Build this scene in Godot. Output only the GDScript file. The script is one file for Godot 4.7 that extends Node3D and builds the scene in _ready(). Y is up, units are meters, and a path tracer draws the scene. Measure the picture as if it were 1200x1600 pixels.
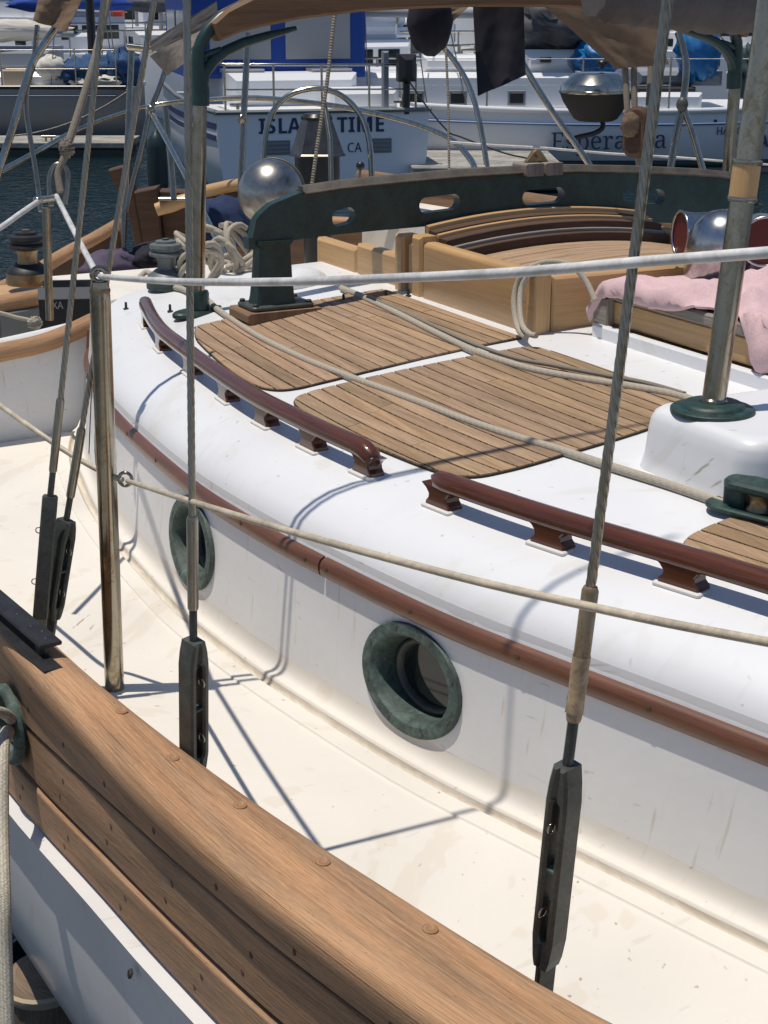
extends Node3D
# A classic wooden-trimmed sailboat in its marina berth, seen from the dock over its side deck.
# World axes are the boat's own: x runs aft, y is up from the water, z runs across to the far side. Metres.

const CENTRE := 2.08
var M = {}
var rng = RandomNumberGenerator.new()

# ------------------------------------------------------------------ mesh building
class Shape:
	var v = PackedVector3Array()
	var n = PackedVector3Array()
	var t = PackedVector2Array()
	var c = PackedColorArray()
	var ix = PackedInt32Array()
	var tint = Color(1, 1, 1)

	func vert(p: Vector3, nn: Vector3, uv: Vector2) -> int:
		v.append(p); n.append(nn); t.append(uv); c.append(tint)
		return v.size() - 1

	func tri(a: int, b: int, d: int) -> void:
		var f = (v[b] - v[a]).cross(v[d] - v[a])
		if f.length_squared() < 1e-16: return
		if f.dot(n[a] + n[b] + n[d]) > 0.0:
			ix.append(a); ix.append(d); ix.append(b)
		else:
			ix.append(a); ix.append(b); ix.append(d)

	# rows of points; side +1 / -1 turns the normal; wrap joins the last column to the first
	func grid(rows: Array, side := 1.0, wrap := false, uv_scale := Vector2(1, 1), uv_at := Vector2.ZERO) -> void:
		var R = rows.size()
		var C: int = rows[0].size()
		var acc = []
		for i in R:
			var a = PackedVector3Array(); a.resize(C); acc.append(a)
		var last = C if wrap else C - 1
		for i in R - 1:
			for j in last:
				var k = (j + 1) % C
				var p: Vector3 = rows[i][j]; var q: Vector3 = rows[i + 1][j]; var r: Vector3 = rows[i][k]; var s: Vector3 = rows[i + 1][k]
				var f = ((s - p).cross(r - q)) * side
				acc[i][j] += f; acc[i + 1][j] += f; acc[i][k] += f; acc[i + 1][k] += f
		var first = v.size()
		var cols = C + 1 if wrap else C
		var lu = 0.0
		for i in R:
			if i > 0: lu += (rows[i][0] - rows[i - 1][0]).length() if (rows[i][0] - rows[i - 1][0]).length() > 0.0 else (rows[i][C / 2] - rows[i - 1][C / 2]).length()
			var lv = 0.0
			for j in cols:
				var jj = j % C
				if j > 0: lv += (rows[i][jj] - rows[i][(j - 1) % C]).length()
				vert(rows[i][jj], acc[i][jj].normalized(), Vector2(lu, lv) * uv_scale + uv_at)
		for i in R - 1:
			for j in cols - 1:
				var a = first + i * cols + j
				tri(a, a + 1, a + cols); tri(a + 1, a + cols + 1, a + cols)

	func frames(path: Array) -> Array:
		var out = []
		var up = Vector3.UP
		var d0: Vector3 = (path[1] - path[0]).normalized()
		if absf(d0.dot(up)) > 0.9: up = Vector3.RIGHT
		var x = up.cross(d0).normalized()
		for i in path.size():
			var d: Vector3
			if i == 0: d = path[1] - path[0]
			elif i == path.size() - 1: d = path[i] - path[i - 1]
			else: d = (path[i + 1] - path[i]).normalized() + (path[i] - path[i - 1]).normalized()
			d = d.normalized()
			x = (x - d * x.dot(d)).normalized()
			out.append([x, d.cross(x)])
		return out

	func tube(path: Array, radius, sides := 8, caps := true, uv_scale := Vector2(1, 1)) -> void:
		var fr = frames(path)
		var rows = []
		for i in path.size():
			var r: float = radius[i] if radius is Array else radius
			var row = []
			for j in sides:
				var a = TAU * j / sides
				row.append(path[i] + (fr[i][0] * cos(a) + fr[i][1] * sin(a)) * r)
			rows.append(row)
		grid(rows, 1.0 if is_out(rows, path) else -1.0, true, uv_scale)
		if caps:
			fan(rows[0], (path[0] - path[1]).normalized()); fan(rows[-1], (path[-1] - path[-2]).normalized())

	func is_out(rows: Array, path: Array) -> bool:
		var p: Vector3 = rows[0][0]; var q: Vector3 = rows[1][0]; var r: Vector3 = rows[0][1]; var s: Vector3 = rows[1][1]
		return ((s - p).cross(r - q)).dot((p + r) * 0.5 - path[0]) > 0.0

	func fan(ring: Array, nn: Vector3, uv := Vector2.ZERO) -> void:
		var m = Vector3.ZERO
		for p in ring: m += p
		m /= ring.size()
		var b = vert(m, nn, uv)
		for p in ring: vert(p, nn, uv + Vector2(p.x + p.z, p.y + p.z))
		for j in ring.size(): tri(b, b + 1 + j, b + 1 + (j + 1) % ring.size())

	# profile: Vector2(radius, height) turned about the y axis of `at`
	func lathe(profile: Array, at: Transform3D, sides := 20) -> void:
		var run = [profile[0]]
		for i in range(1, profile.size()):
			run.append(profile[i])
			var corner = false
			if i < profile.size() - 1:
				corner = (profile[i] - profile[i - 1]).normalized().dot((profile[i + 1] - profile[i]).normalized()) < 0.8
			if corner or i == profile.size() - 1:
				var rows = []
				for q in run:
					var row = []
					for j in sides:
						var a = TAU * j / sides
						row.append(at * Vector3(cos(a) * q.x, q.y, sin(a) * q.x))
					rows.append(row)
				var side = 1.0
				var p0: Vector2 = run[0]; var p1: Vector2 = run[1]
				var d = p1 - p0
				# outward of the profile: to the right when going up
				var out2 = Vector2(d.y, -d.x)
				var e0: Vector3 = rows[0][0] if p0.x > 0.0 else rows[1][0]
				var f: Vector3 = (rows[1][1] - rows[0][0]).cross(rows[0][1] - rows[1][0])
				var want: Vector3 = at.basis * Vector3(out2.x, out2.y, 0)
				if f.dot(want) < 0.0: side = -1.0
				grid(rows, side, true)
				run = [profile[i]]

	# flat outline (Vector2 list) in the plane of `at` (x, y), pushed along its z by depth, with chamfered rims
	func slab(outline: Array, at: Transform3D, depth: float, bevel := 0.0, uv_scale := Vector2(1, 1), smooth := false) -> void:
		var poly = PackedVector2Array(outline)
		if Geometry2D.is_polygon_clockwise(poly): poly.reverse()
		var N = poly.size()
		var inset = PackedVector2Array()
		for i in N:
			var a = (poly[i] - poly[(i + N - 1) % N]).normalized()
			var b = (poly[(i + 1) % N] - poly[i]).normalized()
			var na = Vector2(-a.y, a.x); var nb = Vector2(-b.y, b.x)
			var m = (na + nb)
			m = m.normalized() if m.length() > 0.01 else na
			inset.append(poly[i] + m * bevel / maxf(0.4, m.dot(na)))
		var caps = inset if bevel > 0.0 else poly
		var idx = Geometry2D.triangulate_polygon(caps)
		for s in 2:
			var z = 0.0 if s == 0 else depth
			var nn = at.basis.z.normalized() * (-1.0 if s == 0 else 1.0)
			if depth < 0.0: nn = -nn
			var f = v.size()
			for p in caps: vert(at * Vector3(p.x, p.y, z), nn, p * uv_scale)
			for k in idx.size() / 3: tri(f + idx[3 * k], f + idx[3 * k + 1], f + idx[3 * k + 2])
		var levels = [[0.0, inset], [signf(depth) * bevel, poly], [depth - signf(depth) * bevel, poly], [depth, inset]] if bevel > 0.0 else [[0.0, poly], [depth, poly]]
		for L in levels.size() - 1:
			for i in N:
				var k = (i + 1) % N
				var p0 = at * Vector3(levels[L][1][i].x, levels[L][1][i].y, levels[L][0])
				var p1 = at * Vector3(levels[L][1][k].x, levels[L][1][k].y, levels[L][0])
				var p2 = at * Vector3(levels[L + 1][1][i].x, levels[L + 1][1][i].y, levels[L + 1][0])
				var p3 = at * Vector3(levels[L + 1][1][k].x, levels[L + 1][1][k].y, levels[L + 1][0])
				var fn = (p3 - p0).cross(p2 - p1).normalized()
				var e = poly[k] - poly[i]
				var outw = at.basis * Vector3(e.y, -e.x, 0)
				if fn.dot(outw) < 0.0: fn = -fn
				var fa = fn; var fb = fn
				if smooth and L == (1 if bevel > 0.0 else 0):
					var ea = poly[i] - poly[(i + N - 1) % N]; var eb = poly[(k + 1) % N] - poly[k]
					if ea.normalized().dot(e.normalized()) > 0.7: fa = (outw.normalized() + (at.basis * Vector3(ea.y, -ea.x, 0)).normalized()).normalized()
					if eb.normalized().dot(e.normalized()) > 0.7: fb = (outw.normalized() + (at.basis * Vector3(eb.y, -eb.x, 0)).normalized()).normalized()
				var ul = e.length()
				var f = vert(p0, fa, Vector2(0, levels[L][0]) * uv_scale)
				vert(p1, fb, Vector2(ul, levels[L][0]) * uv_scale); vert(p2, fa, Vector2(0, levels[L + 1][0]) * uv_scale); vert(p3, fb, Vector2(ul, levels[L + 1][0]) * uv_scale)
				tri(f, f + 1, f + 2); tri(f + 1, f + 3, f + 2)

	func box(at: Transform3D, size: Vector3, bevel := 0.003, uv_scale := Vector2(1, 1)) -> void:
		var h = size * 0.5
		slab([Vector2(-h.x, -h.y), Vector2(h.x, -h.y), Vector2(h.x, h.y), Vector2(-h.x, h.y)], at * Transform3D(Basis(), Vector3(0, 0, -h.z)), size.z, minf(bevel, minf(h.x, minf(h.y, h.z)) * 0.8), uv_scale)

	func ball(at: Transform3D, r: Vector3, sides := 16) -> void:
		var rows = []
		for i in sides / 2 + 1:
			var a = PI * i / (sides / 2)
			var row = []
			for j in sides: row.append(at * (Vector3(sin(a) * cos(TAU * j / sides), cos(a), sin(a) * sin(TAU * j / sides)) * r))
			rows.append(row)
		var f: Vector3 = (rows[2][1] - rows[1][0]).cross(rows[1][1] - rows[2][0])
		grid(rows, 1.0 if f.dot(rows[1][0] - at.origin) > 0.0 else -1.0, true)

	func mesh() -> ArrayMesh:
		for i in ix.size() / 3:   # faces turn the way their normals point
			var p = ix[3 * i]; var q = ix[3 * i + 1]; var r = ix[3 * i + 2]
			if (v[q] - v[p]).cross(v[r] - v[p]).dot(n[p] + n[q] + n[r]) > 0.0:
				ix[3 * i + 1] = r; ix[3 * i + 2] = q
		var a = []
		a.resize(Mesh.ARRAY_MAX)
		a[Mesh.ARRAY_VERTEX] = v; a[Mesh.ARRAY_NORMAL] = n; a[Mesh.ARRAY_TEX_UV] = t; a[Mesh.ARRAY_COLOR] = c; a[Mesh.ARRAY_INDEX] = ix
		var m = ArrayMesh.new()
		m.add_surface_from_arrays(Mesh.PRIMITIVE_TRIANGLES, a)
		return m

# ------------------------------------------------------------------ scene tree
var taken = {}

func numbered(called: String) -> String:
	taken[called] = taken.get(called, 0) + 1
	return called if taken[called] == 1 else "%s_%03d" % [called, taken[called] - 1]

func thing(called: String, label: String, category: String, at: Vector3, group := "") -> Node3D:
	var o = Node3D.new()
	o.name = numbered(called); o.position = at
	add_child(o)
	o.set_meta("label", label); o.set_meta("category", category)
	if group: o.set_meta("group", group)
	return o

# shapes are given in world coordinates; a part sits back by its thing's base
func part(parent: Node3D, called: String, s: Shape, m: Material, label := "") -> MeshInstance3D:
	var o = MeshInstance3D.new()
	o.name = called; o.mesh = s.mesh(); o.material_override = m
	o.cast_shadow = GeometryInstance3D.SHADOW_CASTING_SETTING_ON
	if parent == self: o.name = numbered(called)
	parent.add_child(o, true)
	if parent != self and parent.get_parent() == self and not (parent is MeshInstance3D): o.position = -parent.position
	if label: o.set_meta("label", label)
	return o

func single(called: String, label: String, category: String, s: Shape, m: Material, group := "") -> MeshInstance3D:
	var o = part(self, called, s, m, label)
	o.set_meta("category", category)
	if group: o.set_meta("group", group)
	return o

func struct(called: String, s: Shape, m: Material) -> MeshInstance3D:
	var o = part(self, called, s, m)
	o.set_meta("kind", "structure")
	return o

# ------------------------------------------------------------------ small geometry
func table(T: Array, x: float) -> float:
	for i in T.size() - 1:
		if x <= T[i + 1].x:
			var f: float = (x - T[i].x) / (T[i + 1].x - T[i].x)
			var p0: float = T[maxi(i - 1, 0)].y; var p3: float = T[mini(i + 2, T.size() - 1)].y
			if i == 0: p0 = 2 * T[0].y - T[1].y
			if i == T.size() - 2: p3 = 2 * T[-1].y - T[-2].y
			f = clampf(f, -1.0, 1.0)
			var d: float = T[i + 1].x - T[i].x
			var m1: float = (T[i + 1].y - p0) / (T[i + 1].x - (T[i - 1].x if i > 0 else 2 * T[i].x - T[i + 1].x)) * d
			var m2: float = (p3 - T[i].y) / ((T[i + 2].x if i + 2 < T.size() else 2 * T[i + 1].x - T[i].x) - T[i].x) * d
			if f < 0.0: return T[i].y + m1 * f
			return (2 * f * f * f - 3 * f * f + 1) * T[i].y + (f * f * f - 2 * f * f + f) * m1 + (-2 * f * f * f + 3 * f * f) * T[i + 1].y + (f * f * f - f * f) * m2
	return T[-1].y

func V2(list: Array) -> Array:
	var o = []
	for i in list.size() / 2: o.append(Vector2(list[2 * i], list[2 * i + 1]))
	return o

func curve(pts: Array, per := 6) -> Array:
	var out = []
	for i in pts.size() - 1:
		var p0: Vector3 = pts[maxi(i - 1, 0)]; var p1: Vector3 = pts[i]; var p2: Vector3 = pts[i + 1]; var p3: Vector3 = pts[mini(i + 2, pts.size() - 1)]
		for k in per: out.append(p1.cubic_interpolate(p2, p0, p3, float(k) / per))
	out.append(pts[-1])
	return out

func sagged(a: Vector3, b: Vector3, sag: float, n := 16) -> Array:
	var o = []
	for i in n + 1:
		var f = float(i) / n
		o.append(a.lerp(b, f) - Vector3(0, sag * 4.0 * f * (1.0 - f), 0))
	return o

func along(a: Vector3, b: Vector3, hint := Vector3.UP) -> Transform3D:   # y axis from a to b
	var y = (b - a).normalized()
	if absf(y.dot(hint)) > 0.98: hint = Vector3.BACK if absf(y.dot(Vector3.BACK)) < 0.9 else Vector3.RIGHT
	var x = hint.cross(y).normalized()
	return Transform3D(Basis(x, y, x.cross(y)), a)

func spot(p: Vector3, yaw := 0.0) -> Transform3D:
	return Transform3D(Basis(Vector3.UP, yaw), p)

func oval(a: float, b: float, n := 28) -> Array:
	var o = []
	for i in n: o.append(Vector2(a * cos(TAU * i / n), b * sin(TAU * i / n)))
	return o

func rounded(w: float, h: float, r: float, n := 5) -> Array:
	var o = []
	for q in 4:
		var cx = (w * 0.5 - r) * (1 if q == 0 or q == 3 else -1)
		var cy = (h * 0.5 - r) * (1 if q < 2 else -1)
		for i in n + 1:
			var a = PI * 0.5 * (q + float(i) / n)
			o.append(Vector2(cx + r * cos(a), cy + r * sin(a)))
	return o

# ------------------------------------------------------------------ textures and materials
func field(w: int, h: int, seed_: int, f: Callable) -> ImageTexture:
	var d = PackedByteArray()
	d.resize(w * h * 3)
	var no = FastNoiseLite.new()
	no.seed = seed_; no.frequency = 1.0; no.noise_type = FastNoiseLite.TYPE_SIMPLEX_SMOOTH
	no.fractal_octaves = 3
	var k = 0
	for y in h:
		for x in w:
			var col: Color = f.call(no, float(x) / w, float(y) / h)
			d[k] = clampi(int(col.r * 255.0), 0, 255); d[k + 1] = clampi(int(col.g * 255.0), 0, 255); d[k + 2] = clampi(int(col.b * 255.0), 0, 255)
			k += 3
	return ImageTexture.create_from_image(Image.create_from_data(w, h, false, Image.FORMAT_RGB8, d))

# noise that repeats over 0..1 in both directions
func tiled(no: FastNoiseLite, u: float, v: float, fu: float, fv: float, z := 0.0) -> float:
	return no.get_noise_3d(cos(u * TAU) * fu / TAU + 7.0 + sin(v * TAU) * fv / TAU * 0.61, sin(u * TAU) * fu / TAU + cos(v * TAU) * fv / TAU, sin(v * TAU) * fv / TAU * 0.79 + z)

func lin(r: float, g: float, b: float) -> Color:
	return Color(r, g, b).linear_to_srgb()

func mat(called: String, col: Color, rough := 0.5, metal := 0.0) -> StandardMaterial3D:
	var m = StandardMaterial3D.new()
	m.resource_name = called
	m.albedo_color = col; m.roughness = rough; m.metallic = metal
	m.cull_mode = BaseMaterial3D.CULL_DISABLED
	M[called] = m
	return m

func textured(m: StandardMaterial3D, tex: Texture2D, scale: Vector3, triplanar := true, bump: Texture2D = null, bump_scale := 1.0) -> StandardMaterial3D:
	m.albedo_texture = tex
	m.uv1_scale = scale
	m.uv1_triplanar = triplanar; m.uv1_world_triplanar = triplanar
	if bump:
		m.normal_enabled = true; m.normal_texture = bump; m.normal_scale = bump_scale
	return m

func bump_of(tex: ImageTexture, strength: float) -> ImageTexture:
	var im = tex.get_image().duplicate()
	im.bump_map_to_normal_map(strength)
	return ImageTexture.create_from_image(im)

func make_materials() -> void:
	# wood: u along the grain (one unit = one metre of grain), v across
	var grain = field(512, 512, 3, func(no, u, v):
		var w: float = tiled(no, u, v, 2.0, 5.0) * 0.9
		var g: float = tiled(no, u, v + w * 0.02, 5.0, 150.0, 4.0)
		var f: float = tiled(no, u, v, 26.0, 330.0, 9.0)
		var big: float = tiled(no, u, v, 3.0, 9.0, 2.0)
		var s: float = 0.86 + 0.17 * g + 0.15 * f + 0.12 * big
		var q: float = clampf(s, 0.25, 1.0)
		return Color(q, q * (0.94 + 0.05 * q), q * (0.86 + 0.12 * q)))
	var grain_bump = bump_of(grain, 3.0)
	# bleached teak: brown and silver-grey patches, dark checks along the grain
	var bleached = field(1024, 512, 5, func(no, u, v):
		var w: float = tiled(no, u, v, 2.0, 4.0)
		var g: float = tiled(no, u, v + w * 0.015, 7.0, 170.0, 4.0)
		var f: float = tiled(no, u, v, 40.0, 400.0, 9.0)
		var grey: float = clampf(0.42 + 0.8 * tiled(no, u, v, 3.0, 9.0, 2.0) + 0.25 * g, 0.0, 1.0)
		var check: float = clampf((tiled(no, u, v, 3.5, 190.0, 14.0) - 0.46) * 1.6, 0.0, 0.30)
		var speck: float = clampf((tiled(no, u, v, 60.0, 120.0, 18.0) - 0.62) * 2.0, 0.0, 0.3)
		var s: float = clampf(0.88 + 0.20 * g + 0.14 * f + 0.16 * tiled(no, u, v, 2.0, 6.0, 22.0) - check - speck, 0.2, 1.0)
		var br = Color(0.94, 0.80, 0.675); var gr = Color(0.85, 0.775, 0.70)
		return br.lerp(gr, grey) * s)
	var bleached_bump = bump_of(bleached, 4.0)
	var blotch = field(512, 512, 11, func(no, u, v):
		var a: float = tiled(no, u, v, 3.0, 3.0)
		var b: float = tiled(no, u, v, 14.0, 14.0, 3.0)
		var c: float = tiled(no, u, v, 70.0, 70.0, 5.0)
		var q: float = clampf(0.86 + 0.18 * a + 0.14 * b + 0.10 * c, 0.2, 1.0)
		return Color(q, q, q))
	var blotch_bump = bump_of(blotch, 2.0)
	# paint with faint stains, scuffs and specks
	var scuffs = field(1024, 1024, 21, func(no, u, v):
		var a: float = tiled(no, u, v, 3.0, 3.0)
		var b: float = tiled(no, u, v, 12.0, 12.0, 3.0)
		var c: float = tiled(no, u, v, 46.0, 60.0, 5.0)
		var e: float = tiled(no, u, v, 34.0, 8.0, 12.0)
		var q = 0.975 + 0.03 * a
		var stain: float = clampf((b - 0.36) * 0.8, 0.0, 0.08)
		var speck: float = clampf((c - 0.60) * 3.0, 0.0, 0.42)
		var streak: float = clampf((e - 0.55) * 0.8, 0.0, 0.06)
		return Color(q - stain * 0.28 - speck * 0.6 - streak * 0.6, q - stain * 0.38 - speck * 0.7 - streak * 0.62, q - stain * 0.60 - speck * 0.85 - streak * 0.64))
	# cabin side: faint runs below fittings, scuffs, dull patches
	var runs = field(1024, 512, 27, func(no, u, v):
		var a: float = tiled(no, u, v, 4.0, 3.0)
		var run: float = clampf((tiled(no, u, v, 90.0, 5.0, 3.0) - 0.42) * 0.9, 0.0, 0.16) * clampf(0.5 + 1.4 * tiled(no, u, v, 9.0, 4.0, 7.0), 0.0, 1.0)
		var fine: float = tiled(no, u, v, 60.0, 60.0, 9.0)
		var scuff: float = clampf((tiled(no, u, v, 30.0, 46.0, 13.0) - 0.58) * 1.6, 0.0, 0.3)
		var q = 0.965 + 0.035 * a + 0.012 * fine
		return Color(q - run * 0.55 - scuff * 0.6, q - run * 0.75 - scuff * 0.66, q - run * 1.1 - scuff * 0.75))
	var grime = field(512, 512, 25, func(no, u, v):
		var a: float = tiled(no, u, v, 14.0, 14.0)
		var b: float = tiled(no, u, v, 60.0, 60.0, 3.0)
		var q: float = clampf(0.26 + 0.35 * a + 0.2 * b, 0.0, 0.45)
		return Color(1.0 - 0.34 * q, 1.0 - 0.40 * q, 1.0 - 0.50 * q))
	var patina = field(512, 512, 31, func(no, u, v):
		var a: float = tiled(no, u, v, 6.0, 6.0)
		var b: float = tiled(no, u, v, 26.0, 26.0, 3.0)
		var c: float = tiled(no, u, v, 90.0, 90.0, 3.0)
		var q: float = clampf(0.5 + 0.6 * a + 0.35 * b, 0.0, 1.0)
		var k = 0.75 + 0.25 * c
		return Color((0.32 + 0.38 * q) * k, (0.36 + 0.44 * q) * k, (0.36 + 0.40 * q) * k))
	var rust = field(512, 512, 41, func(no, u, v):
		var a: float = tiled(no, u, v, 9.0, 4.0)
		var b: float = tiled(no, u, v, 40.0, 30.0, 3.0)
		var q: float = clampf((a * 0.6 + b * 0.4), 0.0, 0.35)
		return Color(0.93 - 0.45 * q, 0.92 - 0.60 * q, 0.88 - 0.80 * q))
	var weave = field(256, 256, 51, func(no, u, v):
		var a: float = sin(u * TAU * 32.0) * sin(v * TAU * 32.0)
		var b: float = tiled(no, u, v, 5.0, 5.0)
		var q: float = clampf(0.84 + 0.10 * a + 0.08 * b, 0.2, 1.0)
		return Color(q, q, q))
	var terry = field(512, 512, 53, func(no, u, v):
		var a: float = tiled(no, u, v, 120.0, 120.0)
		var b: float = tiled(no, u, v, 9.0, 9.0, 2.0)
		var q: float = clampf(0.90 + 0.20 * a + 0.04 * b, 0.2, 1.0)
		return Color(q, q, q))
	# plait of a braided rope: u along, v round
	var plait = field(256, 128, 61, func(no, u, v):
		var a: float = absf(sin((u * 16.0 + v * 4.0) * PI)) * absf(sin((u * 16.0 - v * 4.0) * PI))
		var b: float = tiled(no, u, v, 8.0, 8.0)
		var q: float = clampf(0.62 + 0.42 * a + 0.16 * b, 0.2, 1.0)
		return Color(q, q * 0.985, q * 0.95))
	var plait_bump = bump_of(plait, 6.0)
	M.grain = grain; M.blotch = blotch

	textured(mat("cap_teak", lin(0.66, 0.505, 0.36), 0.82), bleached, Vector3(1.0, 3.4, 1), false, bleached_bump, 0.7)
	textured(mat("strake_teak", lin(0.52, 0.42, 0.32), 0.85), bleached, Vector3(1.1, 3.0, 1), false, bleached_bump, 0.9)
	var dt = textured(mat("deck_teak", lin(0.50, 0.345, 0.22), 0.82), grain, Vector3(1.6, 6.0, 1), false, grain_bump, 0.6)
	dt.vertex_color_use_as_albedo = true
	var vr = textured(mat("varnish", lin(0.135, 0.042, 0.018), 0.3), grain, Vector3(1.6, 7.0, 1), false)
	vr.metallic_specular = 0.3; vr.clearcoat_enabled = true; vr.clearcoat = 0.9; vr.clearcoat_roughness = 0.08
	var tt = textured(mat("trim_teak", lin(0.185, 0.068, 0.030), 0.5), grain, Vector3(1.6, 7.0, 1), false)
	tt.clearcoat_enabled = true; tt.clearcoat = 0.5; tt.clearcoat_roughness = 0.25
	var soft = field(512, 256, 8, func(no, u, v):
		var q: float = clampf(0.93 + 0.09 * tiled(no, u, v, 4.0, 90.0) + 0.07 * tiled(no, u, v, 2.0, 7.0, 3.0) + 0.05 * tiled(no, u, v, 20.0, 200.0, 6.0), 0.3, 1.0)
		return Color(q, q * (0.96 + 0.04 * q), q * (0.92 + 0.08 * q)))
	var bt = textured(mat("bright_teak", lin(0.62, 0.38, 0.165), 0.55), soft, Vector3(1.3, 6.0, 1), false)
	bt.clearcoat_enabled = true; bt.clearcoat = 0.4; bt.clearcoat_roughness = 0.3
	textured(mat("old_teak", lin(0.30, 0.19, 0.11), 0.8), grain, Vector3(1.3, 5.0, 1), false, grain_bump, 0.8)
	textured(mat("dark_teak", lin(0.115, 0.062, 0.036), 0.8), grain, Vector3(1.3, 5.0, 1), false)
	textured(mat("beam_wood", lin(0.26, 0.15, 0.075), 0.7), grain, Vector3(1.3, 6.0, 1), false)
	textured(mat("track_bronze", lin(0.17, 0.15, 0.125), 0.5, 0.5), blotch, Vector3(12, 12, 12), true)
	textured(mat("grey_wood", lin(0.33, 0.30, 0.27), 0.85), grain, Vector3(1.3, 5.0, 1), false, grain_bump, 0.8)
	textured(mat("plug_teak", lin(0.46, 0.26, 0.135), 0.75), grain, Vector3(3, 9, 1), false)
	mat("caulk", lin(0.012, 0.011, 0.010), 0.75)
	textured(mat("gelcoat", lin(0.79, 0.80, 0.815), 0.36), scuffs, Vector3(0.9, 0.9, 0.9), true, blotch_bump, 0.12)
	textured(mat("cabin_paint", lin(0.78, 0.78, 0.77), 0.42), runs, Vector3(0.7, 1.4, 0.7), true, blotch_bump, 0.2)
	textured(mat("grimy_paint", lin(0.74, 0.70, 0.63), 0.8), grime, Vector3(0.8, 5, 5), true)
	textured(mat("deck_paint", lin(0.77, 0.73, 0.66), 0.75), scuffs, Vector3(1.0, 1.0, 1.0), true, blotch_bump, 0.25)
	textured(mat("hull_paint", lin(0.76, 0.76, 0.76), 0.22), scuffs, Vector3(0.8, 0.8, 0.8), true)
	mat("bedding", lin(0.72, 0.70, 0.66), 0.6)
	textured(mat("verdigris", lin(0.52, 0.60, 0.57), 0.65, 0.1), patina, Vector3(7, 7, 7), true, blotch_bump, 0.5)
	textured(mat("dark_bronze", lin(0.11, 0.12, 0.105), 0.5, 0.35), blotch, Vector3(14, 14, 14), true, blotch_bump, 0.4)
	textured(mat("green_paint", lin(0.020, 0.058, 0.052), 0.38), blotch, Vector3(7, 7, 7), true, blotch_bump, 0.15)
	textured(mat("worn_green", lin(0.12, 0.26, 0.235), 0.5), patina, Vector3(7, 7, 7), true)
	textured(mat("brass", lin(0.40, 0.29, 0.16), 0.4, 0.8), blotch, Vector3(12, 12, 12), true)
	textured(mat("steel", lin(0.44, 0.41, 0.36), 0.2, 1.0), rust, Vector3(5, 5, 5), true)
	textured(mat("bright_steel", lin(0.60, 0.585, 0.55), 0.16, 1.0), rust, Vector3(4, 4, 4), true)
	textured(mat("spun_steel", lin(0.60, 0.60, 0.60), 0.25, 1.0), blotch, Vector3(5, 5, 5), true)
	textured(mat("wire_steel", lin(0.40, 0.385, 0.36), 0.28, 0.95), rust, Vector3(14, 3, 14), true)
	textured(mat("taped_steel", lin(0.40, 0.33, 0.25), 0.55, 0.4), rust, Vector3(16, 9, 16), true)
	textured(mat("black_iron", lin(0.035, 0.036, 0.04), 0.5, 0.4), blotch, Vector3(14, 14, 14), true, blotch_bump, 1.0)
	textured(mat("white_vinyl", lin(0.80, 0.79, 0.77), 0.38), blotch, Vector3(3, 3, 3), true)
	textured(mat("aged_vinyl", lin(0.70, 0.60, 0.45), 0.45), blotch, Vector3(6, 6, 6), true)
	textured(mat("rope", lin(0.72, 0.665, 0.575), 0.9), plait, Vector3(7, 1, 1), false, plait_bump, 1.2)
	textured(mat("grey_rope", lin(0.40, 0.36, 0.31), 0.9), plait, Vector3(8, 1, 1), false, plait_bump, 1.2)
	textured(mat("mooring_rope", lin(0.90, 0.86, 0.76), 0.95), plait, Vector3(5.5, 1, 1), false, plait_bump, 1.8)
	var tw = textured(mat("pink_terry", lin(0.82, 0.575, 0.59), 1.0), terry, Vector3(6, 6, 6), true, bump_of(terry, 6.0), 0.5)
	tw.rim_enabled = true; tw.rim = 0.3
	textured(mat("navy_cloth", lin(0.022, 0.022, 0.035), 0.95), weave, Vector3(4, 4, 4), true)
	textured(mat("grey_canvas", lin(0.17, 0.16, 0.155), 0.95), weave, Vector3(6, 6, 6), true)
	textured(mat("tan_canvas", lin(0.25, 0.17, 0.11), 0.95), weave, Vector3(6, 6, 6), true)
	textured(mat("blue_cloth", lin(0.02, 0.045, 0.13), 0.9), weave, Vector3(4, 4, 4), true)
	textured(mat("purple_cloth", lin(0.14, 0.11, 0.17), 0.95), weave, Vector3(4, 4, 4), true)
	mat("black_plastic", lin(0.015, 0.015, 0.016), 0.35)
	mat("soot", lin(0.010, 0.010, 0.010), 0.7)
	mat("dark_glass", lin(0.012, 0.016, 0.016), 0.06)
	mat("red_paint", lin(0.10, 0.008, 0.008), 0.5)
	mat("white_paint", lin(0.78, 0.79, 0.80), 0.35)
	mat("grey_paint", lin(0.17, 0.185, 0.19), 0.35)
	mat("far_grey", lin(0.24, 0.26, 0.29), 0.8)
	mat("canvas_blue", lin(0.012, 0.055, 0.28), 0.85)
	mat("stripe_blue", lin(0.01, 0.025, 0.12), 0.4)
	mat("letter_blue", lin(0.012, 0.03, 0.09), 0.4)
	textured(mat("tarp_blue", lin(0.02, 0.24, 0.62), 0.45), weave, Vector3(1, 1, 1), true)
	textured(mat("sail_blue", lin(0.04, 0.11, 0.25), 0.9), blotch, Vector3(1.5, 1.5, 1.5), true)
	mat("sailcloth", lin(0.62, 0.59, 0.53), 0.9)
	mat("clear_vinyl", lin(0.30, 0.31, 0.32), 0.12)
	mat("orange", lin(0.60, 0.07, 0.02), 0.5)
	mat("tan_stuff", lin(0.45, 0.36, 0.25), 0.8)
	mat("fender_green", lin(0.012, 0.03, 0.03), 0.4)
	textured(mat("dock_grey", lin(0.42, 0.40, 0.36), 0.9), blotch, Vector3(1, 1, 1), true)
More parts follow.
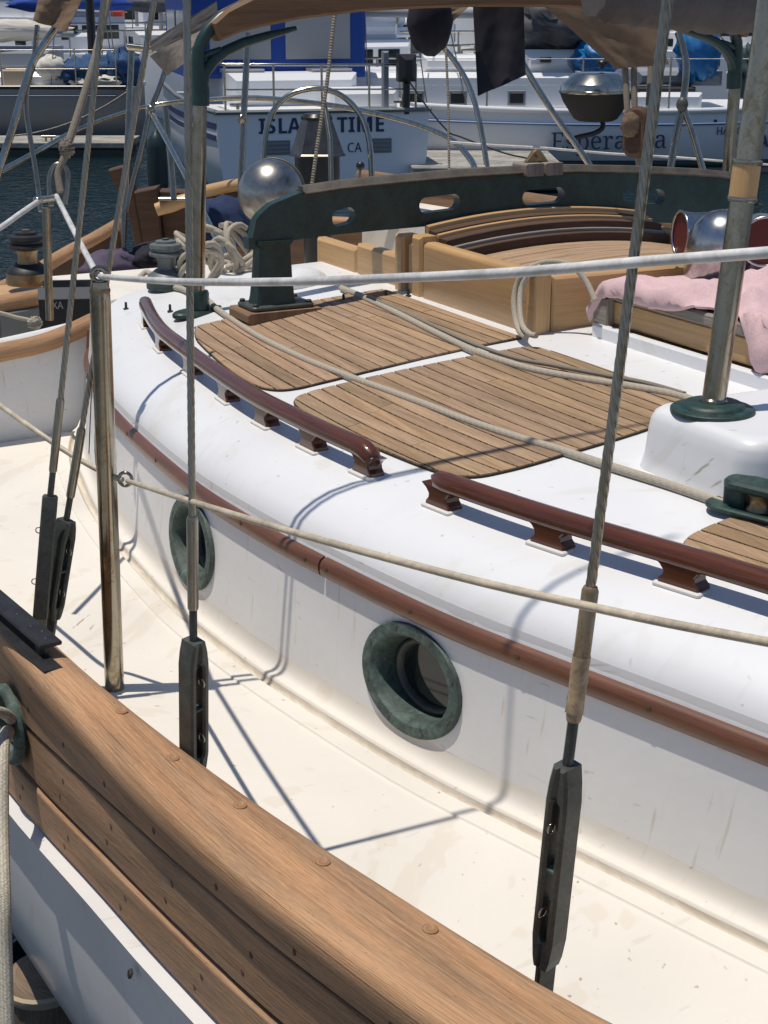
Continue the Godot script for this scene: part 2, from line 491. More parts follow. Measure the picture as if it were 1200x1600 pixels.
	textured(mat("piling", lin(0.30, 0.22, 0.15), 0.8), grain, Vector3(3.0, 1.2, 1), false, grain_bump, 0.8)
	mat("cardboard", lin(0.012, 0.012, 0.013), 0.7)
	mat("card_grey", lin(0.10, 0.105, 0.115), 0.7)
	mat("box_print", lin(0.35, 0.36, 0.36), 0.7)
	mat("studs", lin(0.03, 0.035, 0.035), 0.5, 0.3)
	mat("flag_red", lin(0.35, 0.03, 0.02), 0.7)
	mat("reflection_green", lin(0.01, 0.03, 0.028), 0.5)
	mat("lens_white", lin(0.75, 0.75, 0.72), 0.3)

# ------------------------------------------------------------------ the boat's lines
var cap_inner = V2([-1.0, 1.55, 0.3, 0.99, 0.96, 0.754, 1.054, 0.723, 1.282, 0.667, 1.469, 0.625, 1.622, 0.597, 1.828, 0.566, 2.031, 0.543, 2.356, 0.522, 3.0, 0.52, 3.8, 0.56])
var cap_outer = V2([-1.0, 1.35, 0.3, 0.80, 0.7, 0.685, 1.043, 0.598, 1.279, 0.549, 1.423, 0.525, 1.638, 0.500, 1.916, 0.482, 2.162, 0.472, 3.0, 0.46, 3.8, 0.50, 4.6, 0.58, 5.4, 0.78, 6.0, 1.10, 6.4, 1.60, 6.5, 2.08])
var house = V2([0.2, 1.48, 0.5, 1.38, 1.238, 1.158, 1.374, 1.119, 1.526, 1.075, 1.751, 1.014, 2.071, 0.960, 2.263, 0.938, 2.534, 0.926, 3.087, 0.960, 3.5, 1.03])
var seam_upper = V2([0.3, 1.14, 1.36, 1.118, 1.501, 1.114, 1.681, 1.103, 1.922, 1.077, 2.075, 1.060, 3.0, 0.97])
var seam_lower = V2([0.3, 1.045, 1.364, 1.023, 1.625, 1.014, 1.81, 0.999, 2.065, 0.971, 3.0, 0.89])
var ledge = V2([0.3, 0.95, 1.475, 0.938, 1.603, 0.935, 1.823, 0.922, 2.257, 0.872, 3.0, 0.80])

func camber(x: float, z: float) -> float:
	var z0 = table(house, minf(x, 3.5)) + 0.15
	var q = clampf((CENTRE - z) / (CENTRE - z0), -1.0, 1.0)
	return 1.366 + 0.085 * (1.0 - q * q)

var rim_e = [0.0, 0.004, 0.012, 0.024, 0.042, 0.065, 0.1, 0.15]
var rim_drop = [0.096, 0.078, 0.061, 0.048, 0.034, 0.021, 0.009, 0.0]

func roof(x: float, z: float) -> float:
	var e = z - table(house, minf(x, 3.5))
	var d = 0.0
	for i in rim_e.size() - 1:
		if e >= rim_e[i] and e < rim_e[i + 1]: d = lerpf(rim_drop[i], rim_drop[i + 1], (e - rim_e[i]) / (rim_e[i + 1] - rim_e[i]))
	return camber(x, z) - d

# the line of the cabin side in plan, round the aft corner to the centre line: [point, inward normal, rim scale]
func house_line() -> Array:
	var pts = []
	var x = 0.2
	while x < 3.44:
		pts.append(Vector3(x, 0, table(house, x))); x += 0.06
	pts.append_array(curve([Vector3(3.45, 0, 1.02), Vector3(3.62, 0, 1.065), Vector3(3.77, 0, 1.125), Vector3(3.85, 0, 1.20), Vector3(3.87, 0, 1.29), Vector3(3.85, 0, 1.42), Vector3(3.77, 0, 1.74), Vector3(3.74, 0, 2.08)], 6))
	var out = []
	for i in pts.size():
		var d: Vector3 = pts[mini(i + 1, pts.size() - 1)] - pts[maxi(i - 1, 0)]
		d = d.normalized()
		var nrm = Vector3(-d.z, 0, d.x)
		out.append([pts[i], nrm, lerpf(1.0, 0.3, smoothstep(3.5, 3.85, pts[i].x))])
	return out

func strip(fz: Callable, fy: Callable, x0: float, x1: float, step: float) -> Array:
	var row = []
	var n = int(ceil((x1 - x0) / step))
	for i in n + 1:
		var x = lerpf(x0, x1, float(i) / n)
		row.append(Vector3(x, fy.call(x), fz.call(x)))
	return row

# sweep a closed section (list of Vector2(across z, up y) offsets per x) along x
func sweep_x(s: Shape, section: Callable, x0: float, x1: float, step: float, uv := Vector2(1, 1), at := Vector2.ZERO, caps := true) -> void:
	var rows = []
	var n = int(ceil((x1 - x0) / step))
	for i in n + 1:
		var x = lerpf(x0, x1, float(i) / n)
		var row = []
		for q in section.call(x): row.append(Vector3(x, q.y, q.x))
		rows.append(row)
	var mid = Vector3.ZERO
	for p in rows[0]: mid += p / rows[0].size()
	var side = 1.0 if s.is_out(rows, [mid]) else -1.0
	# hard edges where the section turns sharply
	var C: int = rows[0].size()
	var r0: Array = rows[rows.size() / 2]
	var corners = []
	for j in C:
		var a: Vector3 = (r0[j] - r0[(j + C - 1) % C]).normalized(); var b: Vector3 = (r0[(j + 1) % C] - r0[j]).normalized()
		if a.dot(b) < 0.6: corners.append(j)
	if corners.size() < 2:
		s.grid(rows, side, true, uv, at)
	else:
		for k in corners.size():
			var j0: int = corners[k]; var j1: int = corners[(k + 1) % corners.size()]
			if j1 <= j0: j1 += C
			var bits = []
			for row in rows:
				var bit = []
				for j in range(j0, j1 + 1): bit.append(row[j % C])
				bits.append(bit)
			s.grid(bits, side, false, uv, at + Vector2(0, 0.173 * k) * uv)
	if caps:
		s.fan(rows[0], Vector3.LEFT); s.fan(rows[-1], Vector3.RIGHT)

func _ready() -> void:
	rng.seed = 20240611
	var eye = Camera3D.new()
	eye.name = "camera"
	add_child(eye)
	eye.fov = 36.87; eye.near = 0.05; eye.far = 400.0
	eye.look_at_from_position(Vector3(0, 2.1, 0), Vector3(cos(0.47997) * 3.0, 1.1, sin(0.47997) * 3.0), Vector3.UP)
	eye.current = true
	var around = WorldEnvironment.new()
	var env = Environment.new()
	env.background_mode = Environment.BG_SKY
	var sky_mat = ProceduralSkyMaterial.new()
	sky_mat.sky_top_color = Color(0.36, 0.47, 0.64); sky_mat.sky_horizon_color = Color(0.74, 0.79, 0.84); sky_mat.sky_curve = 0.13
	sky_mat.ground_bottom_color = Color(0.16, 0.20, 0.22); sky_mat.ground_horizon_color = Color(0.50, 0.56, 0.60)
	var sky = Sky.new()
	sky.sky_material = sky_mat
	env.sky = sky
	env.tonemap_mode = Environment.TONE_MAPPER_LINEAR
	env.tonemap_exposure = 0.84
	env.background_energy_multiplier = 1.1
	env.sdfgi_enabled = true; env.ssao_enabled = true; env.ssil_enabled = true
	around.environment = env
	add_child(around)
	var sun = DirectionalLight3D.new()
	sun.name = "sun"
	add_child(sun)
	sun.light_energy = 1.4; sun.light_color = Color(1.0, 0.965, 0.91); sun.light_angular_distance = 0.5; sun.shadow_enabled = true
	sun.look_at_from_position(Vector3.ZERO, Vector3(-0.09, -1.0, 0.20), Vector3.RIGHT)

	make_materials()
	build_water()
	build_boat()
	build_roof_gear()
	build_rigging()
	build_stern()
	build_neighbours()

# ------------------------------------------------------------------ water
func build_water() -> void:
	var m = mat("water", lin(0.006, 0.018, 0.020), 0.07)
	var ripple = field(512, 512, 71, func(no, u, v):
		var a: float = tiled(no, u, v, 10.0, 10.0)
		var b: float = tiled(no, u, v, 34.0, 34.0, 4.0)
		var q: float = clampf(0.5 + 0.5 * a + 0.25 * b, 0.0, 1.0)
		return Color(q, q, q))
	m.metallic_specular = 0.28
	m.uv1_triplanar = true; m.uv1_world_triplanar = true; m.uv1_scale = Vector3(0.35, 0.35, 0.35)
	m.normal_enabled = true; m.normal_texture = bump_of(ripple, 9.0); m.normal_scale = 1.0
	var s = Shape.new()
	s.grid([[Vector3(-150, 0, -150), Vector3(-150, 0, 250)], [Vector3(250, 0, -150), Vector3(250, 0, 250)]], 1.0)
	for i in s.n.size(): s.n[i] = Vector3.UP
	struct("water", s, m)
	# the float the picture was taken from, along the near side of the boat
	s = Shape.new()
	s.box(spot(Vector3(1.5, 0.30, -1.35)), Vector3(18.0, 0.26, 2.9), 0.02)
	var dock = part(self, "boarding_float", s, M.dock_grey, "pale concrete boarding float alongside the near boat")
	dock.set_meta("category", "dock")

# ------------------------------------------------------------------ the near boat: hull, deck, cabin, roof
var boat: Node3D

func wall_frame(x: float) -> Transform3D:   # on the cabin side: x along, y up, z out of the wall
	var d = Vector3(0.02, 0, table(house, x + 0.01) - table(house, x - 0.01)).normalized()
	var out = Vector3(d.z, 0, -d.x)
	return Transform3D(Basis(-d, (Vector3.UP - out * LEAN).normalized(), (out + Vector3.UP * LEAN).normalized()), Vector3(x, 0, table(house, x)))

const LEAN := 0.10   # the cabin side leans in by this much per metre of height

func on_wall(x: float, h: float) -> Vector3:
	var d = Vector3(0.02, 0, table(house, x + 0.01) - table(house, x - 0.01)).normalized()
	return Vector3(x, h, table(house, x)) + Vector3(d.z, 0, -d.x) * LEAN * (1.26 - h)

func build_boat() -> void:
	boat = thing("sailboat", "classic white sailboat with teak cap rail, cabin trunk and laid teak roof panels", "sailboat", Vector3(2.4, 0, CENTRE))
	# hull below the ledge
	var s = Shape.new()
	var prof = V2([0.0, 0.004, 0.004, -0.004, 0.016, -0.012, 0.022, -0.03, 0.026, -0.12, 0.03, -0.22, 0.045, -0.32, 0.09, -0.45, 0.20, -0.62, 0.40, -0.85, 0.7, -1.2])
	for mirror in [1.0, -1.0]:
		var rows = []
		for i in 60:
			var x = lerpf(-1.0, 6.5, i / 59.0)
			var row = []
			for q in prof:
				var z = table(cap_outer, x) - 0.006 + q.x
				row.append(Vector3(x, table(ledge, clampf(x, 0.3, 3.0)) + q.y, z if mirror > 0.0 else 2.0 * CENTRE - z))
			rows.append(row)
		s.grid(rows, -mirror if true else 1.0, false)
	var hull = part(boat, "hull", s, M.hull_paint)
	# the top of the white topsides under the lowest strake
	s = Shape.new()
	s.grid([strip(func(x): return table(cap_outer, x) - 0.006, func(x): return table(ledge, clampf(x, 0.3, 3.0)) + 0.004, -1.0, 3.8, 0.08), strip(func(x): return table(cap_outer, x) + 0.05, func(x): return table(ledge, clampf(x, 0.3, 3.0)) + 0.006, -1.0, 3.8, 0.08)], -1.0)
	for i in s.n.size(): s.n[i] = Vector3.UP
	part(hull, "gunwale_edge", s, M.hull_paint)
	# three teak strakes under the cap
	var edges = [func(x): return 1.185, func(x): return table(seam_upper, x), func(x): return table(seam_lower, x), func(x): return table(ledge, clampf(x, 0.3, 3.0)) + 0.007]
	for k in 3:
		s = Shape.new()
		var top: Callable = edges[k]; var low: Callable = edges[k + 1]
		var back = 0.016 + [0.0, 0.002, -0.003][k]
		sweep_x(s, func(x):
			var z = table(cap_outer, x) + back
			var a: float = top.call(x) - 0.002; var b: float = low.call(x) + 0.002
			return V2([z + 0.03, a, z + 0.004, a, z, a - 0.004, z, b + 0.005, z + 0.005, b, z + 0.03, b]), -0.6, 3.0, 0.06, Vector2(1, 1), Vector2(k * 0.37, k * 0.61), false)
		var plank = part(boat, "strake", s, M.strake_teak)
		# dark plugs over the fastenings
		var x = 0.95 + 0.05 * k
		while x < 2.2:
			for m in 2:
				var h = lerpf(top.call(x), low.call(x), 0.36 + 0.36 * m)
				s = Shape.new()
				s.lathe([Vector2(0.0045, -0.003), Vector2(0.0045, 0.0003), Vector2(0.0, 0.0004)], Transform3D(Basis(Vector3(1, 0, 0), Vector3(0, 0, -1), Vector3(0, 1, 0)), Vector3(x + 0.02 * m, h, table(cap_outer, x + 0.02 * m) + back)), 9)
				part(plank, "wood_plug", s, M.dark_teak)
			x += 0.16 + 0.03 * k
	# caulking core behind the strakes, white inside face of the bulwark
	s = Shape.new()
	sweep_x(s, func(x):
		var z = table(cap_outer, x) + 0.03; var zi = table(cap_inner, x) - 0.022
		return V2([z, 1.19, z, table(ledge, clampf(x, 0.3, 3.0)) - 0.02, zi, 0.98, zi, 1.19]), -0.6, 3.0, 0.08, Vector2(1, 1), Vector2.ZERO, false)
	part(boat, "bulwark_core", s, M.old_teak)
	# cap rail
	s = Shape.new()
	sweep_x(s, func(x):
		var a = table(cap_outer, x); var b = table(cap_inner, x)
		return V2([a + 0.006, 1.160, a + 0.001, 1.165, a, 1.184, a + 0.0025, 1.193, a + 0.008, 1.198, a + 0.018, 1.2005, (a + b) * 0.5, 1.202, b - 0.016, 1.2, b - 0.006, 1.197, b, 1.19, b, 1.166, b - 0.006, 1.16]), -0.6, 3.0, 0.05, Vector2(1, 1), Vector2(0.13, 0.2), true)
	var cap = part(boat, "cap_rail", s, M.cap_teak)
	for p in [Vector3(1.809, 1.202, 0.548), Vector3(1.651, 1.202, 0.562), Vector3(1.502, 1.202, 0.591), Vector3(1.344, 1.202, 0.624), Vector3(1.177, 1.202, 0.666)]:
		s = Shape.new()
		s.lathe([Vector2(0.0082, -0.004), Vector2(0.0082, 0.0001), Vector2(0.0078, 0.0003), Vector2(0.0, 0.0003)], Transform3D(Basis(Vector3(1, 0, 0) * 1.15, Vector3.UP, Vector3(0, 0, 1)), p), 14)
		part(cap, "wood_plug", s, M.plug_teak)
	# side deck with its gutter and the cove up to the cabin side
	var line = house_line()
	var cove = V2([0.0, 1.074, 0.001, 1.068, 0.003, 1.0605, 0.007, 1.0525, 0.013, 1.0465, 0.021, 1.043, 0.030, 1.0415, 0.0335, 1.0405, 0.036, 1.037, 0.038, 1.031, 0.042, 1.0275, 0.048, 1.0265, 0.053, 1.0275, 0.057, 1.031, 0.059, 1.0365, 0.062, 1.0385, 0.068, 1.039, 0.104, 1.0385, 0.106, 1.0375, 0.107, 1.034])
	var rows = []
	for bit in [[0, 8, "cove", M.deck_paint], [8, 15, "gutter", M.grimy_paint], [15, 99, "side_deck", M.deck_paint]]:
		s = Shape.new()
		rows = []
		for L in line:
			if L[0].x > 3.75: break
			var row = []
			for q in cove: row.append(Vector3(L[0].x, q.y, L[0].z) - L[1] * (0.0186 + q.x * 0.72))
			var p: Vector3 = row[-1]
			var inner = table(cap_inner, p.x) - 0.03
			for k in range(1, 5): row.append(Vector3(p.x, 1.0335 - 0.002 * k, lerpf(p.z, inner, k / 4.0)))
			rows.append(row.slice(bit[0], mini(bit[1] + 1, row.size())))
		s.grid(rows, 1.0)
		if s.n[s.n.size() / 2].y < 0.0:
			for i in s.n.size(): s.n[i] = -s.n[i]
		part(boat, bit[2], s, bit[3])
	# cabin side, pierced by three oval ports
	var ports = [Vector2(1.818, 1.150), Vector2(2.525, 1.153), Vector2(3.20, 1.153)]
	s = Shape.new()
	var nx = 272
	var ny = 20
	var idx = {}
	for i in nx + 1:
		for j in ny + 1:
			var x = lerpf(0.2, 3.44, float(i) / nx)
			var f = wall_frame(x)
			idx[Vector2i(i, j)] = s.vert(on_wall(x, lerpf(1.072, 1.29, float(j) / ny)), f.basis.z, Vector2(x, j * 0.01))
	for i in nx:
		for j in ny:
			var cx = lerpf(0.2, 3.44, (i + 0.5) / nx); var cy = lerpf(1.072, 1.29, (j + 0.5) / ny)
			var hole = false
			for p in ports:
				if Vector2((cx - p.x) / 0.098, (cy - p.y) / 0.073).length() < 1.0: hole = true
			if hole: continue
			s.tri(idx[Vector2i(i, j)], idx[Vector2i(i + 1, j)], idx[Vector2i(i, j + 1)]); s.tri(idx[Vector2i(i + 1, j)], idx[Vector2i(i + 1, j + 1)], idx[Vector2i(i, j + 1)])
	rows = []
	for L in line:
		if L[0].x < 3.43: continue
		rows.append([Vector3(L[0].x, 0.6, L[0].z) - L[1] * LEAN * 0.66, Vector3(L[0].x, 1.36, L[0].z) + L[1] * LEAN * 0.10])
	s.grid(rows, -1.0)
	part(boat, "cabin_side", s, M.cabin_paint)
	for k in 3: porthole(ports[k], ["bronze rimmed oval port nearest the camera", "oval port behind the middle shroud", "oval port behind the stanchion"][k])
	# roof
	s = Shape.new()
	rows = []
	for L in line:
		var row = []
		for i in rim_e.size():
			var p: Vector3 = L[0] + L[1] * rim_e[i] * L[2]
			row.append(Vector3(p.x, camber(p.x, p.z) - rim_drop[i], p.z))
		var a: Vector3 = row[-1]
		var b = Vector3(minf(L[0].x, 3.2), 0, CENTRE)
		for k in range(1, 9):
			var p = a.lerp(b, k / 8.0)
			row.append(Vector3(p.x, camber(p.x, p.z), p.z))
		rows.append(row)
	s.grid(rows, 1.0)
	var far_rows = []
	for r in rows:
		var row = []
		for p in r: row.append(Vector3(p.x, p.y, 2.0 * CENTRE - p.z))
		far_rows.append(row)
	s.grid(far_rows, -1.0)
	var r0 = part(boat, "cabin_roof", s if s.n[300].y > 0.0 else flipped(s), M.gelcoat)
	# far cabin side, so that the trunk is a closed body
	s = Shape.new()
	rows = []
	for L in line: rows.append([Vector3(L[0].x, 0.6, 2.0 * CENTRE - L[0].z), Vector3(L[0].x, 1.28, 2.0 * CENTRE - L[0].z)])
	s.grid(rows, 1.0)
	part(boat, "cabin_side", s, M.cabin_paint)
	# half-round trim under the roof edge, in two lengths scarfed together
	for seg in [[0.2, 2.045], [2.05, 3.44]]:
		s = Shape.new()
		sweep_x(s, func(x):
			var z = table(house, x)
			return V2([z + 0.004, 1.239, z - 0.006, 1.240, z - 0.0105, 1.244, z - 0.013, 1.251, z - 0.0125, 1.261, z - 0.0095, 1.268, z - 0.004, 1.272, z + 0.006, 1.274]), seg[0], seg[1], 0.04, Vector2(1, 1), Vector2(seg[0], 0.3))
		if seg[1] > 3.0:
			var path = []
			for L in line:
				if L[0].x > 3.43: path.append(Vector3(L[0].x, 1.257, L[0].z) + L[1] * 0.003)
			s.tube(path, 0.0155, 10)
		var tr = part(boat, "eyebrow_trim", s, M.trim_teak)
		var x = 0.35 if seg[0] < 1.0 else 2.09
		while x < minf(seg[1], 3.4):
			var f = wall_frame(x)
			s = Shape.new()
			s.lathe([Vector2(0.0042, -0.002), Vector2(0.0042, 0.0005), Vector2(0.0, 0.0009)], Transform3D(Basis(f.basis.x, f.basis.z, -f.basis.y), f.origin + Vector3(0, 1.2575, 0) + f.basis.z * 0.0130), 10)
			part(tr, "wood_plug", s, M.dark_teak)
			x += 0.21
	build_panels()
	handrail([[1.28, 0.058], [1.50, 0.058], [1.715, 0.056], [1.942, 0.05]], 1.1, 1.972, false, "long forward teak grab rail")
	handrail([[2.148, 0.05], [2.325, 0.05], [2.51, 0.05], [2.71, 0.05], [2.95, 0.05], [3.2, 0.05], [3.46, 0.05]], 2.115, 3.55, true, "curved aft teak grab rail")

func flipped(s: Shape) -> Shape:
	var o = Shape.new()
	o.v = s.v; o.t = s.t; o.c = s.c
	for q in s.n: o.n.append(-q if q.y < 0.0 else q)
	for i in s.ix.size() / 3: o.tri(s.ix[3 * i], s.ix[3 * i + 1], s.ix[3 * i + 2])
	return o

func porthole(at: Vector2, label: String) -> void:
	var f = wall_frame(at.x)
	f.origin = on_wall(at.x, at.y)
	var ring = func(a: float, b: float, z: float) -> Array:
		var o = []
		for q in oval(a, b, 40): o.append(f * Vector3(q.x, q.y, z))
		return o
	var s = Shape.new()
	s.grid([ring.call(0.113, 0.085, -0.002), ring.call(0.1125, 0.0845, 0.004), ring.call(0.111, 0.083, 0.0055)], 1.0, true)
	s.grid([ring.call(0.111, 0.083, 0.0055), ring.call(0.092, 0.068, 0.0055)], 1.0, true)
	s.grid([ring.call(0.092, 0.068, 0.0055), ring.call(0.0885, 0.065, 0.003), ring.call(0.084, 0.061, -0.008), ring.call(0.080, 0.057, -0.040)], 1.0, true)
	for i in s.n.size():   # turn all normals towards the outside of the wall / the hole's axis
		var rel = f.affine_inverse() * s.v[i]
		var want = f.basis.z + (f.basis * Vector3(rel.x, rel.y, 0)).normalized() * (-1.0 if rel.z < 0.0045 and Vector2(rel.x / 0.1, rel.y / 0.075).length() < 1.0 else 0.5)
		if s.n[i].dot(want) < 0.0: s.n[i] = -s.n[i]
	var p = part(boat, "porthole", refaced(s), M.verdigris, label)
	s = Shape.new()
	s.grid([ring.call(0.080, 0.057, -0.040), ring.call(0.078, 0.055, -0.032), ring.call(0.069, 0.047, -0.032), ring.call(0.067, 0.045, -0.044)], 1.0, true)
	for i in s.n.size():
		if s.n[i].dot(f.basis.z) < 0.0: s.n[i] = -s.n[i]
	part(p, "inner_rim", refaced(s), M.dark_bronze)
	s = Shape.new()
	s.slab(oval(0.072, 0.05, 40), f * Transform3D(Basis(), Vector3(0, 0, -0.046)), 0.004)
	part(p, "glass", s, M.dark_glass)
	for k in 8:
		var a = TAU * (k + 0.5) / 8.0
		s = Shape.new()
		s.lathe([Vector2(0.0042, -0.001), Vector2(0.004, 0.001), Vector2(0.0, 0.0016)], f * Transform3D(Basis(Vector3.RIGHT, Vector3.BACK, Vector3.DOWN), Vector3(0.1015 * cos(a), 0.0765 * sin(a), 0.0055)), 10)
		part(p, "screw", s, M.dark_bronze)

# a plate that follows the roof: outline in plan (x, z)
func roof_plate(s: Shape, poly: PackedVector2Array, low: float, high: float, uv_at := Vector2.ZERO) -> void:
	if Geometry2D.is_polygon_clockwise(poly): poly.reverse()
	var tr = Geometry2D.triangulate_polygon(poly)
	var f = s.v.size()
	for p in poly:
		var nn = Vector3(camber(p.x - 0.01, p.y) - camber(p.x + 0.01, p.y), 0.02, camber(p.x, p.y - 0.01) - camber(p.x, p.y + 0.01)).normalized()
		s.vert(Vector3(p.x, roof(p.x, p.y) + high, p.y), nn, p + uv_at)
	for k in tr.size() / 3: s.tri(f + tr[3 * k], f + tr[3 * k + 1], f + tr[3 * k + 2])
	for i in poly.size():
		var a = poly[i]; var b = poly[(i + 1) % poly.size()]
		var e = b - a
		var o = Vector3(e.y, 0, -e.x).normalized()
		var g = s.vert(Vector3(a.x, roof(a.x, a.y) + high, a.y), o, a + uv_at)
		s.vert(Vector3(b.x, roof(b.x, b.y) + high, b.y), o, b + uv_at); s.vert(Vector3(a.x, roof(a.x, a.y) + low, a.y), o, a + uv_at); s.vert(Vector3(b.x, roof(b.x, b.y) + low, b.y), o, b + uv_at)
		s.tri(g, g + 1, g + 2); s.tri(g + 1, g + 3, g + 2)

func smooth2(pts: Array, per := 4) -> PackedVector2Array:
	var o = PackedVector2Array()
	var n = pts.size()
	for i in n:
		var p1: Vector2 = pts[i]; var p2: Vector2 = pts[(i + 1) % n]
		if p1.distance_to(p2) > 0.14: o.append(p1); continue
		for k in per: o.append(p1.cubic_interpolate(p2, pts[(i + n - 1) % n], pts[(i + 2) % n], float(k) / per))
	return o

func build_panels() -> void:
	var outlines = [
		V2([3.305, 1.24, 3.295, 1.225, 3.2, 1.190, 3.08, 1.168, 2.954, 1.151, 2.86, 1.141, 2.777, 1.137, 2.71, 1.141, 2.665, 1.160, 2.645, 1.19, 2.640, 1.22, 2.632, 1.35, 2.628, 1.672, 2.636, 1.684, 2.66, 1.690, 2.8, 1.690, 2.95, 1.692, 3.1, 1.694, 3.23, 1.696, 3.25, 1.688, 3.26, 1.67, 3.29, 1.40]),
		V2([2.603, 1.22, 2.602, 1.19, 2.596, 1.165, 2.575, 1.148, 2.54, 1.139, 2.488, 1.134, 2.41, 1.133, 2.326, 1.136, 2.205, 1.148, 2.094, 1.162, 2.035, 1.176, 2.003, 1.196, 1.985, 1.23, 1.974, 1.30, 1.972, 1.42, 1.975, 1.5, 1.99, 1.58, 2.02, 1.64, 2.06, 1.668, 2.1, 1.676, 2.25, 1.676, 2.4, 1.676, 2.51, 1.672, 2.54, 1.662, 2.556, 1.645, 2.562, 1.62, 2.585, 1.4]),
		V2([1.606, 1.40, 1.604, 1.34, 1.596, 1.305, 1.578, 1.288, 1.55, 1.286, 1.45, 1.308, 1.3, 1.352, 1.15, 1.398, 1.0, 1.445, 0.98, 1.47, 0.98, 1.66, 1.0, 1.68, 1.02, 1.686, 1.16, 1.69, 1.3, 1.69, 1.42, 1.686, 1.58, 1.678, 1.6, 1.66, 1.606, 1.64])]
	var names = ["laid teak panel at the aft end of the cabin roof", "laid teak panel between the traveller and the white mast moulding", "laid teak panel at the right edge, forward of the mast moulding"]
	for k in 3:
		var poly = smooth2(outlines[k])
		if Geometry2D.is_polygon_clockwise(poly): poly.reverse()
		var s = Shape.new()
		roof_plate(s, poly.duplicate(), 0.0008, 0.003)
		var panel = part(boat, "teak_panel", s, M.caulk, names[k])
		var inner: PackedVector2Array = Geometry2D.offset_polygon(poly, -0.0016)[0]
		var x0: float = [2.6, 1.95, 0.95][k]; var x1: float = [3.34, 2.63, 1.63][k]
		var w = 0.0305
		var j = 0
		while j < 20:
			var za = 1.7 - w * j; var zb = za - w
			var strip_poly = PackedVector2Array()
			var n = 12
			for side in 2:
				for i in n + 1:
					var f = float(i) / n
					var x = lerpf(x0, x1, f) if side == 0 else lerpf(x1, x0, f)
					var z = za - 0.0018 if side == 0 else zb + 0.0018
					var fan = clampf((1.66 - z) / 0.45, 0.0, 1.0)
					var q: float = [0.065, 0.15, 0.03][k]
					z += fan * q * (x - 2.42) * (x - 2.42) if k < 2 else fan * 0.30 * (1.6 - x)
					strip_poly.append(Vector2(x, z))
			for piece in Geometry2D.intersect_polygons(strip_poly, inner):
				if absf(poly_area(piece)) < 0.0004: continue
				# long runs are butted from two lengths
				var cuts = [piece]
				if rng.randf() < 0.35:
					var cx = lerpf(x0 + 0.2, x1 - 0.2, rng.randf())
					cuts = []
					for halfs in [[x0 - 1.0, cx - 0.0008], [cx + 0.0008, x1 + 1.0]]:
						cuts.append_array(Geometry2D.intersect_polygons(piece, PackedVector2Array([Vector2(halfs[0], 1.0), Vector2(halfs[1], 1.0), Vector2(halfs[1], 1.9), Vector2(halfs[0], 1.9)])))
				for c in cuts:
					s = Shape.new()
					var b = 0.68 + 0.38 * rng.randf()
					s.tint = Color(b * (0.98 + 0.06 * rng.randf()), b, b * (0.90 + 0.14 * rng.randf()))
					roof_plate(s, c, 0.001, 0.0052 + 0.0006 * rng.randf(), Vector2(rng.randf() * 3.0, rng.randf() * 3.0))
					part(panel, "plank", s, M.deck_teak)
			j += 1

func poly_area(p: PackedVector2Array) -> float:
	var a = 0.0
	for i in p.size(): a += p[i].cross(p[(i + 1) % p.size()])
	return a * 0.5

var rail_line = V2([0.9, 1.425, 1.2, 1.318, 1.505, 1.226, 1.724, 1.161, 1.938, 1.115, 2.157, 1.088, 2.361, 1.071, 2.563, 1.065, 2.785, 1.076, 2.991, 1.092, 3.225, 1.118, 3.503, 1.180, 3.6, 1.21])

func rail_frame(x: float) -> Transform3D:
	var z = table(rail_line, x)
	var a = Vector3(x - 0.01, roof(x - 0.01, table(rail_line, x - 0.01)), table(rail_line, x - 0.01))
	var b = Vector3(x + 0.01, roof(x + 0.01, table(rail_line, x + 0.01)), table(rail_line, x + 0.01))
	var d = (b - a).normalized()
	var side = Vector3.UP.cross(d).normalized()
	return Transform3D(Basis(d, d.cross(side) if d.cross(side).y > 0.0 else -d.cross(side), side), Vector3(x, roof(x, z), z))

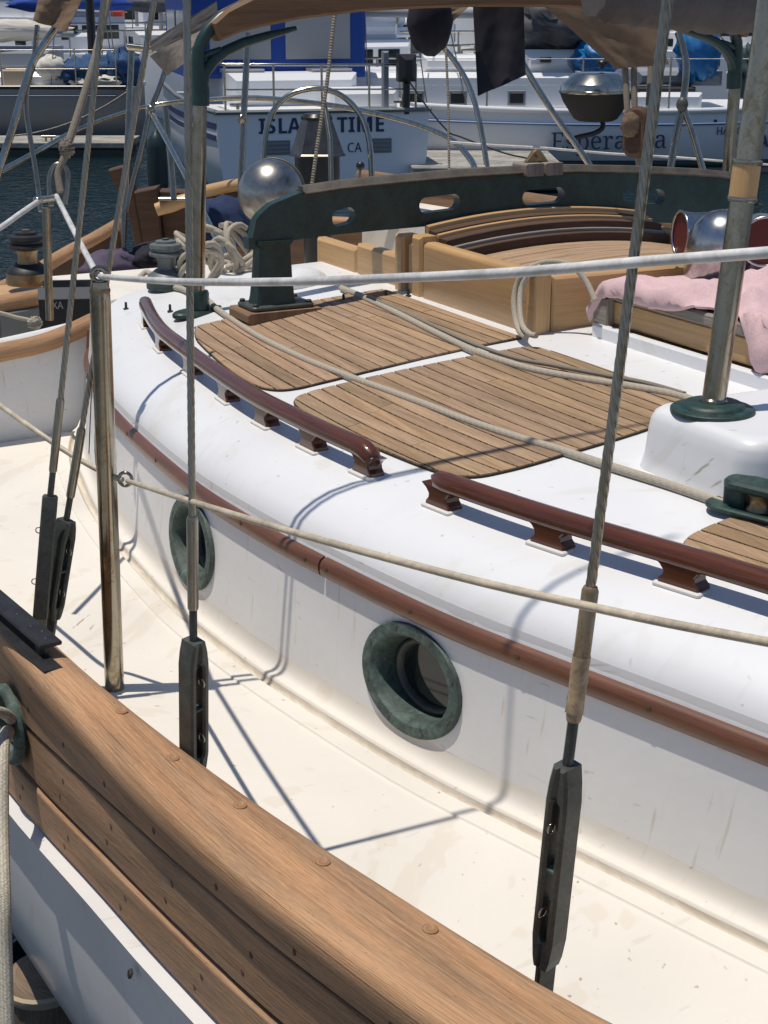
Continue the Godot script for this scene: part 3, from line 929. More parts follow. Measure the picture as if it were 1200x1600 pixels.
func handrail(posts: Array, x0: float, x1: float, aft: bool, label: String) -> void:
	var s = Shape.new()
	var rows = []
	var n = int((x1 - x0) / 0.02)
	for i in n + 1:
		var x = lerpf(x0, x1, float(i) / n)
		var f = rail_frame(x)
		var k = 1.0   # the ends taper down and round off
		var drop = 0.0
		var to_end = x1 - x if not aft else minf(x - x0, x1 - x)
		if to_end < 0.03: k = sqrt(maxf(0.02, 1.0 - pow(1.0 - to_end / 0.03, 2.0)))
		if aft and x - x0 < 0.06: drop = 0.020 * pow(1.0 - (x - x0) / 0.06, 2.0)
		var row = []
		for q in V2([-0.0135, 0.0, -0.016, 0.004, -0.0165, 0.012, -0.014, 0.020, -0.008, 0.0255, 0.0, 0.027, 0.008, 0.0255, 0.014, 0.020, 0.0165, 0.012, 0.016, 0.004, 0.0135, 0.0]):
			row.append(f * Vector3(0, 0.029 - drop + 0.013 + (q.y - 0.013) * k, q.x * k))
		rows.append(row)
	var mid: Vector3 = rail_frame(x0) * Vector3(0, 0.044, 0)
	s.grid(rows, 1.0 if s.is_out(rows, [mid]) else -1.0, true, Vector2(1, 1))
	s.fan(rows[0], Vector3.LEFT); s.fan(rows[-1], Vector3.RIGHT)
	var rail = part(boat, "handrail", s, M.varnish, label)
	for q in posts:
		var f = rail_frame(q[0])
		s = Shape.new()
		var w: float = q[1] * 0.5
		var side = [Vector2(-w - 0.004, 0.0), Vector2(w + 0.004, 0.0), Vector2(w + 0.003, 0.006), Vector2(w - 0.003, 0.012), Vector2(w - 0.004, 0.018), Vector2(w + 0.002, 0.025), Vector2(w + 0.014, 0.0325), Vector2(-w - 0.014, 0.0325), Vector2(-w - 0.002, 0.025), Vector2(-w + 0.004, 0.018), Vector2(-w + 0.003, 0.012), Vector2(-w - 0.003, 0.006)]
		s.slab(side, f * Transform3D(Basis(), Vector3(0, 0.001, -0.0145)), 0.029, 0.002)
		part(rail, "post", s, M.varnish)
		s = Shape.new()
		s.slab(rounded(w * 2.0 + 0.018, 0.040, 0.004), f * Transform3D(Basis(Vector3.RIGHT, Vector3.BACK, Vector3.UP), Vector3(0, -0.004, 0)), 0.0058, 0.0015)
		part(rail, "bedding_pad", s, M.bedding)

# ------------------------------------------------------------------ gear on the cabin roof
func ring_loft(s: Shape, rings: Array, close := true) -> void:   # rings of equal length, bottom to top
	var mid = Vector3.ZERO
	for p in rings[0]: mid += p / rings[0].size()
	s.grid(rings, 1.0 if s.is_out(rings, [mid]) else -1.0, true)
	if close: s.fan(rings[-1], Vector3.UP)

func board(s: Shape, a: Vector3, b: Vector3, thick: float, height: float, r := 0.004) -> void:   # a standing plank from a to b (their lower inner corner line)
	var d = (b - a)
	var along_x = Vector3(d.x, 0, d.z).normalized()
	var t = Transform3D(Basis(along_x, Vector3.UP, along_x.cross(Vector3.UP)), (a + b) * 0.5 + Vector3(0, height * 0.5, 0))
	s.box(t, Vector3(d.length(), height, thick), r)

func build_roof_gear() -> void:
	# white moulding round the foot of the pole
	var s = Shape.new()
	var rings = []
	for q in [[1.375, 0.305, 0.355, 0.045], [1.398, 0.29, 0.334, 0.045], [1.411, 0.279, 0.320, 0.045], [1.43, 0.272, 0.312, 0.045], [1.47, 0.266, 0.305, 0.043], [1.487, 0.261, 0.300, 0.042], [1.497, 0.252, 0.291, 0.040], [1.503, 0.238, 0.277, 0.038], [1.505, 0.215, 0.255, 0.036], [1.506, 0.1, 0.13, 0.02]]:
		var row = []
		for p in rounded(q[1], q[2], q[3], 7): row.append(Vector3(1.742 + p.x, q[0], 1.575 + p.y))
		rings.append(row)
	ring_loft(s, rings)
	part(boat, "mast_moulding", s, M.gelcoat)
	# the pole that stands on it
	var foot = Vector3(1.782, 1.508, 1.492)
	var head = Vector3(1.790, 2.117, 1.553)
	var dirn = (head - foot).normalized()
	var pole = thing("steel_pole", "tall weathered steel pole with a wooden sleeve, standing on the white roof moulding", "pole", foot)
	s = Shape.new()
	s.lathe(V2([0.064, -0.003, 0.064, 0.002, 0.061, 0.004, 0.049, 0.005, 0.047, 0.009, 0.042, 0.012, 0.0, 0.013]), spot(foot), 40)
	part(pole, "base_flange", s, M.worn_green)
	s = Shape.new()
	s.lathe(V2([0.021, 0.010, 0.021, 0.015, 0.0185, 0.018]), along(foot, head), 24)
	part(pole, "collar", s, M.steel)
	s = Shape.new()
	s.tube([foot + dirn * 0.008, foot + dirn * 0.315], 0.0182, 24)
	s.tube([foot + dirn * 0.36, head], 0.0185, 24)
	part(pole, "tube", s, M.steel)
	s = Shape.new()
	s.tube([foot + dirn * 0.318, foot + dirn * 0.365], 0.0205, 24)
	var sleeve = part(pole, "wooden_sleeve", s, M.bright_teak)
	for h in [0.312, 0.366]:
		s = Shape.new()
		s.lathe(V2([0.0, h, 0.022, h, 0.0225, h + 0.004, 0.022, h + 0.007, 0.0, h + 0.007]), along(foot, head), 24)
		part(sleeve, "ring", s, M.steel)
	traveller()
	hatch()
	skylight()
	gallows()
	# turning block bolted to the roof at the right edge
	var at = Vector3(1.615, 1.403, 1.426)
	var block = thing("turning_block", "green bronze turning block on the roof beside the white moulding", "deck block", at)
	var f = Transform3D(Basis(Vector3(0.95, 0.0, -0.31).normalized(), Vector3.UP, Vector3(0.31, 0, 0.95).normalized()), at + Vector3(-0.03, 0.004, 0.0))
	s = Shape.new()
	s.slab(rounded(0.17, 0.062, 0.03, 8), f * Transform3D(Basis(Vector3.RIGHT, Vector3.FORWARD, Vector3.UP), Vector3(0, 0, 0)), 0.008, 0.0025)
	part(block, "base_plate", s, M.worn_green)
	s = Shape.new()
	s.slab(rounded(0.135, 0.052, 0.025, 8), f * Transform3D(Basis(Vector3.RIGHT, Vector3.FORWARD, Vector3.UP), Vector3(-0.01, 0.034, 0)), 0.014, 0.004)
	s.box(f * Transform3D(Basis(), Vector3(0.04, 0.02, 0.008)), Vector3(0.035, 0.034, 0.038), 0.004)
	s.box(f * Transform3D(Basis(), Vector3(-0.06, 0.02, 0.008)), Vector3(0.03, 0.034, 0.038), 0.004)
	part(block, "cheek", s, M.worn_green)
	s = Shape.new()
	s.lathe(V2([0.021, 0.009, 0.016, 0.016, 0.016, 0.026, 0.021, 0.033]), f, 20)
	part(block, "sheave", s, M.brass)
	# lines led along the roof
	s = Shape.new()
	var path = curve([Vector3(3.565, 1.402, 1.351), Vector3(3.477, 1.401, 1.336), Vector3(3.371, 1.400, 1.319), Vector3(3.080, 1.401, 1.286), Vector3(2.827, 1.402, 1.279), Vector3(2.634, 1.404, 1.287), Vector3(2.491, 1.406, 1.297), Vector3(2.362, 1.407, 1.308), Vector3(2.239, 1.407, 1.317), Vector3(2.101, 1.408, 1.335), Vector3(1.981, 1.409, 1.357), Vector3(1.863, 1.410, 1.374), Vector3(1.759, 1.410, 1.393), Vector3(1.670, 1.409, 1.406), Vector3(1.620, 1.409, 1.412)], 5)
	s.tube(path, 0.0074, 10, true, Vector2(9, 40))
	single("deck_line", "long pale rope led along the roof from the green turning block past the traveller post", "rope", s, M.rope)
	s = Shape.new()
	s.tube(curve([Vector3(3.330, 1.438, 1.617), Vector3(3.228, 1.438, 1.612), Vector3(3.106, 1.438, 1.600), Vector3(2.974, 1.437, 1.588), Vector3(2.776, 1.436, 1.566), Vector3(2.589, 1.435, 1.550), Vector3(2.454, 1.435, 1.555), Vector3(2.362, 1.437, 1.568), Vector3(2.264, 1.439, 1.602), Vector3(2.160, 1.442, 1.640), Vector3(2.081, 1.443, 1.664), Vector3(2.034, 1.443, 1.662)], 5), 0.0078, 10, true, Vector2(9, 40))
	var line2 = single("deck_line", "thicker pale rope led along the roof beside the wooden hatch coaming", "rope", s, M.rope)
	s = Shape.new()
	s.tube(curve([Vector3(3.112, 1.445, 1.603), Vector3(2.973, 1.444, 1.596), Vector3(2.768, 1.443, 1.577), Vector3(2.593, 1.442, 1.566), Vector3(2.457, 1.443, 1.572), Vector3(2.380, 1.445, 1.594), Vector3(2.275, 1.447, 1.623), Vector3(2.164, 1.449, 1.656), Vector3(2.068, 1.449, 1.667)], 5), 0.0046, 8, true, Vector2(9, 30))
	single("flecked_line", "thin flecked rope lying on the thicker rope beside the hatch coaming", "rope", s, M.grey_rope)
	s = Shape.new()
	s.tube([Vector3(3.168, 1.439, 1.610), Vector3(3.109, 1.439, 1.605)], 0.0105, 10)
	part(line2, "whipping", s, M.black_iron)
	# rope hanging in a bight over the hatch coaming
	s = Shape.new()
	s.tube(curve([Vector3(2.569, 1.456, 1.660), Vector3(2.606, 1.460, 1.668), Vector3(2.641, 1.476, 1.680), Vector3(2.666, 1.511, 1.690), Vector3(2.671, 1.543, 1.700), Vector3(2.659, 1.570, 1.710), Vector3(2.646, 1.588, 1.740), Vector3(2.621, 1.591, 1.770), Vector3(2.591, 1.579, 1.790), Vector3(2.565, 1.555, 1.800), Vector3(2.534, 1.524, 1.800)], 6), 0.0062, 9, true, Vector2(9, 36))
	s.tube(curve([Vector3(2.524, 1.468, 1.655), Vector3(2.548, 1.467, 1.655), Vector3(2.597, 1.475, 1.668), Vector3(2.635, 1.506, 1.685), Vector3(2.654, 1.539, 1.700), Vector3(2.647, 1.565, 1.712), Vector3(2.638, 1.584, 1.735)], 6), 0.0058, 9, true, Vector2(9, 36))
	single("hanging_rope", "looped pale rope hung over the forward end of the wooden hatch coaming", "rope", s, M.rope)
	# bolts left standing in the roof
	for p in [Vector3(3.667, 1.366, 1.183), Vector3(3.587, 1.373, 1.224), Vector3(3.528, 1.378, 1.249), Vector3(3.222, 1.426, 1.570), Vector3(3.182, 1.434, 1.661), Vector3(3.155, 1.438, 1.707)]:
		s = Shape.new()
		s.lathe(V2([0.007, 0.0, 0.007, 0.004, 0.0035, 0.005, 0.003, 0.019, 0.0, 0.020]), spot(p), 10)
		part(boat, "roof_stud", s, M.studs)

func traveller() -> void:
	var foot = Vector3(3.235, roof(3.235, 1.40), 1.40)
	var t = thing("mainsheet_traveller", "green arched mainsheet traveller bridge with slots, spanning the cabin roof before the cockpit", "traveller", foot)
	var s = Shape.new()
	s.box(spot(Vector3(3.235, foot.y + 0.008, 1.402)), Vector3(0.125, 0.026, 0.185), 0.005)
	part(t, "wooden_pad", s, M.old_teak)
	s = Shape.new()
	s.slab(rounded(0.10, 0.155, 0.012), Transform3D(Basis(Vector3.RIGHT, Vector3.FORWARD, Vector3.UP), Vector3(3.235, foot.y + 0.0215, 1.402)), 0.011, 0.003)
	var plate = part(t, "base_plate", s, M.dark_bronze)
	for a in [-1, 1]:
		for b in [-1, 1]:
			s = Shape.new()
			s.lathe(V2([0.007, 0.0, 0.007, 0.005, 0.004, 0.007, 0.0, 0.0075]), spot(Vector3(3.235 + a * 0.04, foot.y + 0.032, 1.402 + b * 0.066)), 8)
			part(plate, "bolt", s, M.studs)
	for far in 2:
		s = Shape.new()
		var rings = []
		for q in [[foot.y + 0.031, 0.062, 0.098], [foot.y + 0.05, 0.056, 0.092], [1.50, 0.052, 0.084], [1.570, 0.05, 0.076], [1.578, 0.056, 0.090], [1.584, 0.056, 0.090]]:
			var row = []
			for p in rounded(q[1], q[2], 0.008, 3):
				var z: float = 1.392 + p.y + (q[0] - 1.45) * 0.02
				row.append(Vector3(3.232 + p.x, q[0], z if far == 0 else 2.0 * CENTRE - z))
			rings.append(row)
		ring_loft(s, rings)
		part(t, "post", s, M.green_paint)
	# arched web, cut by slots: pieces meet at the slot centres
	var top = [Vector3(3.210, 1.593, 1.341), Vector3(3.210, 1.621, 1.344), Vector3(3.210, 1.640, 1.356), Vector3(3.210, 1.664, 1.388), Vector3(3.210, 1.686, 1.459), Vector3(3.210, 1.695, 1.572), Vector3(3.210, 1.700, 1.705), Vector3(3.210, 1.705, 1.877), Vector3(3.210, 1.705, 2.056), Vector3(3.210, 1.701, 2.206), Vector3(3.210, 1.689, 2.401), Vector3(3.210, 1.672, 2.605), Vector3(3.210, 1.648, 2.799)]
	var low = [Vector3(3.210, 1.567, 1.340), Vector3(3.210, 1.571, 1.362), Vector3(3.210, 1.576, 1.393), Vector3(3.210, 1.581, 1.449), Vector3(3.210, 1.585, 1.505), Vector3(3.210, 1.588, 1.637), Vector3(3.210, 1.590, 1.808), Vector3(3.210, 1.584, 2.023), Vector3(3.210, 1.575, 2.212), Vector3(3.210, 1.561, 2.409), Vector3(3.210, 1.542, 2.616), Vector3(3.210, 1.525, 2.746), Vector3(3.210, 1.512, 2.813)]
	var T = []; var B = []
	for p in top: T.append(Vector2(p.z, p.y))
	for p in low: B.append(Vector2(p.z, p.y))
	var slots = []
	for q in [Vector3(3.210, 1.623, 1.537), Vector3(3.210, 1.628, 1.601), Vector3(3.210, 1.639, 1.766), Vector3(3.210, 1.643, 1.881), Vector3(3.210, 1.641, 2.053), Vector3(3.210, 1.643, 2.180), Vector3(3.210, 1.629, 2.353), Vector3(3.210, 1.621, 2.490)]: slots.append(Vector2(q.z, q.y))
	s = Shape.new()
	var flat = Transform3D(Basis(Vector3.BACK, Vector3.UP, Vector3.LEFT), Vector3(3.245, 0, 0))
	var cuts = [T[0].x - 0.01]
	for k in 4: cuts.append((slots[2 * k].x + slots[2 * k + 1].x) * 0.5)
	cuts.append(T[-1].x)
	var half = 0.0185
	for k in 5:
		var za: float = cuts[k]; var zb: float = cuts[k + 1]
		var poly = []
		# along the top from za to zb
		var up = []
		for i in 25: up.append(lerpf(za, zb, i / 24.0))
		for z in up: poly.append(Vector2(z, arc_at(T, z)))
		if k < 4:   # notch of the slot on the right
			poly.append(Vector2(zb, slots[2 * k].lerp(slots[2 * k + 1], 0.5).y + half))
			var a: Vector2 = slots[2 * k]
			for i in 9:
				var g = PI * 0.5 + PI * i / 8.0
				poly.append(Vector2(a.x + half + cos(g) * half * 0.9, a.y + sin(g) * half))
			poly.append(Vector2(zb, slots[2 * k].lerp(slots[2 * k + 1], 0.5).y - half))
		up.reverse()
		for z in up: poly.append(Vector2(z, arc_at(B, z)))
		if k > 0:
			var b: Vector2 = slots[2 * k - 1]
			var m: Vector2 = slots[2 * k - 2].lerp(slots[2 * k - 1], 0.5)
			poly.append(Vector2(za, m.y - half))
			for i in 9:
				var g = -PI * 0.5 + PI * i / 8.0
				poly.append(Vector2(b.x - half + cos(g) * half * 0.9, b.y + sin(g) * half))
			poly.append(Vector2(za, m.y + half))
		s.slab(poly, flat, 0.030, 0.0)
	part(t, "arch", s, M.green_paint)
	s = Shape.new()
	var rows = []
	for i in 41:
		var z = lerpf(T[4].x + 0.01, T[-1].x - 0.02, i / 40.0)
		var y = arc_at(T, z)
		var row = []
		for q in V2([-0.027, -0.006, -0.027, 0.0, -0.014, 0.002, -0.013, 0.012, 0.013, 0.012, 0.014, 0.002, 0.027, 0.0, 0.027, -0.006]): row.append(Vector3(3.232 + q.x, y + q.y, z))
		rows.append(row)
	s.grid(rows, 1.0 if s.is_out(rows, [Vector3(3.232, rows[0][0].y, rows[0][0].z)]) else -1.0, true)
	s.fan(rows[0], Vector3.FORWARD)
	part(t, "track", s, M.track_bronze)
	# sliding car on the track
	var c = Vector3(3.200, 1.713, 2.105)
	s = Shape.new()
	for d in [-0.028, 0.028]: s.box(spot(Vector3(3.228, c.y - 0.004, c.z + d)), Vector3(0.07, 0.030, 0.052), 0.004)
	var car = part(t, "slide_car", s, M.grey_wood)
	s = Shape.new()
	s.slab(V2([-0.034, 0.0, 0.034, 0.0, 0.012, 0.026, 0.004, 0.031, -0.004, 0.031, -0.012, 0.026]), Transform3D(Basis(Vector3.BACK, Vector3.UP, Vector3.LEFT), Vector3(3.235, c.y + 0.011, c.z - 0.005)), 0.012, 0.002)
	s.lathe(V2([0.0055, -0.008, 0.0055, 0.018, 0.0, 0.018]), Transform3D(Basis(Vector3.UP, Vector3.LEFT, Vector3.BACK), Vector3(3.235, c.y + 0.028, c.z - 0.005)), 10)
	part(car, "eye_plate", s, M.brass)

func arc_at(L: Array, z: float) -> float:
	if z <= L[0].x: return L[0].y
	for i in L.size() - 1:
		if z <= L[i + 1].x: return lerpf(L[i].y, L[i + 1].y, (z - L[i].x) / maxf(1e-6, L[i + 1].x - L[i].x))
	return L[-1].y

func arched(z: float) -> float:
	return 0.035 * (1.0 - pow((z - CENTRE) / 0.37, 2.0))

func arched_bar(s: Shape, x0: float, x1: float, y0: float, y1: float, z0: float, z1: float, uv := Vector2.ZERO) -> void:   # a board across the boat, bent to the camber
	var rows = []
	for i in 15:
		var z = lerpf(z0, z1, i / 14.0)
		var a = arched(z)
		var row = []
		for q in V2([x0, y0, x0, y1 - 0.003, x0 + 0.003, y1, x1 - 0.003, y1, x1, y1 - 0.003, x1, y0]): row.append(Vector3(q.x, q.y + a, z))
		rows.append(row)
	s.grid(rows, 1.0 if s.is_out(rows, [Vector3((x0 + x1) * 0.5, (y0 + y1) * 0.5 + arched(z0), z0)]) else -1.0, true, Vector2(1, 1), uv)
	s.fan(rows[0], Vector3.FORWARD); s.fan(rows[-1], Vector3.BACK)

func hatch() -> void:
	var y0 = 1.432
	var s = Shape.new()
	# rounded near coaming board
	var rows = []
	for x in [2.640, 2.648, 3.115, 3.12]:
		var k = 0.004 if x == 2.640 or x == 3.12 else 0.0
		var row = []
		for q in V2([1.725, y0, 1.725, 1.556, 1.729, 1.565, 1.736, 1.569, 1.756, 1.569, 1.763, 1.565, 1.767, 1.556, 1.767, y0]): row.append(Vector3(x, q.y - k * 0.7, clampf(q.x, 1.725 + k, 1.767 - k)))
		rows.append(row)
	s.grid(rows, 1.0 if s.is_out(rows, [Vector3(2.64, 1.5, 1.745)]) else -1.0, true, Vector2(1, 1), Vector2(0.3, 0.1))
	s.fan(rows[0], Vector3.LEFT)
	var h = part(boat, "companionway_coaming", s, M.bright_teak, "varnished teak coaming boards of the companionway hatch")
	for q in [[3.125, 3.175, 1.580], [3.215, 3.26, 1.573], [3.18, 3.21, 1.560]]:
		s = Shape.new()
		s.box(spot(Vector3((q[0] + q[1]) * 0.5, (y0 + q[2]) * 0.5, 1.748)), Vector3(q[1] - q[0] - 0.002, q[2] - y0, 0.05 if q[0] != 3.18 else 0.03), 0.007)
		part(h, "end_block", s, M.bright_teak)
	for q in [[3.262, 3.50, 1.515], [3.504, 3.74, 1.50]]:
		s = Shape.new()
		s.box(spot(Vector3((q[0] + q[1]) * 0.5, (y0 + q[2]) * 0.5 - 0.01, 1.76)), Vector3(q[1] - q[0], q[2] - y0 + 0.02, 0.035), 0.007)
		part(h, "side_board", s, M.bright_teak)
	s = Shape.new()
	board(s, Vector3(2.656, y0, 1.769), Vector3(2.656, y0, 2.39), 0.03, 0.125, 0.005)
	part(h, "front_board", s, M.bright_teak)
	s = Shape.new()
	board(s, Vector3(2.64, y0, 2.415), Vector3(3.2, y0, 2.415), 0.04, 0.125, 0.005)
	part(h, "side_board", s, M.bright_teak)
	s = Shape.new()
	s.box(spot(Vector3(2.655, 1.50, 1.74)), Vector3(0.036, 0.128, 0.034), 0.004)
	part(h, "corner_post", s, M.bright_teak)
	s = Shape.new()
	s.box(spot(Vector3(2.93, 1.46, 2.09)), Vector3(0.54, 0.05, 0.60), 0.0)
	part(h, "hatch_well", s, M.dark_teak)
	# slats of the sliding hatch
	s = Shape.new()
	arched_bar(s, 2.690, 2.715, 1.49, 1.520, 1.775, 2.385)
	var top = part(boat, "sliding_hatch", s, M.old_teak, "sliding hatch of teak slats between the coamings")
	for k in 9:
		s = Shape.new()
		var x = 2.718 + k * 0.038
		arched_bar(s, x, x + 0.0345, 1.492, 1.5175 + 0.001 * (k % 2), 1.775, 2.385, Vector2(k * 0.31, k * 0.17))
		part(top, "slat", s, M.deck_teak)
	for q in [[3.064, 3.082, 1.538, M.dark_teak], [3.084, 3.094, 1.546, M.grey_wood], [3.096, 3.132, 1.562, M.dark_teak], [3.134, 3.146, 1.570, M.bright_teak], [3.148, 3.18, 1.574, M.dark_teak], [3.182, 3.20, 1.584, M.bright_teak]]:
		s = Shape.new()
		arched_bar(s, q[0], q[1], 1.48, q[2], 1.775, 2.39)
		part(top, "cross_beam", s, q[3])

func skylight() -> void:
	var s = Shape.new()
	var rows = []
	board(s, Vector3(1.4, 1.42, 1.822), Vector3(2.562, 1.42, 1.822), 0.018, 0.052, 0.004)
	s.box(spot(Vector3(2.556, 1.448, 2.08)), Vector3(0.018, 0.052, 0.50), 0.004)
	var lip = part(boat, "skylight_kerb", s, M.gelcoat)
	s = Shape.new()
	s.box(spot(Vector3(2.0, 1.498, 2.09)), Vector3(1.06, 0.052, 0.50), 0.005)
	var k = part(boat, "skylight", s, M.bright_teak, "weathered wooden skylight box under the pink towel")
	s = Shape.new()
	board(s, Vector3(1.46, 1.5245, 1.843), Vector3(2.545, 1.5245, 1.843), 0.022, 0.024, 0.004)
	board(s, Vector3(2.534, 1.5245, 1.856), Vector3(2.534, 1.5245, 2.33), 0.022, 0.024, 0.004)
	part(k, "frame", s, M.grey_wood)
	s = Shape.new()
	s.box(spot(Vector3(1.99, 1.534, 2.09)), Vector3(1.06, 0.016, 0.46), 0.003)
	part(k, "lid", s, M.dark_teak)
	s = Shape.new()
	s.box(spot(Vector3(2.547, 1.49, 1.832)), Vector3(0.05, 0.075, 0.02), 0.003)
	part(k, "corner_block", s, M.grey_wood)
	# pink towel: a cloth sheet draped over the box, with folds
	var no = FastNoiseLite.new()
	no.seed = 8; no.frequency = 1.0
	var U = 70
	var W = 40
	s = Shape.new()
	rows = []
	var under = []
	for i in U + 1:
		var row = []; var row2 = []
		var u = float(i) / U
		for j in W + 1:
			var w = float(j) / W
			var x = lerpf(2.585, 1.62, u)
			# how far the hem hangs over the near edge, as it varies along the box
			var hem = 0.012 + 0.012 * sin(u * 9.0) + 0.13 * smoothstep(0.47, 0.56, u) * (0.8 + 0.2 * sin(u * 30.0)) - 0.028 * exp(-pow((u - 0.40) / 0.07, 2.0)) + 0.02 * smoothstep(0.1, 0.0, u)
			var L = 0.46 + hem
			var d = w * L   # distance from the hem
			var z: float; var y: float
			if d < hem:
				z = 1.822 - 0.008 * sin(d * 60.0); y = 1.556 - (hem - d)
			else:
				z = 1.822 + (d - hem); y = 1.556
			var fold = maxf(0.0, no.get_noise_2d(x * 6.0 + z * 4.0, z * 4.0 - x * 2.0)) * 0.032 + no.get_noise_2d(x * 14.0, z * 9.0) * 0.005
			var ridge = 0.034 * exp(-absf((x - 2.34 + (z - 1.82) * 0.5) / 0.05)) + 0.030 * exp(-absf((x - 2.12 - (z - 1.82) * 0.7) / 0.04)) + 0.022 * exp(-pow((x - 1.98 + (z - 1.82) * 0.4) / 0.035, 2.0))
			y += (fold + ridge) * smoothstep(0.0, 0.05, d) + 0.004
			z -= 0.030 * maxf(0.0, no.get_noise_2d(x * 30.0, 3.0)) * (1.0 - smoothstep(0.0, hem + 0.001, d))
			if u < 0.05: y -= (0.05 - u) * 1.1
			row.append(Vector3(x, y, z)); row2.append(Vector3(x, y - 0.005, z + 0.004))
		rows.append(row); under.append(row2)
	s.grid(rows, 1.0); s.grid(under, -1.0)
	var edge = [[], []]
	for i in U + 1:
		edge[0].append(rows[i][0]); edge[1].append(under[i][0])
	s.grid(edge, 1.0)
	for i in s.n.size():
		pass
	single("towel", "rumpled pink terry towel spread over the wooden skylight", "towel", s, M.pink_terry)
	# two steel cowl ventilators standing behind the towel
	for k2 in 2:
		var mouth = Vector3(2.602, 1.631, 2.059) if k2 == 0 else Vector3(2.344, 1.649, 2.066)
		var v = thing("cowl_vent", ["polished steel cowl ventilator with a red throat, behind the pink towel", "polished steel cowl ventilator at the right edge behind the steel pole"][k2], "ventilator", Vector3(mouth.x - 0.03, 1.55, mouth.z + 0.09))
		var face = Vector3(-0.35, 0.05, -0.95).normalized() if k2 == 0 else Vector3(-0.8, 0.0, -0.55).normalized()
		if k2 == 0: face = Vector3(0.30, 0.02, -0.95).normalized()
		var up = Vector3.UP
		var back = mouth - face * 0.10
		s = Shape.new()
		var path = [mouth, mouth - face * 0.012, mouth - face * 0.03, mouth - face * 0.055, mouth - face * 0.085 - up * 0.004, mouth - face * 0.11 - up * 0.018, mouth - face * 0.122 - up * 0.045, mouth - face * 0.124 - up * 0.08, mouth - face * 0.124 - up * 0.12]
		s.tube(path, [0.049, 0.047, 0.045, 0.046, 0.050, 0.054, 0.054, 0.050, 0.048], 28, false)
		part(v, "cowl", s, M.spun_steel)
		s = Shape.new()
		s.tube([mouth - face * 0.002, mouth - face * 0.05, mouth - face * 0.09], [0.0465, 0.043, 0.042], 28, true)
		for i in s.n.size(): s.n[i] = -s.n[i]
		part(v, "throat", s, M.red_paint)
		s = Shape.new()
		var rim = []
		var fr = s.frames([mouth, mouth - face])
		for i in 29: rim.append(mouth + (fr[0][0] * cos(TAU * i / 28.0) + fr[0][1] * sin(TAU * i / 28.0)) * 0.048)
		s.tube(rim, 0.0032, 8, false)
		part(v, "rim", s, M.spun_steel)
	var dome_at = Vector3(2.460, 1.625, 2.054)
	var dome = thing("vent_dome", "round brushed steel ventilator dome between the two cowls", "ventilator", dome_at - Vector3(0, 0.06, 0))
	s = Shape.new()
	s.lathe(V2([0.05, -0.10, 0.058, -0.06, 0.066, -0.03, 0.070, 0.0, 0.066, 0.030, 0.054, 0.052, 0.036, 0.066, 0.016, 0.073, 0.0, 0.074]), Transform3D(Basis(Vector3.FORWARD, -0.45), dome_at), 32)
	part(dome, "shell", s, M.spun_steel)

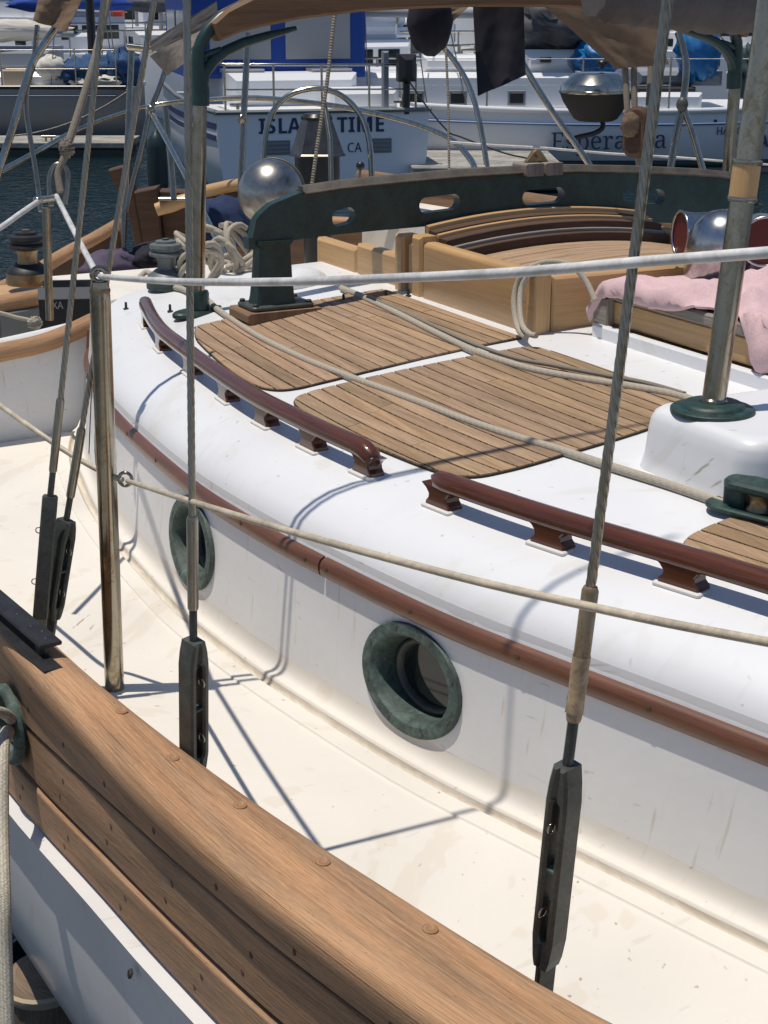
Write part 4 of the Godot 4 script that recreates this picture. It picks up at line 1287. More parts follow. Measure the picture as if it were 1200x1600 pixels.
func gallows() -> void:
	var foot = Vector3(3.44, roof(3.44, 1.288), 1.288)
	var g = thing("boom_gallows", "arched wooden boom gallows on steel posts with green cast brackets, above the cockpit", "gallows", foot)
	var s = Shape.new()
	for far in 2:
		var p = foot if far == 0 else Vector3(foot.x, foot.y, 2.0 * CENTRE - foot.z)
		var top = Vector3(3.440, 1.876, 1.312) if far == 0 else Vector3(3.44, 1.89, 2.88)
		s = Shape.new()
		s.slab(oval(0.075, 0.036, 24), Transform3D(Basis(Vector3(0.35, 0, 0.94).normalized(), Vector3(-0.94, 0, 0.35).normalized(), Vector3.UP), p + Vector3(0, -0.004, 0)), 0.014, 0.004)
		var fl = part(g, "base_flange", s, M.worn_green)
		s = Shape.new()
		s.lathe(V2([0.026, 0.0, 0.026, 0.05, 0.023, 0.056, 0.0, 0.056]), along(p, top), 20)
		part(fl, "socket", s, M.green_paint)
		s = Shape.new()
		s.tube([p + Vector3(0, 0.01, 0), top], 0.0165, 20)
		part(g, "post", s, M.steel)
	# beam
	var lower = [Vector3(3.440, 2.011, 1.358), Vector3(3.440, 2.030, 1.409), Vector3(3.440, 2.040, 1.457), Vector3(3.440, 2.057, 1.555), Vector3(3.440, 2.074, 1.722), Vector3(3.440, 2.081, 1.896), Vector3(3.440, 2.084, 2.040), Vector3(3.440, 2.083, 2.266), Vector3(3.440, 2.073, 2.464), Vector3(3.440, 2.055, 2.651), Vector3(3.440, 2.035, 2.781), Vector3(3.440, 2.004, 2.894)]
	var upper = [Vector3(3.440, 2.050, 1.341), Vector3(3.440, 2.079, 1.379), Vector3(3.440, 2.107, 1.443), Vector3(3.440, 2.131, 1.556), Vector3(3.440, 2.149, 1.722), Vector3(3.440, 2.156, 1.895), Vector3(3.440, 2.158, 2.039), Vector3(3.440, 2.158, 2.263), Vector3(3.440, 2.152, 2.460), Vector3(3.440, 2.135, 2.645), Vector3(3.440, 2.107, 2.797), Vector3(3.440, 2.050, 2.923)]
	var poly = []
	for p in lower: poly.append(Vector2(p.z, p.y))
	upper.reverse()
	for p in upper: poly.append(Vector2(p.z, p.y))
	s = Shape.new()
	s.slab(poly, Transform3D(Basis(Vector3.BACK, Vector3.UP, Vector3.LEFT), Vector3(3.465, 0, 0)), 0.05, 0.006, Vector2(1, 1))
	part(g, "beam", s, M.beam_wood)
	# cast brackets: a forked knee on each post
	for far in 2:
		s = Shape.new()
		var stem = [Vector3(3.440, 1.869, 1.313), Vector3(3.440, 1.905, 1.315), Vector3(3.440, 1.936, 1.313), Vector3(3.440, 1.961, 1.311), Vector3(3.440, 1.989, 1.313), Vector3(3.440, 2.014, 1.324), Vector3(3.440, 2.038, 1.343), Vector3(3.440, 2.061, 1.371), Vector3(3.440, 2.083, 1.414), Vector3(3.440, 2.100, 1.467)]
		var arm = [Vector3(3.440, 1.912, 1.315), Vector3(3.440, 1.944, 1.327), Vector3(3.440, 1.969, 1.350), Vector3(3.440, 1.988, 1.379), Vector3(3.440, 2.006, 1.424), Vector3(3.440, 2.022, 1.489), Vector3(3.440, 2.037, 1.558)]
		var strut = [Vector3(3.440, 1.972, 1.314), Vector3(3.440, 1.983, 1.336), Vector3(3.440, 1.991, 1.368)]
		for q in [[stem, [0.021, 0.021, 0.018, 0.016, 0.015, 0.015, 0.015, 0.014, 0.013, 0.012]], [arm, [0.017, 0.015, 0.014, 0.013, 0.012, 0.010, 0.006]], [strut, [0.009, 0.008, 0.008]]]:
			var path = []
			for p in q[0]: path.append(p if far == 0 else Vector3(p.x, p.y, 2.0 * CENTRE + 0.03 - p.z))
			s.tube(path, q[1], 12)
		part(g, "bracket", s, M.green_paint)

# ------------------------------------------------------------------ shrouds, stanchions, lifelines, fairlead
func laid_wire(s: Shape, a: Vector3, b: Vector3, r: float, strands := 7) -> void:   # wire rope: one skin with twisted strands
	var d = b - a
	var n = int(d.length() / 0.0075)
	var rows = []
	var f = along(a, b)
	for i in n + 1:
		var p = a + d * (float(i) / n)
		var twist = d.length() * i / n / 0.095 * TAU
		var row = []
		for j in strands * 4:
			var g = TAU * j / (strands * 4)
			var rr = r * (0.74 + 0.28 * absf(cos(strands * 0.5 * g)))
			row.append(p + (f.basis.x * cos(g + twist) + f.basis.z * sin(g + twist)) * rr)
		rows.append(row)
	s.grid(rows, 1.0 if s.is_out(rows, [a]) else -1.0, true)

# a turnbuckle lying along a -> b; `face` is where its slot looks
func turnbuckle(parent: Node3D, a: Vector3, b: Vector3, w: float, thick: float, face: Vector3) -> void:
	var y = (b - a).normalized()
	var z = (face - y * face.dot(y)).normalized()
	var x = y.cross(z)
	var L = (b - a).length()
	var f = Transform3D(Basis(x, y, z), a - z * thick * 0.5)
	var h = w * 0.5
	var k = w * 0.17
	var s = Shape.new()
	for side in [1.0, -1.0]:
		var poly = [Vector2(0, 0), Vector2(side * h * 0.58, 0), Vector2(side * h * 0.8, L * 0.05), Vector2(side * h, L * 0.15), Vector2(side * h, L * 0.83), Vector2(side * h * 0.86, L * 0.92), Vector2(side * h * 0.62, L), Vector2(0, L), Vector2(0, L * 0.84)]
		for i in 6: poly.append(Vector2(side * k * sin(PI * 0.5 * i / 5.0), L * 0.84 - k * 1.6 * (1.0 - cos(PI * 0.5 * i / 5.0))))
		for i in 6: poly.append(Vector2(side * k * cos(PI * 0.5 * i / 5.0), L * 0.15 - k * 1.6 * sin(PI * 0.5 * i / 5.0) + k * 0.8))
		s.slab(poly, f, thick, 0.0028)
	var body = part(parent, "turnbuckle", s, M.dark_bronze)
	var m = a
	s = Shape.new()
	threaded(s, m + y * L * 0.02, m + y * L * 0.33, w * 0.15)
	part(body, "lower_screw", s, M.brass)
	s = Shape.new()
	threaded(s, m + y * L * 0.68, m + y * L * 0.98, w * 0.15)
	part(body, "upper_screw", s, M.brass)
	s = Shape.new()
	s.box(Transform3D(Basis(x, y, z), m + y * L * 0.50), Vector3(w * 0.55, 0.004, thick * 0.8), 0.0008)
	part(body, "locking_pin", s, M.verdigris)
	for part_way in [0.30, 0.72]:
		s = Shape.new()
		torus(s, m + y * L * part_way + z * (thick * 0.5 + 0.001), x, w * 0.20, 0.0009)
		part(body, "cotter_ring", s, M.bright_steel)

func shroud(label: String, pin: Vector3, foot: Vector3, neck: Vector3, top: Vector3, swage_len: float, wire_r: float, swage_r: float, w: float, thick: float, face: Vector3, taped: bool) -> void:
	var lean = (neck - foot).normalized()
	pin = foot - lean * ((foot.y - 1.028) / lean.y)   # where the chain plate comes up through the deck
	var g = thing("shroud", label, "shroud", pin, "shrouds rising from the near bulwark")
	var d = (top - foot).normalized()
	var s = Shape.new()
	# chain plate and toggle below the turnbuckle
	s.box(along(pin, foot) * Transform3D(Basis(), Vector3(0, (foot - pin).length() * 0.5, 0)), Vector3(0.008, (foot - pin).length() + 0.01, 0.022), 0.002)
	part(g, "chain_plate", s, M.dark_bronze)
	s = Shape.new()
	s.slab(rounded(0.055, 0.03, 0.012), Transform3D(Basis(Vector3.RIGHT, Vector3.FORWARD, Vector3.UP), pin + Vector3(0, -0.002, 0)), 0.006, 0.0015)
	part(g, "deck_collar", s, M.dark_bronze)
	turnbuckle(g, foot, neck, w, thick, face)
	s = Shape.new()
	var e = neck + d * swage_len
	threaded(s, neck - d * 0.004, neck + d * swage_len * 0.262, wire_r * 1.16)
	part(g, "threaded_stud", s, M.dark_bronze)
	s = Shape.new()
	s.tube([neck + d * swage_len * 0.25, neck + d * swage_len * 0.27, neck + d * swage_len * 0.45, neck + d * swage_len * 0.47, e - d * 0.004, e], [swage_r * 0.85, swage_r * 0.95, swage_r * 0.97, swage_r, swage_r, swage_r * 0.8], 18)
	var sw = part(g, "swage_terminal", s, M.taped_steel if taped else M.wire_steel)
	if taped:   # peeling tape
		var f = along(neck, e)
		s = Shape.new()
		var no = FastNoiseLite.new()
		no.seed = 5; no.frequency = 90.0
		var rows = []
		for i in 20:
			var row = []
			var y = swage_len * lerpf(0.30, 0.62, i / 19.0)
			for j in 14: row.append(f * Vector3(cos(TAU * j / 14.0) * (swage_r * 1.04 + 0.0016 * maxf(0.0, no.get_noise_2d(y, j * 0.01))), y, sin(TAU * j / 14.0) * (swage_r * 1.04 + 0.0016 * maxf(0.0, no.get_noise_2d(y, 1.0 + j * 0.013)))))
			rows.append(row)
		s.grid(rows, 1.0 if s.is_out(rows, [f * Vector3(0, swage_len * 0.3, 0)]) else -1.0, true)
		var tape = part(g, "peeling_tape", s, M.tape)
		s = Shape.new()
		s.slab(V2([0.0, 0.0, 0.012, 0.006, 0.009, 0.02, 0.002, 0.016, 0.004, 0.009]), f * Transform3D(Basis(Vector3.UP, 2.4), Vector3(-0.007, swage_len * 0.285, 0.006)), 0.0008)
		part(tape, "torn_flap", s, M.dark_bronze)
	s = Shape.new()
	laid_wire(s, e - d * 0.004, top, wire_r)
	part(g, "wire", s, M.wire_steel)

# a screwed rod: one skin with its thread
func threaded(s: Shape, a: Vector3, b: Vector3, r: float) -> void:
	var n = int((b - a).length() / 0.0011)
	var path = []; var rad = []
	for i in n + 1:
		path.append(a.lerp(b, float(i) / n)); rad.append(r * (1.0 if i % 2 == 0 else 0.84))
	s.tube(path, rad, 10)

func beyond(a: Vector3, b: Vector3, t: float) -> Vector3:
	return a + (b - a) * t

func torus(s: Shape, at: Vector3, nrm: Vector3, R: float, r: float, squash := 1.0) -> void:
	var f = along(at, at + nrm)
	var ring = []
	for i in 25: ring.append(f * Vector3(cos(TAU * i / 24.0) * R, 0, sin(TAU * i / 24.0) * R * squash))
	s.tube(ring, r, 8, false)

func build_rigging() -> void:
	var tape = mat("tape", lin(0.55, 0.40, 0.24), 0.6)
	textured(tape, M.blotch, Vector3(22, 14, 22), true)
	# near shroud
	var b = Vector3(1.097, 1.180, 0.755); var n = Vector3(1.070, 1.418, 0.752); var t = Vector3(1.064, 2.110, 0.816)
	shroud("thick wire shroud with peeling tape on its terminal, nearest the camera", Vector3(1.107, 1.132, 0.759), b, n, beyond(n, t, 4.0), 0.178, 0.0049, 0.0079, 0.027, 0.026, Vector3(-0.25, 0, -0.97), true)
	b = Vector3(1.690, 1.155, 0.603); n = Vector3(1.663, 1.349, 0.600); t = Vector3(1.719, 2.114, 0.645)
	shroud("wire shroud crossing in front of the far oval port, middle of the near bulwark", Vector3(1.694, 1.120, 0.603), b, n, beyond(n, t, 3.6), 0.158, 0.0046, 0.0072, 0.029, 0.029, Vector3(-0.95, 0, 0.30), false)
	b = Vector3(2.258, 1.169, 0.560); n = Vector3(2.239, 1.374, 0.585); t = Vector3(2.234, 2.109, 0.714)
	shroud("outer wire shroud of the pair left of the stanchion, with the slimmer turnbuckle", Vector3(2.265, 1.118, 0.555), b, n, beyond(n, t, 3.4), 0.155, 0.0046, 0.0066, 0.024, 0.024, Vector3(0.3, 0, -0.95), false)
	b = Vector3(2.278, 1.158, 0.582); n = Vector3(2.255, 1.326, 0.612); t = Vector3(2.231, 2.109, 0.789)
	shroud("inner wire shroud of the pair left of the stanchion, leaning right across the steel post", Vector3(2.285, 1.106, 0.577), b, n, beyond(n, t, 3.4), 0.15, 0.0046, 0.0072, 0.028, 0.030, Vector3(-0.9, 0, 0.43), false)
	# stanchion
	var foot = Vector3(2.243, 0.960, 0.668); var head = Vector3(2.229, 1.700, 0.680)
	var g = thing("stanchion", "round steel lifeline stanchion standing inside the teak bulwark", "stanchion", foot)
	var s = Shape.new()
	s.tube([foot, foot.lerp(head, 0.5), foot.lerp(head, 0.96), foot.lerp(head, 0.985), head], [0.0156, 0.0156, 0.0156, 0.015, 0.0132], 24)
	part(g, "tube", s, M.steel)
	s = Shape.new()
	var up = (head - foot).normalized()
	torus(s, head + up * 0.010, Vector3(-0.86, 0.0, -0.35), 0.0105, 0.0042)
	part(g, "top_eye", s, M.steel)
	s = Shape.new()
	s.lathe(V2([0.0157, -0.004, 0.016, 0.0, 0.0145, 0.003]), along(head - up * 0.012, head), 20)
	part(g, "collar", s, M.brass)
	var eye = Vector3(2.207, 1.394, 0.696)
	s = Shape.new()
	torus(s, eye, Vector3(-0.8, 0.1, -0.6), 0.0105, 0.0028)
	s.tube([Vector3(2.232, 1.391, 0.679), Vector3(2.216, 1.393, 0.689)], 0.0032, 8)
	part(g, "lifeline_eye", s, M.steel)
	# gate stanchion with its shackle, further aft
	var gb = Vector3(2.931, 1.507, 0.790); var gt = Vector3(2.926, 1.724, 0.796)
	g = thing("gate_stanchion", "slim gate stanchion with a shackle, between the winch and the mooring rope", "stanchion", gb)
	s = Shape.new()
	s.tube([gb, gt], 0.008, 14)
	part(g, "tube", s, M.steel)
	s = Shape.new()
	s.tube([Vector3(2.928, 1.739, 0.781), Vector3(2.924, 1.742, 0.813)], 0.0065, 10)
	torus(s, Vector3(2.927, 1.741, 0.783), Vector3(0, 1, 0), 0.006, 0.0045)
	part(g, "cross_fitting", s, M.bright_steel)
	s = Shape.new()
	s.tube(curve([Vector3(2.942, 1.725, 0.811), Vector3(2.953, 1.756, 0.813), Vector3(2.960, 1.780, 0.818), Vector3(2.961, 1.797, 0.827), Vector3(2.958, 1.801, 0.837), Vector3(2.951, 1.794, 0.846), Vector3(2.944, 1.779, 0.848), Vector3(2.936, 1.750, 0.841), Vector3(2.932, 1.729, 0.835)], 4), 0.0052, 10)
	part(g, "shackle", s, M.wire_steel)
	# lifelines
	var white = curve([Vector3(2.933, 1.744, 0.820), Vector3(2.581, 1.722, 0.750), Vector3(2.234, 1.711, 0.678)], 8)
	s = Shape.new()
	s.tube(white, 0.0050, 10)
	single("upper_lifeline", "white vinyl lifeline dropping from the gate stanchion to the thick steel stanchion", "lifeline", s, M.white_vinyl, "lifelines along the near side")
	s = Shape.new()
	s.tube(curve([Vector3(2.221, 1.709, 0.679), Vector3(1.887, 1.760, 0.627), Vector3(1.600, 1.804, 0.593), Vector3(1.332, 1.846, 0.591), Vector3(1.167, 1.873, 0.607), Vector3(1.016, 1.898, 0.642), Vector3(0.891, 1.922, 0.671), Vector3(0.826, 1.934, 0.691), Vector3(0.762, 1.946, 0.707)], 6), 0.0041, 12)
	single("upper_lifeline", "long white vinyl lifeline running right from the steel stanchion across the picture", "lifeline", s, M.white_vinyl, "lifelines along the near side")
	s = Shape.new()
	s.tube(curve([Vector3(2.642, 1.697, 0.569), Vector3(2.774, 1.713, 0.669), Vector3(2.856, 1.724, 0.726), Vector3(2.926, 1.738, 0.784)], 5), 0.0052, 10)
	single("gate_line", "white vinyl lifeline leading off the left edge from the gate stanchion", "lifeline", s, M.white_vinyl, "lifelines along the near side")
	s = Shape.new()
	s.tube(curve([Vector3(2.682, 1.472, 0.559), Vector3(2.500, 1.459, 0.580), Vector3(2.368, 1.450, 0.597), Vector3(2.316, 1.422, 0.632), Vector3(2.256, 1.402, 0.665), Vector3(2.208, 1.393, 0.692)], 5), 0.0044, 10)
	single("lower_lifeline", "cream lower lifeline from the left edge to the eye on the stanchion", "lifeline", s, M.aged_vinyl, "lifelines along the near side")
	s = Shape.new()
	s.tube(curve([Vector3(2.200, 1.393, 0.697), Vector3(1.676, 1.524, 0.610), Vector3(1.370, 1.582, 0.602), Vector3(1.191, 1.608, 0.620), Vector3(1.064, 1.622, 0.647), Vector3(0.959, 1.634, 0.675), Vector3(0.867, 1.645, 0.701), Vector3(0.758, 1.659, 0.736)], 6), 0.0038, 12)
	single("lower_lifeline", "cream lower lifeline running right from the stanchion eye in front of the cabin side", "lifeline", s, M.aged_vinyl, "lifelines along the near side")
	# bronze hawse hole in the strakes, with the mooring rope led through it
	var hw = Vector3(2.158, 1.045, 0.469)
	g = thing("fairlead", "green bronze oval hawse fairlead let into the teak strakes", "fairlead", hw)
	s = Shape.new()
	var f = Transform3D(Basis(Vector3(0.995, 0, -0.06).normalized(), Vector3.UP, Vector3(-0.06, 0, -0.995).normalized()), hw)
	var ring = func(a: float, bb: float, z: float) -> Array:
		var o = []
		for q in oval(a, bb, 32): o.append(f * Vector3(q.x, q.y, z))
		return o
	var rr = [ring.call(0.062, 0.064, -0.010), ring.call(0.062, 0.064, -0.002), ring.call(0.058, 0.060, 0.004), ring.call(0.052, 0.054, 0.005), ring.call(0.046, 0.048, 0.0), ring.call(0.043, 0.045, -0.03)]
	s.grid(rr, 1.0, true)
	for i in s.n.size():
		var rel = f.affine_inverse() * s.v[i]
		var want = f.basis.z + (f.basis * Vector3(rel.x, rel.y, 0)).normalized() * (0.8 if Vector2(rel.x / 0.066, rel.y / 0.062).length() > 0.8 else -0.8)
		if s.n[i].dot(want) < 0.0: s.n[i] = -s.n[i]
	part(g, "lip", refaced(s), M.verdigris)
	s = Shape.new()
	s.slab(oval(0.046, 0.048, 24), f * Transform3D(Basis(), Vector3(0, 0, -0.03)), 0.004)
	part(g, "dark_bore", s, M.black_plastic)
	s = Shape.new()
	s.tube(curve([Vector3(2.151, 1.027, 0.481), Vector3(2.103, 1.061, 0.460), Vector3(2.065, 1.064, 0.444), Vector3(2.019, 1.047, 0.429), Vector3(1.957, 0.980, 0.408), Vector3(1.878, 0.927, 0.386), Vector3(1.852, 0.843, 0.375), Vector3(1.816, 0.726, 0.360)], 8), 0.0098, 14, true, Vector2(6, 24))
	single("mooring_rope", "frayed cream mooring rope hanging from the fairlead down the hull at the left edge", "rope", s, M.mooring_rope)
	s = Shape.new()
	s.tube(curve([Vector3(2.143, 1.044, 0.486), Vector3(2.107, 1.080, 0.466), Vector3(2.080, 1.106, 0.446), Vector3(2.043, 1.136, 0.402)], 6), 0.0085, 12, true, Vector2(6, 24))
	single("mooring_rope", "cream mooring rope leading from the fairlead off the left edge", "rope", s, M.mooring_rope)
	# black iron chock plate lifted off the cap rail
	var c0 = Vector3(2.393, 1.232, 0.472); var c1 = Vector3(2.022, 1.222, 0.522)
	g = thing("iron_chock", "black iron strap propped above the teak cap rail at the left edge", "chock", c1 - Vector3(0, 0.02, 0))
	s = Shape.new()
	var dd = (c0 - c1).normalized()
	var fr = Transform3D(Basis(dd, dd.cross(Vector3(0, 0, 1)).normalized() * -1.0, Vector3(0, 0, 1)).orthonormalized(), c1)
	s.box(fr * Transform3D(Basis(), Vector3(0.18, 0.0, -0.008)), Vector3(0.36, 0.006, 0.034), 0.0015)
	var strap = part(g, "strap", s, M.black_iron)
	for i in 5:
		s = Shape.new()
		s.lathe(V2([0.0022, 0.0, 0.002, 0.001, 0.0, 0.0016]), Transform3D(fr.basis, fr * Vector3(0.02 + i * 0.026, 0.003 if fr.basis.y.y > 0.0 else -0.003, -0.008 + 0.006 * (i % 2))), 8)
		part(strap, "rivet", s, M.bright_steel)
	s = Shape.new()
	var bed = Vector3(2.019, 1.203, 0.503)
	s.box(Transform3D(fr.basis, bed + dd * 0.17 + Vector3(0, -0.001, -0.004)), Vector3(0.42, 0.004, 0.028), 0.001)
	part(g, "bed_plate", s, M.black_iron)
	s = Shape.new()
	s.box(Transform3D(fr.basis, bed + dd * 0.02 + Vector3(0, 0.007, 0.002)), Vector3(0.018, 0.016, 0.010), 0.002)
	part(g, "stop", s, M.black_iron)
	# through-hull outlet and a mooring pile below
	var o = Vector3(1.691, 0.880, 0.505)
	s = Shape.new()
	s.slab(oval(0.011, 0.006, 16), Transform3D(Basis(Vector3.UP.rotated(Vector3.BACK, 0.4), Vector3.RIGHT, Vector3.FORWARD), o + Vector3(0, 0, 0.0)), 0.005, 0.0015)
	part(boat, "drain_outlet", s, M.wire_steel)
	var pb = Vector3(2.498, 0.371, 0.573)
	g = thing("mooring_pile", "weathered brown timber pile with a pale rim, down beside the hull at the bottom left", "pile", Vector3(pb.x, -0.3, pb.z))
	s = Shape.new()
	s.tube([Vector3(pb.x, -0.3, pb.z), pb - Vector3(0, 0.04, 0)], 0.074, 24, false)
	part(g, "trunk", s, M.piling)
	s = Shape.new()
	s.lathe(V2([0.077, -0.045, 0.078, -0.038, 0.078, -0.030, 0.072, -0.025]), spot(pb), 24)
	part(g, "band", s, M.tan_stuff)
	s = Shape.new()
	s.lathe(V2([0.073, -0.030, 0.060, -0.008, 0.03, 0.006, 0.0, 0.008]), spot(pb), 24)
	part(g, "cap", s, M.piling)

func refaced(s: Shape) -> Shape:
	var o = Shape.new()
	o.v = s.v; o.t = s.t; o.c = s.c; o.n = s.n
	for i in s.ix.size() / 3: o.tri(s.ix[3 * i], s.ix[3 * i + 1], s.ix[3 * i + 2])
	return o

# ------------------------------------------------------------------ cockpit and stern
func rod(s: Shape, pts: Array, r: float, sides := 10, per := 4) -> void:
	s.tube(curve(pts, per) if pts.size() > 2 else pts, r, sides)

# a hanging cloth with folds and two faces; corners tl, tr, bl, br
func cloth(s: Shape, tl: Vector3, tr: Vector3, bl: Vector3, br: Vector3, depth_dir: Vector3, folds: float, amp: float, sd: int, ragged := 0.0) -> void:
	var no = FastNoiseLite.new()
	no.seed = sd; no.frequency = 1.0
	var front = []; var back = []
	for i in 25:
		var v = i / 24.0
		var r1 = []; var r2 = []
		for j in 33:
			var u = j / 32.0
			var p = tl.lerp(tr, u).lerp(bl.lerp(br, u), v)
			p += depth_dir * amp * (sin(u * folds * TAU + v * 1.3) * (0.3 + 0.7 * v) + 0.6 * no.get_noise_2d(u * 1.6, v * 1.6))
			p.y += ragged * no.get_noise_2d(u * 5.0, 9.0) * v + amp * 0.2 * no.get_noise_2d(u * 1.5 + 20.0, v * 1.5)
			r1.append(p); r2.append(p - depth_dir * 0.006)
		front.append(r1); back.append(r2)
	s.grid(front, 1.0); s.grid(back, -1.0)
	for i in s.n.size() / 2:
		if s.n[i].dot(depth_dir) < 0.0:
			s.n[i] = -s.n[i]; s.n[i + s.n.size() / 2] = -s.n[i + s.n.size() / 2]

# a soft rumpled heap on a base: centre, half sizes, noise
func heap(s: Shape, at: Vector3, half: Vector3, yaw: float, sd: int, rough: float, freq := 2.2) -> void:
	var no = FastNoiseLite.new()
	no.seed = sd; no.frequency = freq; no.fractal_octaves = 3
	var rows = []
	for i in 15:
		var a = PI * i / 14.0
		var row = []
		for j in 28:
			var b = TAU * j / 28.0
			var d = Vector3(sin(a) * cos(b), cos(a), sin(a) * sin(b))
			var k = 1.0 + rough * no.get_noise_3dv(d * 1.3) + rough * 0.5 * absf(no.get_noise_3dv(d * 3.0 + Vector3(5, 5, 5)))
			row.append(at + Basis(Vector3.UP, yaw) * (d * half * k))
		rows.append(row)
	s.grid(rows, 1.0 if s.is_out([rows[3], rows[4]], [at]) else -1.0, true)

func build_stern() -> void:
	var s = Shape.new()
	var look = Vector3(-cos(0.48), 0, -sin(0.48))   # towards the dock where the picture was taken
	# white bulkhead across the end of the side deck, with its rounded cap
	var poly = []
	for p in [Vector3(3.800, 1.032, 0.681), Vector3(3.800, 1.018, 0.972), Vector3(3.800, 1.022, 1.049), Vector3(3.800, 1.043, 1.079), Vector3(3.800, 1.080, 1.097), Vector3(3.800, 1.155, 1.110), Vector3(3.800, 1.255, 1.125), Vector3(3.800, 1.321, 1.131), Vector3(3.800, 1.301, 0.993), Vector3(3.800, 1.266, 0.703)]: poly.append(Vector2(p.z, p.y))
	s.slab(poly, Transform3D(Basis(Vector3.BACK, Vector3.UP, Vector3.LEFT), Vector3(3.84, 0, 0)), 0.04, 0.008)
	part(boat, "deck_bulkhead", s, M.cabin_paint)
	s = Shape.new()
	s.tube(curve([Vector3(3.790, 1.233, 0.698), Vector3(3.790, 1.250, 0.825), Vector3(3.790, 1.263, 0.890), Vector3(3.790, 1.274, 0.988), Vector3(3.790, 1.293, 1.064), Vector3(3.790, 1.318, 1.134)], 5), 0.024, 16)
	part(boat, "bulkhead_cap", s, M.cap_teak)
	# house corner post beside the bulkhead
	s = Shape.new()
	s.tube([Vector3(3.720, 1.314, 1.104), Vector3(3.720, 1.265, 1.099), Vector3(3.720, 1.237, 1.096)], 0.009, 10)
	part(boat, "corner_trim", s, M.trim_teak)
	# cockpit coaming behind it: planked front, teak top that carries the winch
	s = Shape.new()
	var c0 = Vector3(4.214, 1.231, 0.751); var c1 = Vector3(4.412, 1.264, 1.193)
	for k in 4:
		s = Shape.new()
		var a = c0.lerp(c1, k * 0.15); var b = c0.lerp(c1, k * 0.15 + 0.148)
		board(s, Vector3(a.x, 1.02, a.z), Vector3(b.x, 1.02, b.z), 0.03, 0.235, 0.004)
		part(boat, "coaming_plank", s, M.old_teak)
	s = Shape.new()
	var ca = c0.lerp(c1, 0.6); 
	board(s, Vector3(ca.x, 1.02, ca.z), Vector3(c1.x, 1.02, c1.z), 0.03, 0.235, 0.004)
	part(boat, "coaming_panel", s, M.grey_paint)
	s = Shape.new()
	s.tube(curve([Vector3(c0.x + 0.02, 1.27, c0.z), c0.lerp(c1, 0.4) * Vector3(1, 0, 1) + Vector3(0.03, 1.272, 0), Vector3(c1.x + 0.03, 1.275, c1.z + 0.05)], 4), 0.028, 12)
	part(boat, "coaming_cap", s, M.cap_teak)
	s = Shape.new()
	s.box(spot(Vector3(4.55, 1.262, 1.16), 0.4), Vector3(0.24, 0.03, 0.22), 0.01)
	part(boat, "winch_pad", s, M.bright_teak)
	# decks behind and beyond the cabin, and the far bulwark
	s = Shape.new()
	var rows0 = []
	for i in 28:
		var x = lerpf(3.75, 6.45, i / 27.0)
		var z = table(cap_outer, x) + 0.04
		rows0.append([Vector3(x, 0.985, z), Vector3(x, 0.985, 2.0 * CENTRE - z)])
	s.grid(rows0, 1.0)
	part(boat, "aft_deck", s, M.deck_paint)
	s = Shape.new()
	rows0 = []
	for i in 30:
		var x = lerpf(-0.6, 3.8, i / 29.0)
		rows0.append([Vector3(x, 1.032, 2.0 * CENTRE - table(house, clampf(x, 0.2, 3.5)) - 0.002), Vector3(x, 1.030, 2.0 * CENTRE - table(cap_inner, x))])
	s.grid(rows0, 1.0)
	part(boat, "side_deck", s, M.deck_paint)
	s = Shape.new()
	sweep_x(s, func(x):
		var a = 2.0 * CENTRE - table(cap_outer, x); var b = a - 0.05
		return V2([a, 0.85, a, 1.195, b, 1.195, b, 0.95]), -0.6, 6.2, 0.1, Vector2(1, 1), Vector2.ZERO, false)
	part(boat, "bulwark_core", s, M.old_teak)
	s = Shape.new()
	sweep_x(s, func(x):
		var a = 2.0 * CENTRE - table(cap_outer, x) + 0.012; var b = a - 0.115
		return V2([a, 1.165, a, 1.19, a - 0.008, 1.2, b + 0.008, 1.2, b, 1.19, b, 1.165]), -0.6, 6.2, 0.1)
	part(boat, "cap_rail", s, M.cap_teak)
	for q in [[3.85, 3.12], [4.75, 2.98]]:
		s = Shape.new()
		board(s, Vector3(q[0], 1.02, q[1]), Vector3(q[0] + 0.88, 1.02, q[1] - 0.14), 0.04, 0.40, 0.006)
		part(boat, "coaming_plank", s, M.old_teak)
	s = Shape.new()
	s.tube([Vector3(3.82, 1.425, 3.125), Vector3(4.74, 1.425, 2.985), Vector3(5.66, 1.42, 2.84)], 0.03, 12)
	part(boat, "coaming_cap", s, M.old_teak)
	# cockpit sole and seats, low behind the cabin
	s = Shape.new()
	s.box(spot(Vector3(4.75, 0.98, 2.08)), Vector3(1.9, 0.06, 2.2), 0.01)
	part(boat, "cockpit_sole", s, M.deck_paint)
	s = Shape.new()
	s.box(spot(Vector3(4.7, 1.19, 2.98)), Vector3(1.7, 0.34, 0.4), 0.02)
	part(boat, "cockpit_seat", s, M.deck_paint)
	s = Shape.new()
	s.box(spot(Vector3(4.25, 1.12, 1.62)), Vector3(0.85, 0.34, 0.75), 0.03)
	part(boat, "bridge_deck", s, M.deck_paint)
	# winch on the coaming
	winch(Vector3(4.533, 1.298, 1.168), 1.0, "bronze and black sheet winch on the teak coaming at the left edge", M.black_iron, M.brass)
	winch(Vector3(3.771, 1.392, 1.331), 0.8, "small grey winch with rope turns on the aft cabin roof", M.grey_winch if M.has("grey_winch") else textured(mat("grey_winch", lin(0.20, 0.225, 0.215), 0.5, 0.3), M.blotch, Vector3(9, 9, 9), true), M.verdigris)
	# black carton stowed behind the bulkhead cap
	var bx = Vector3(4.149, 1.234, 1.175)
	var g = thing("carton", "black cardboard carton with open grey flaps behind the bulkhead cap", "box", bx)
	s = Shape.new()
	var bf = Transform3D(Basis(Vector3.UP, -1.95), bx)
	s.box(bf * Transform3D(Basis(), Vector3(0.0, 0.05, 0)), Vector3(0.15, 0.10, 0.13), 0.002)
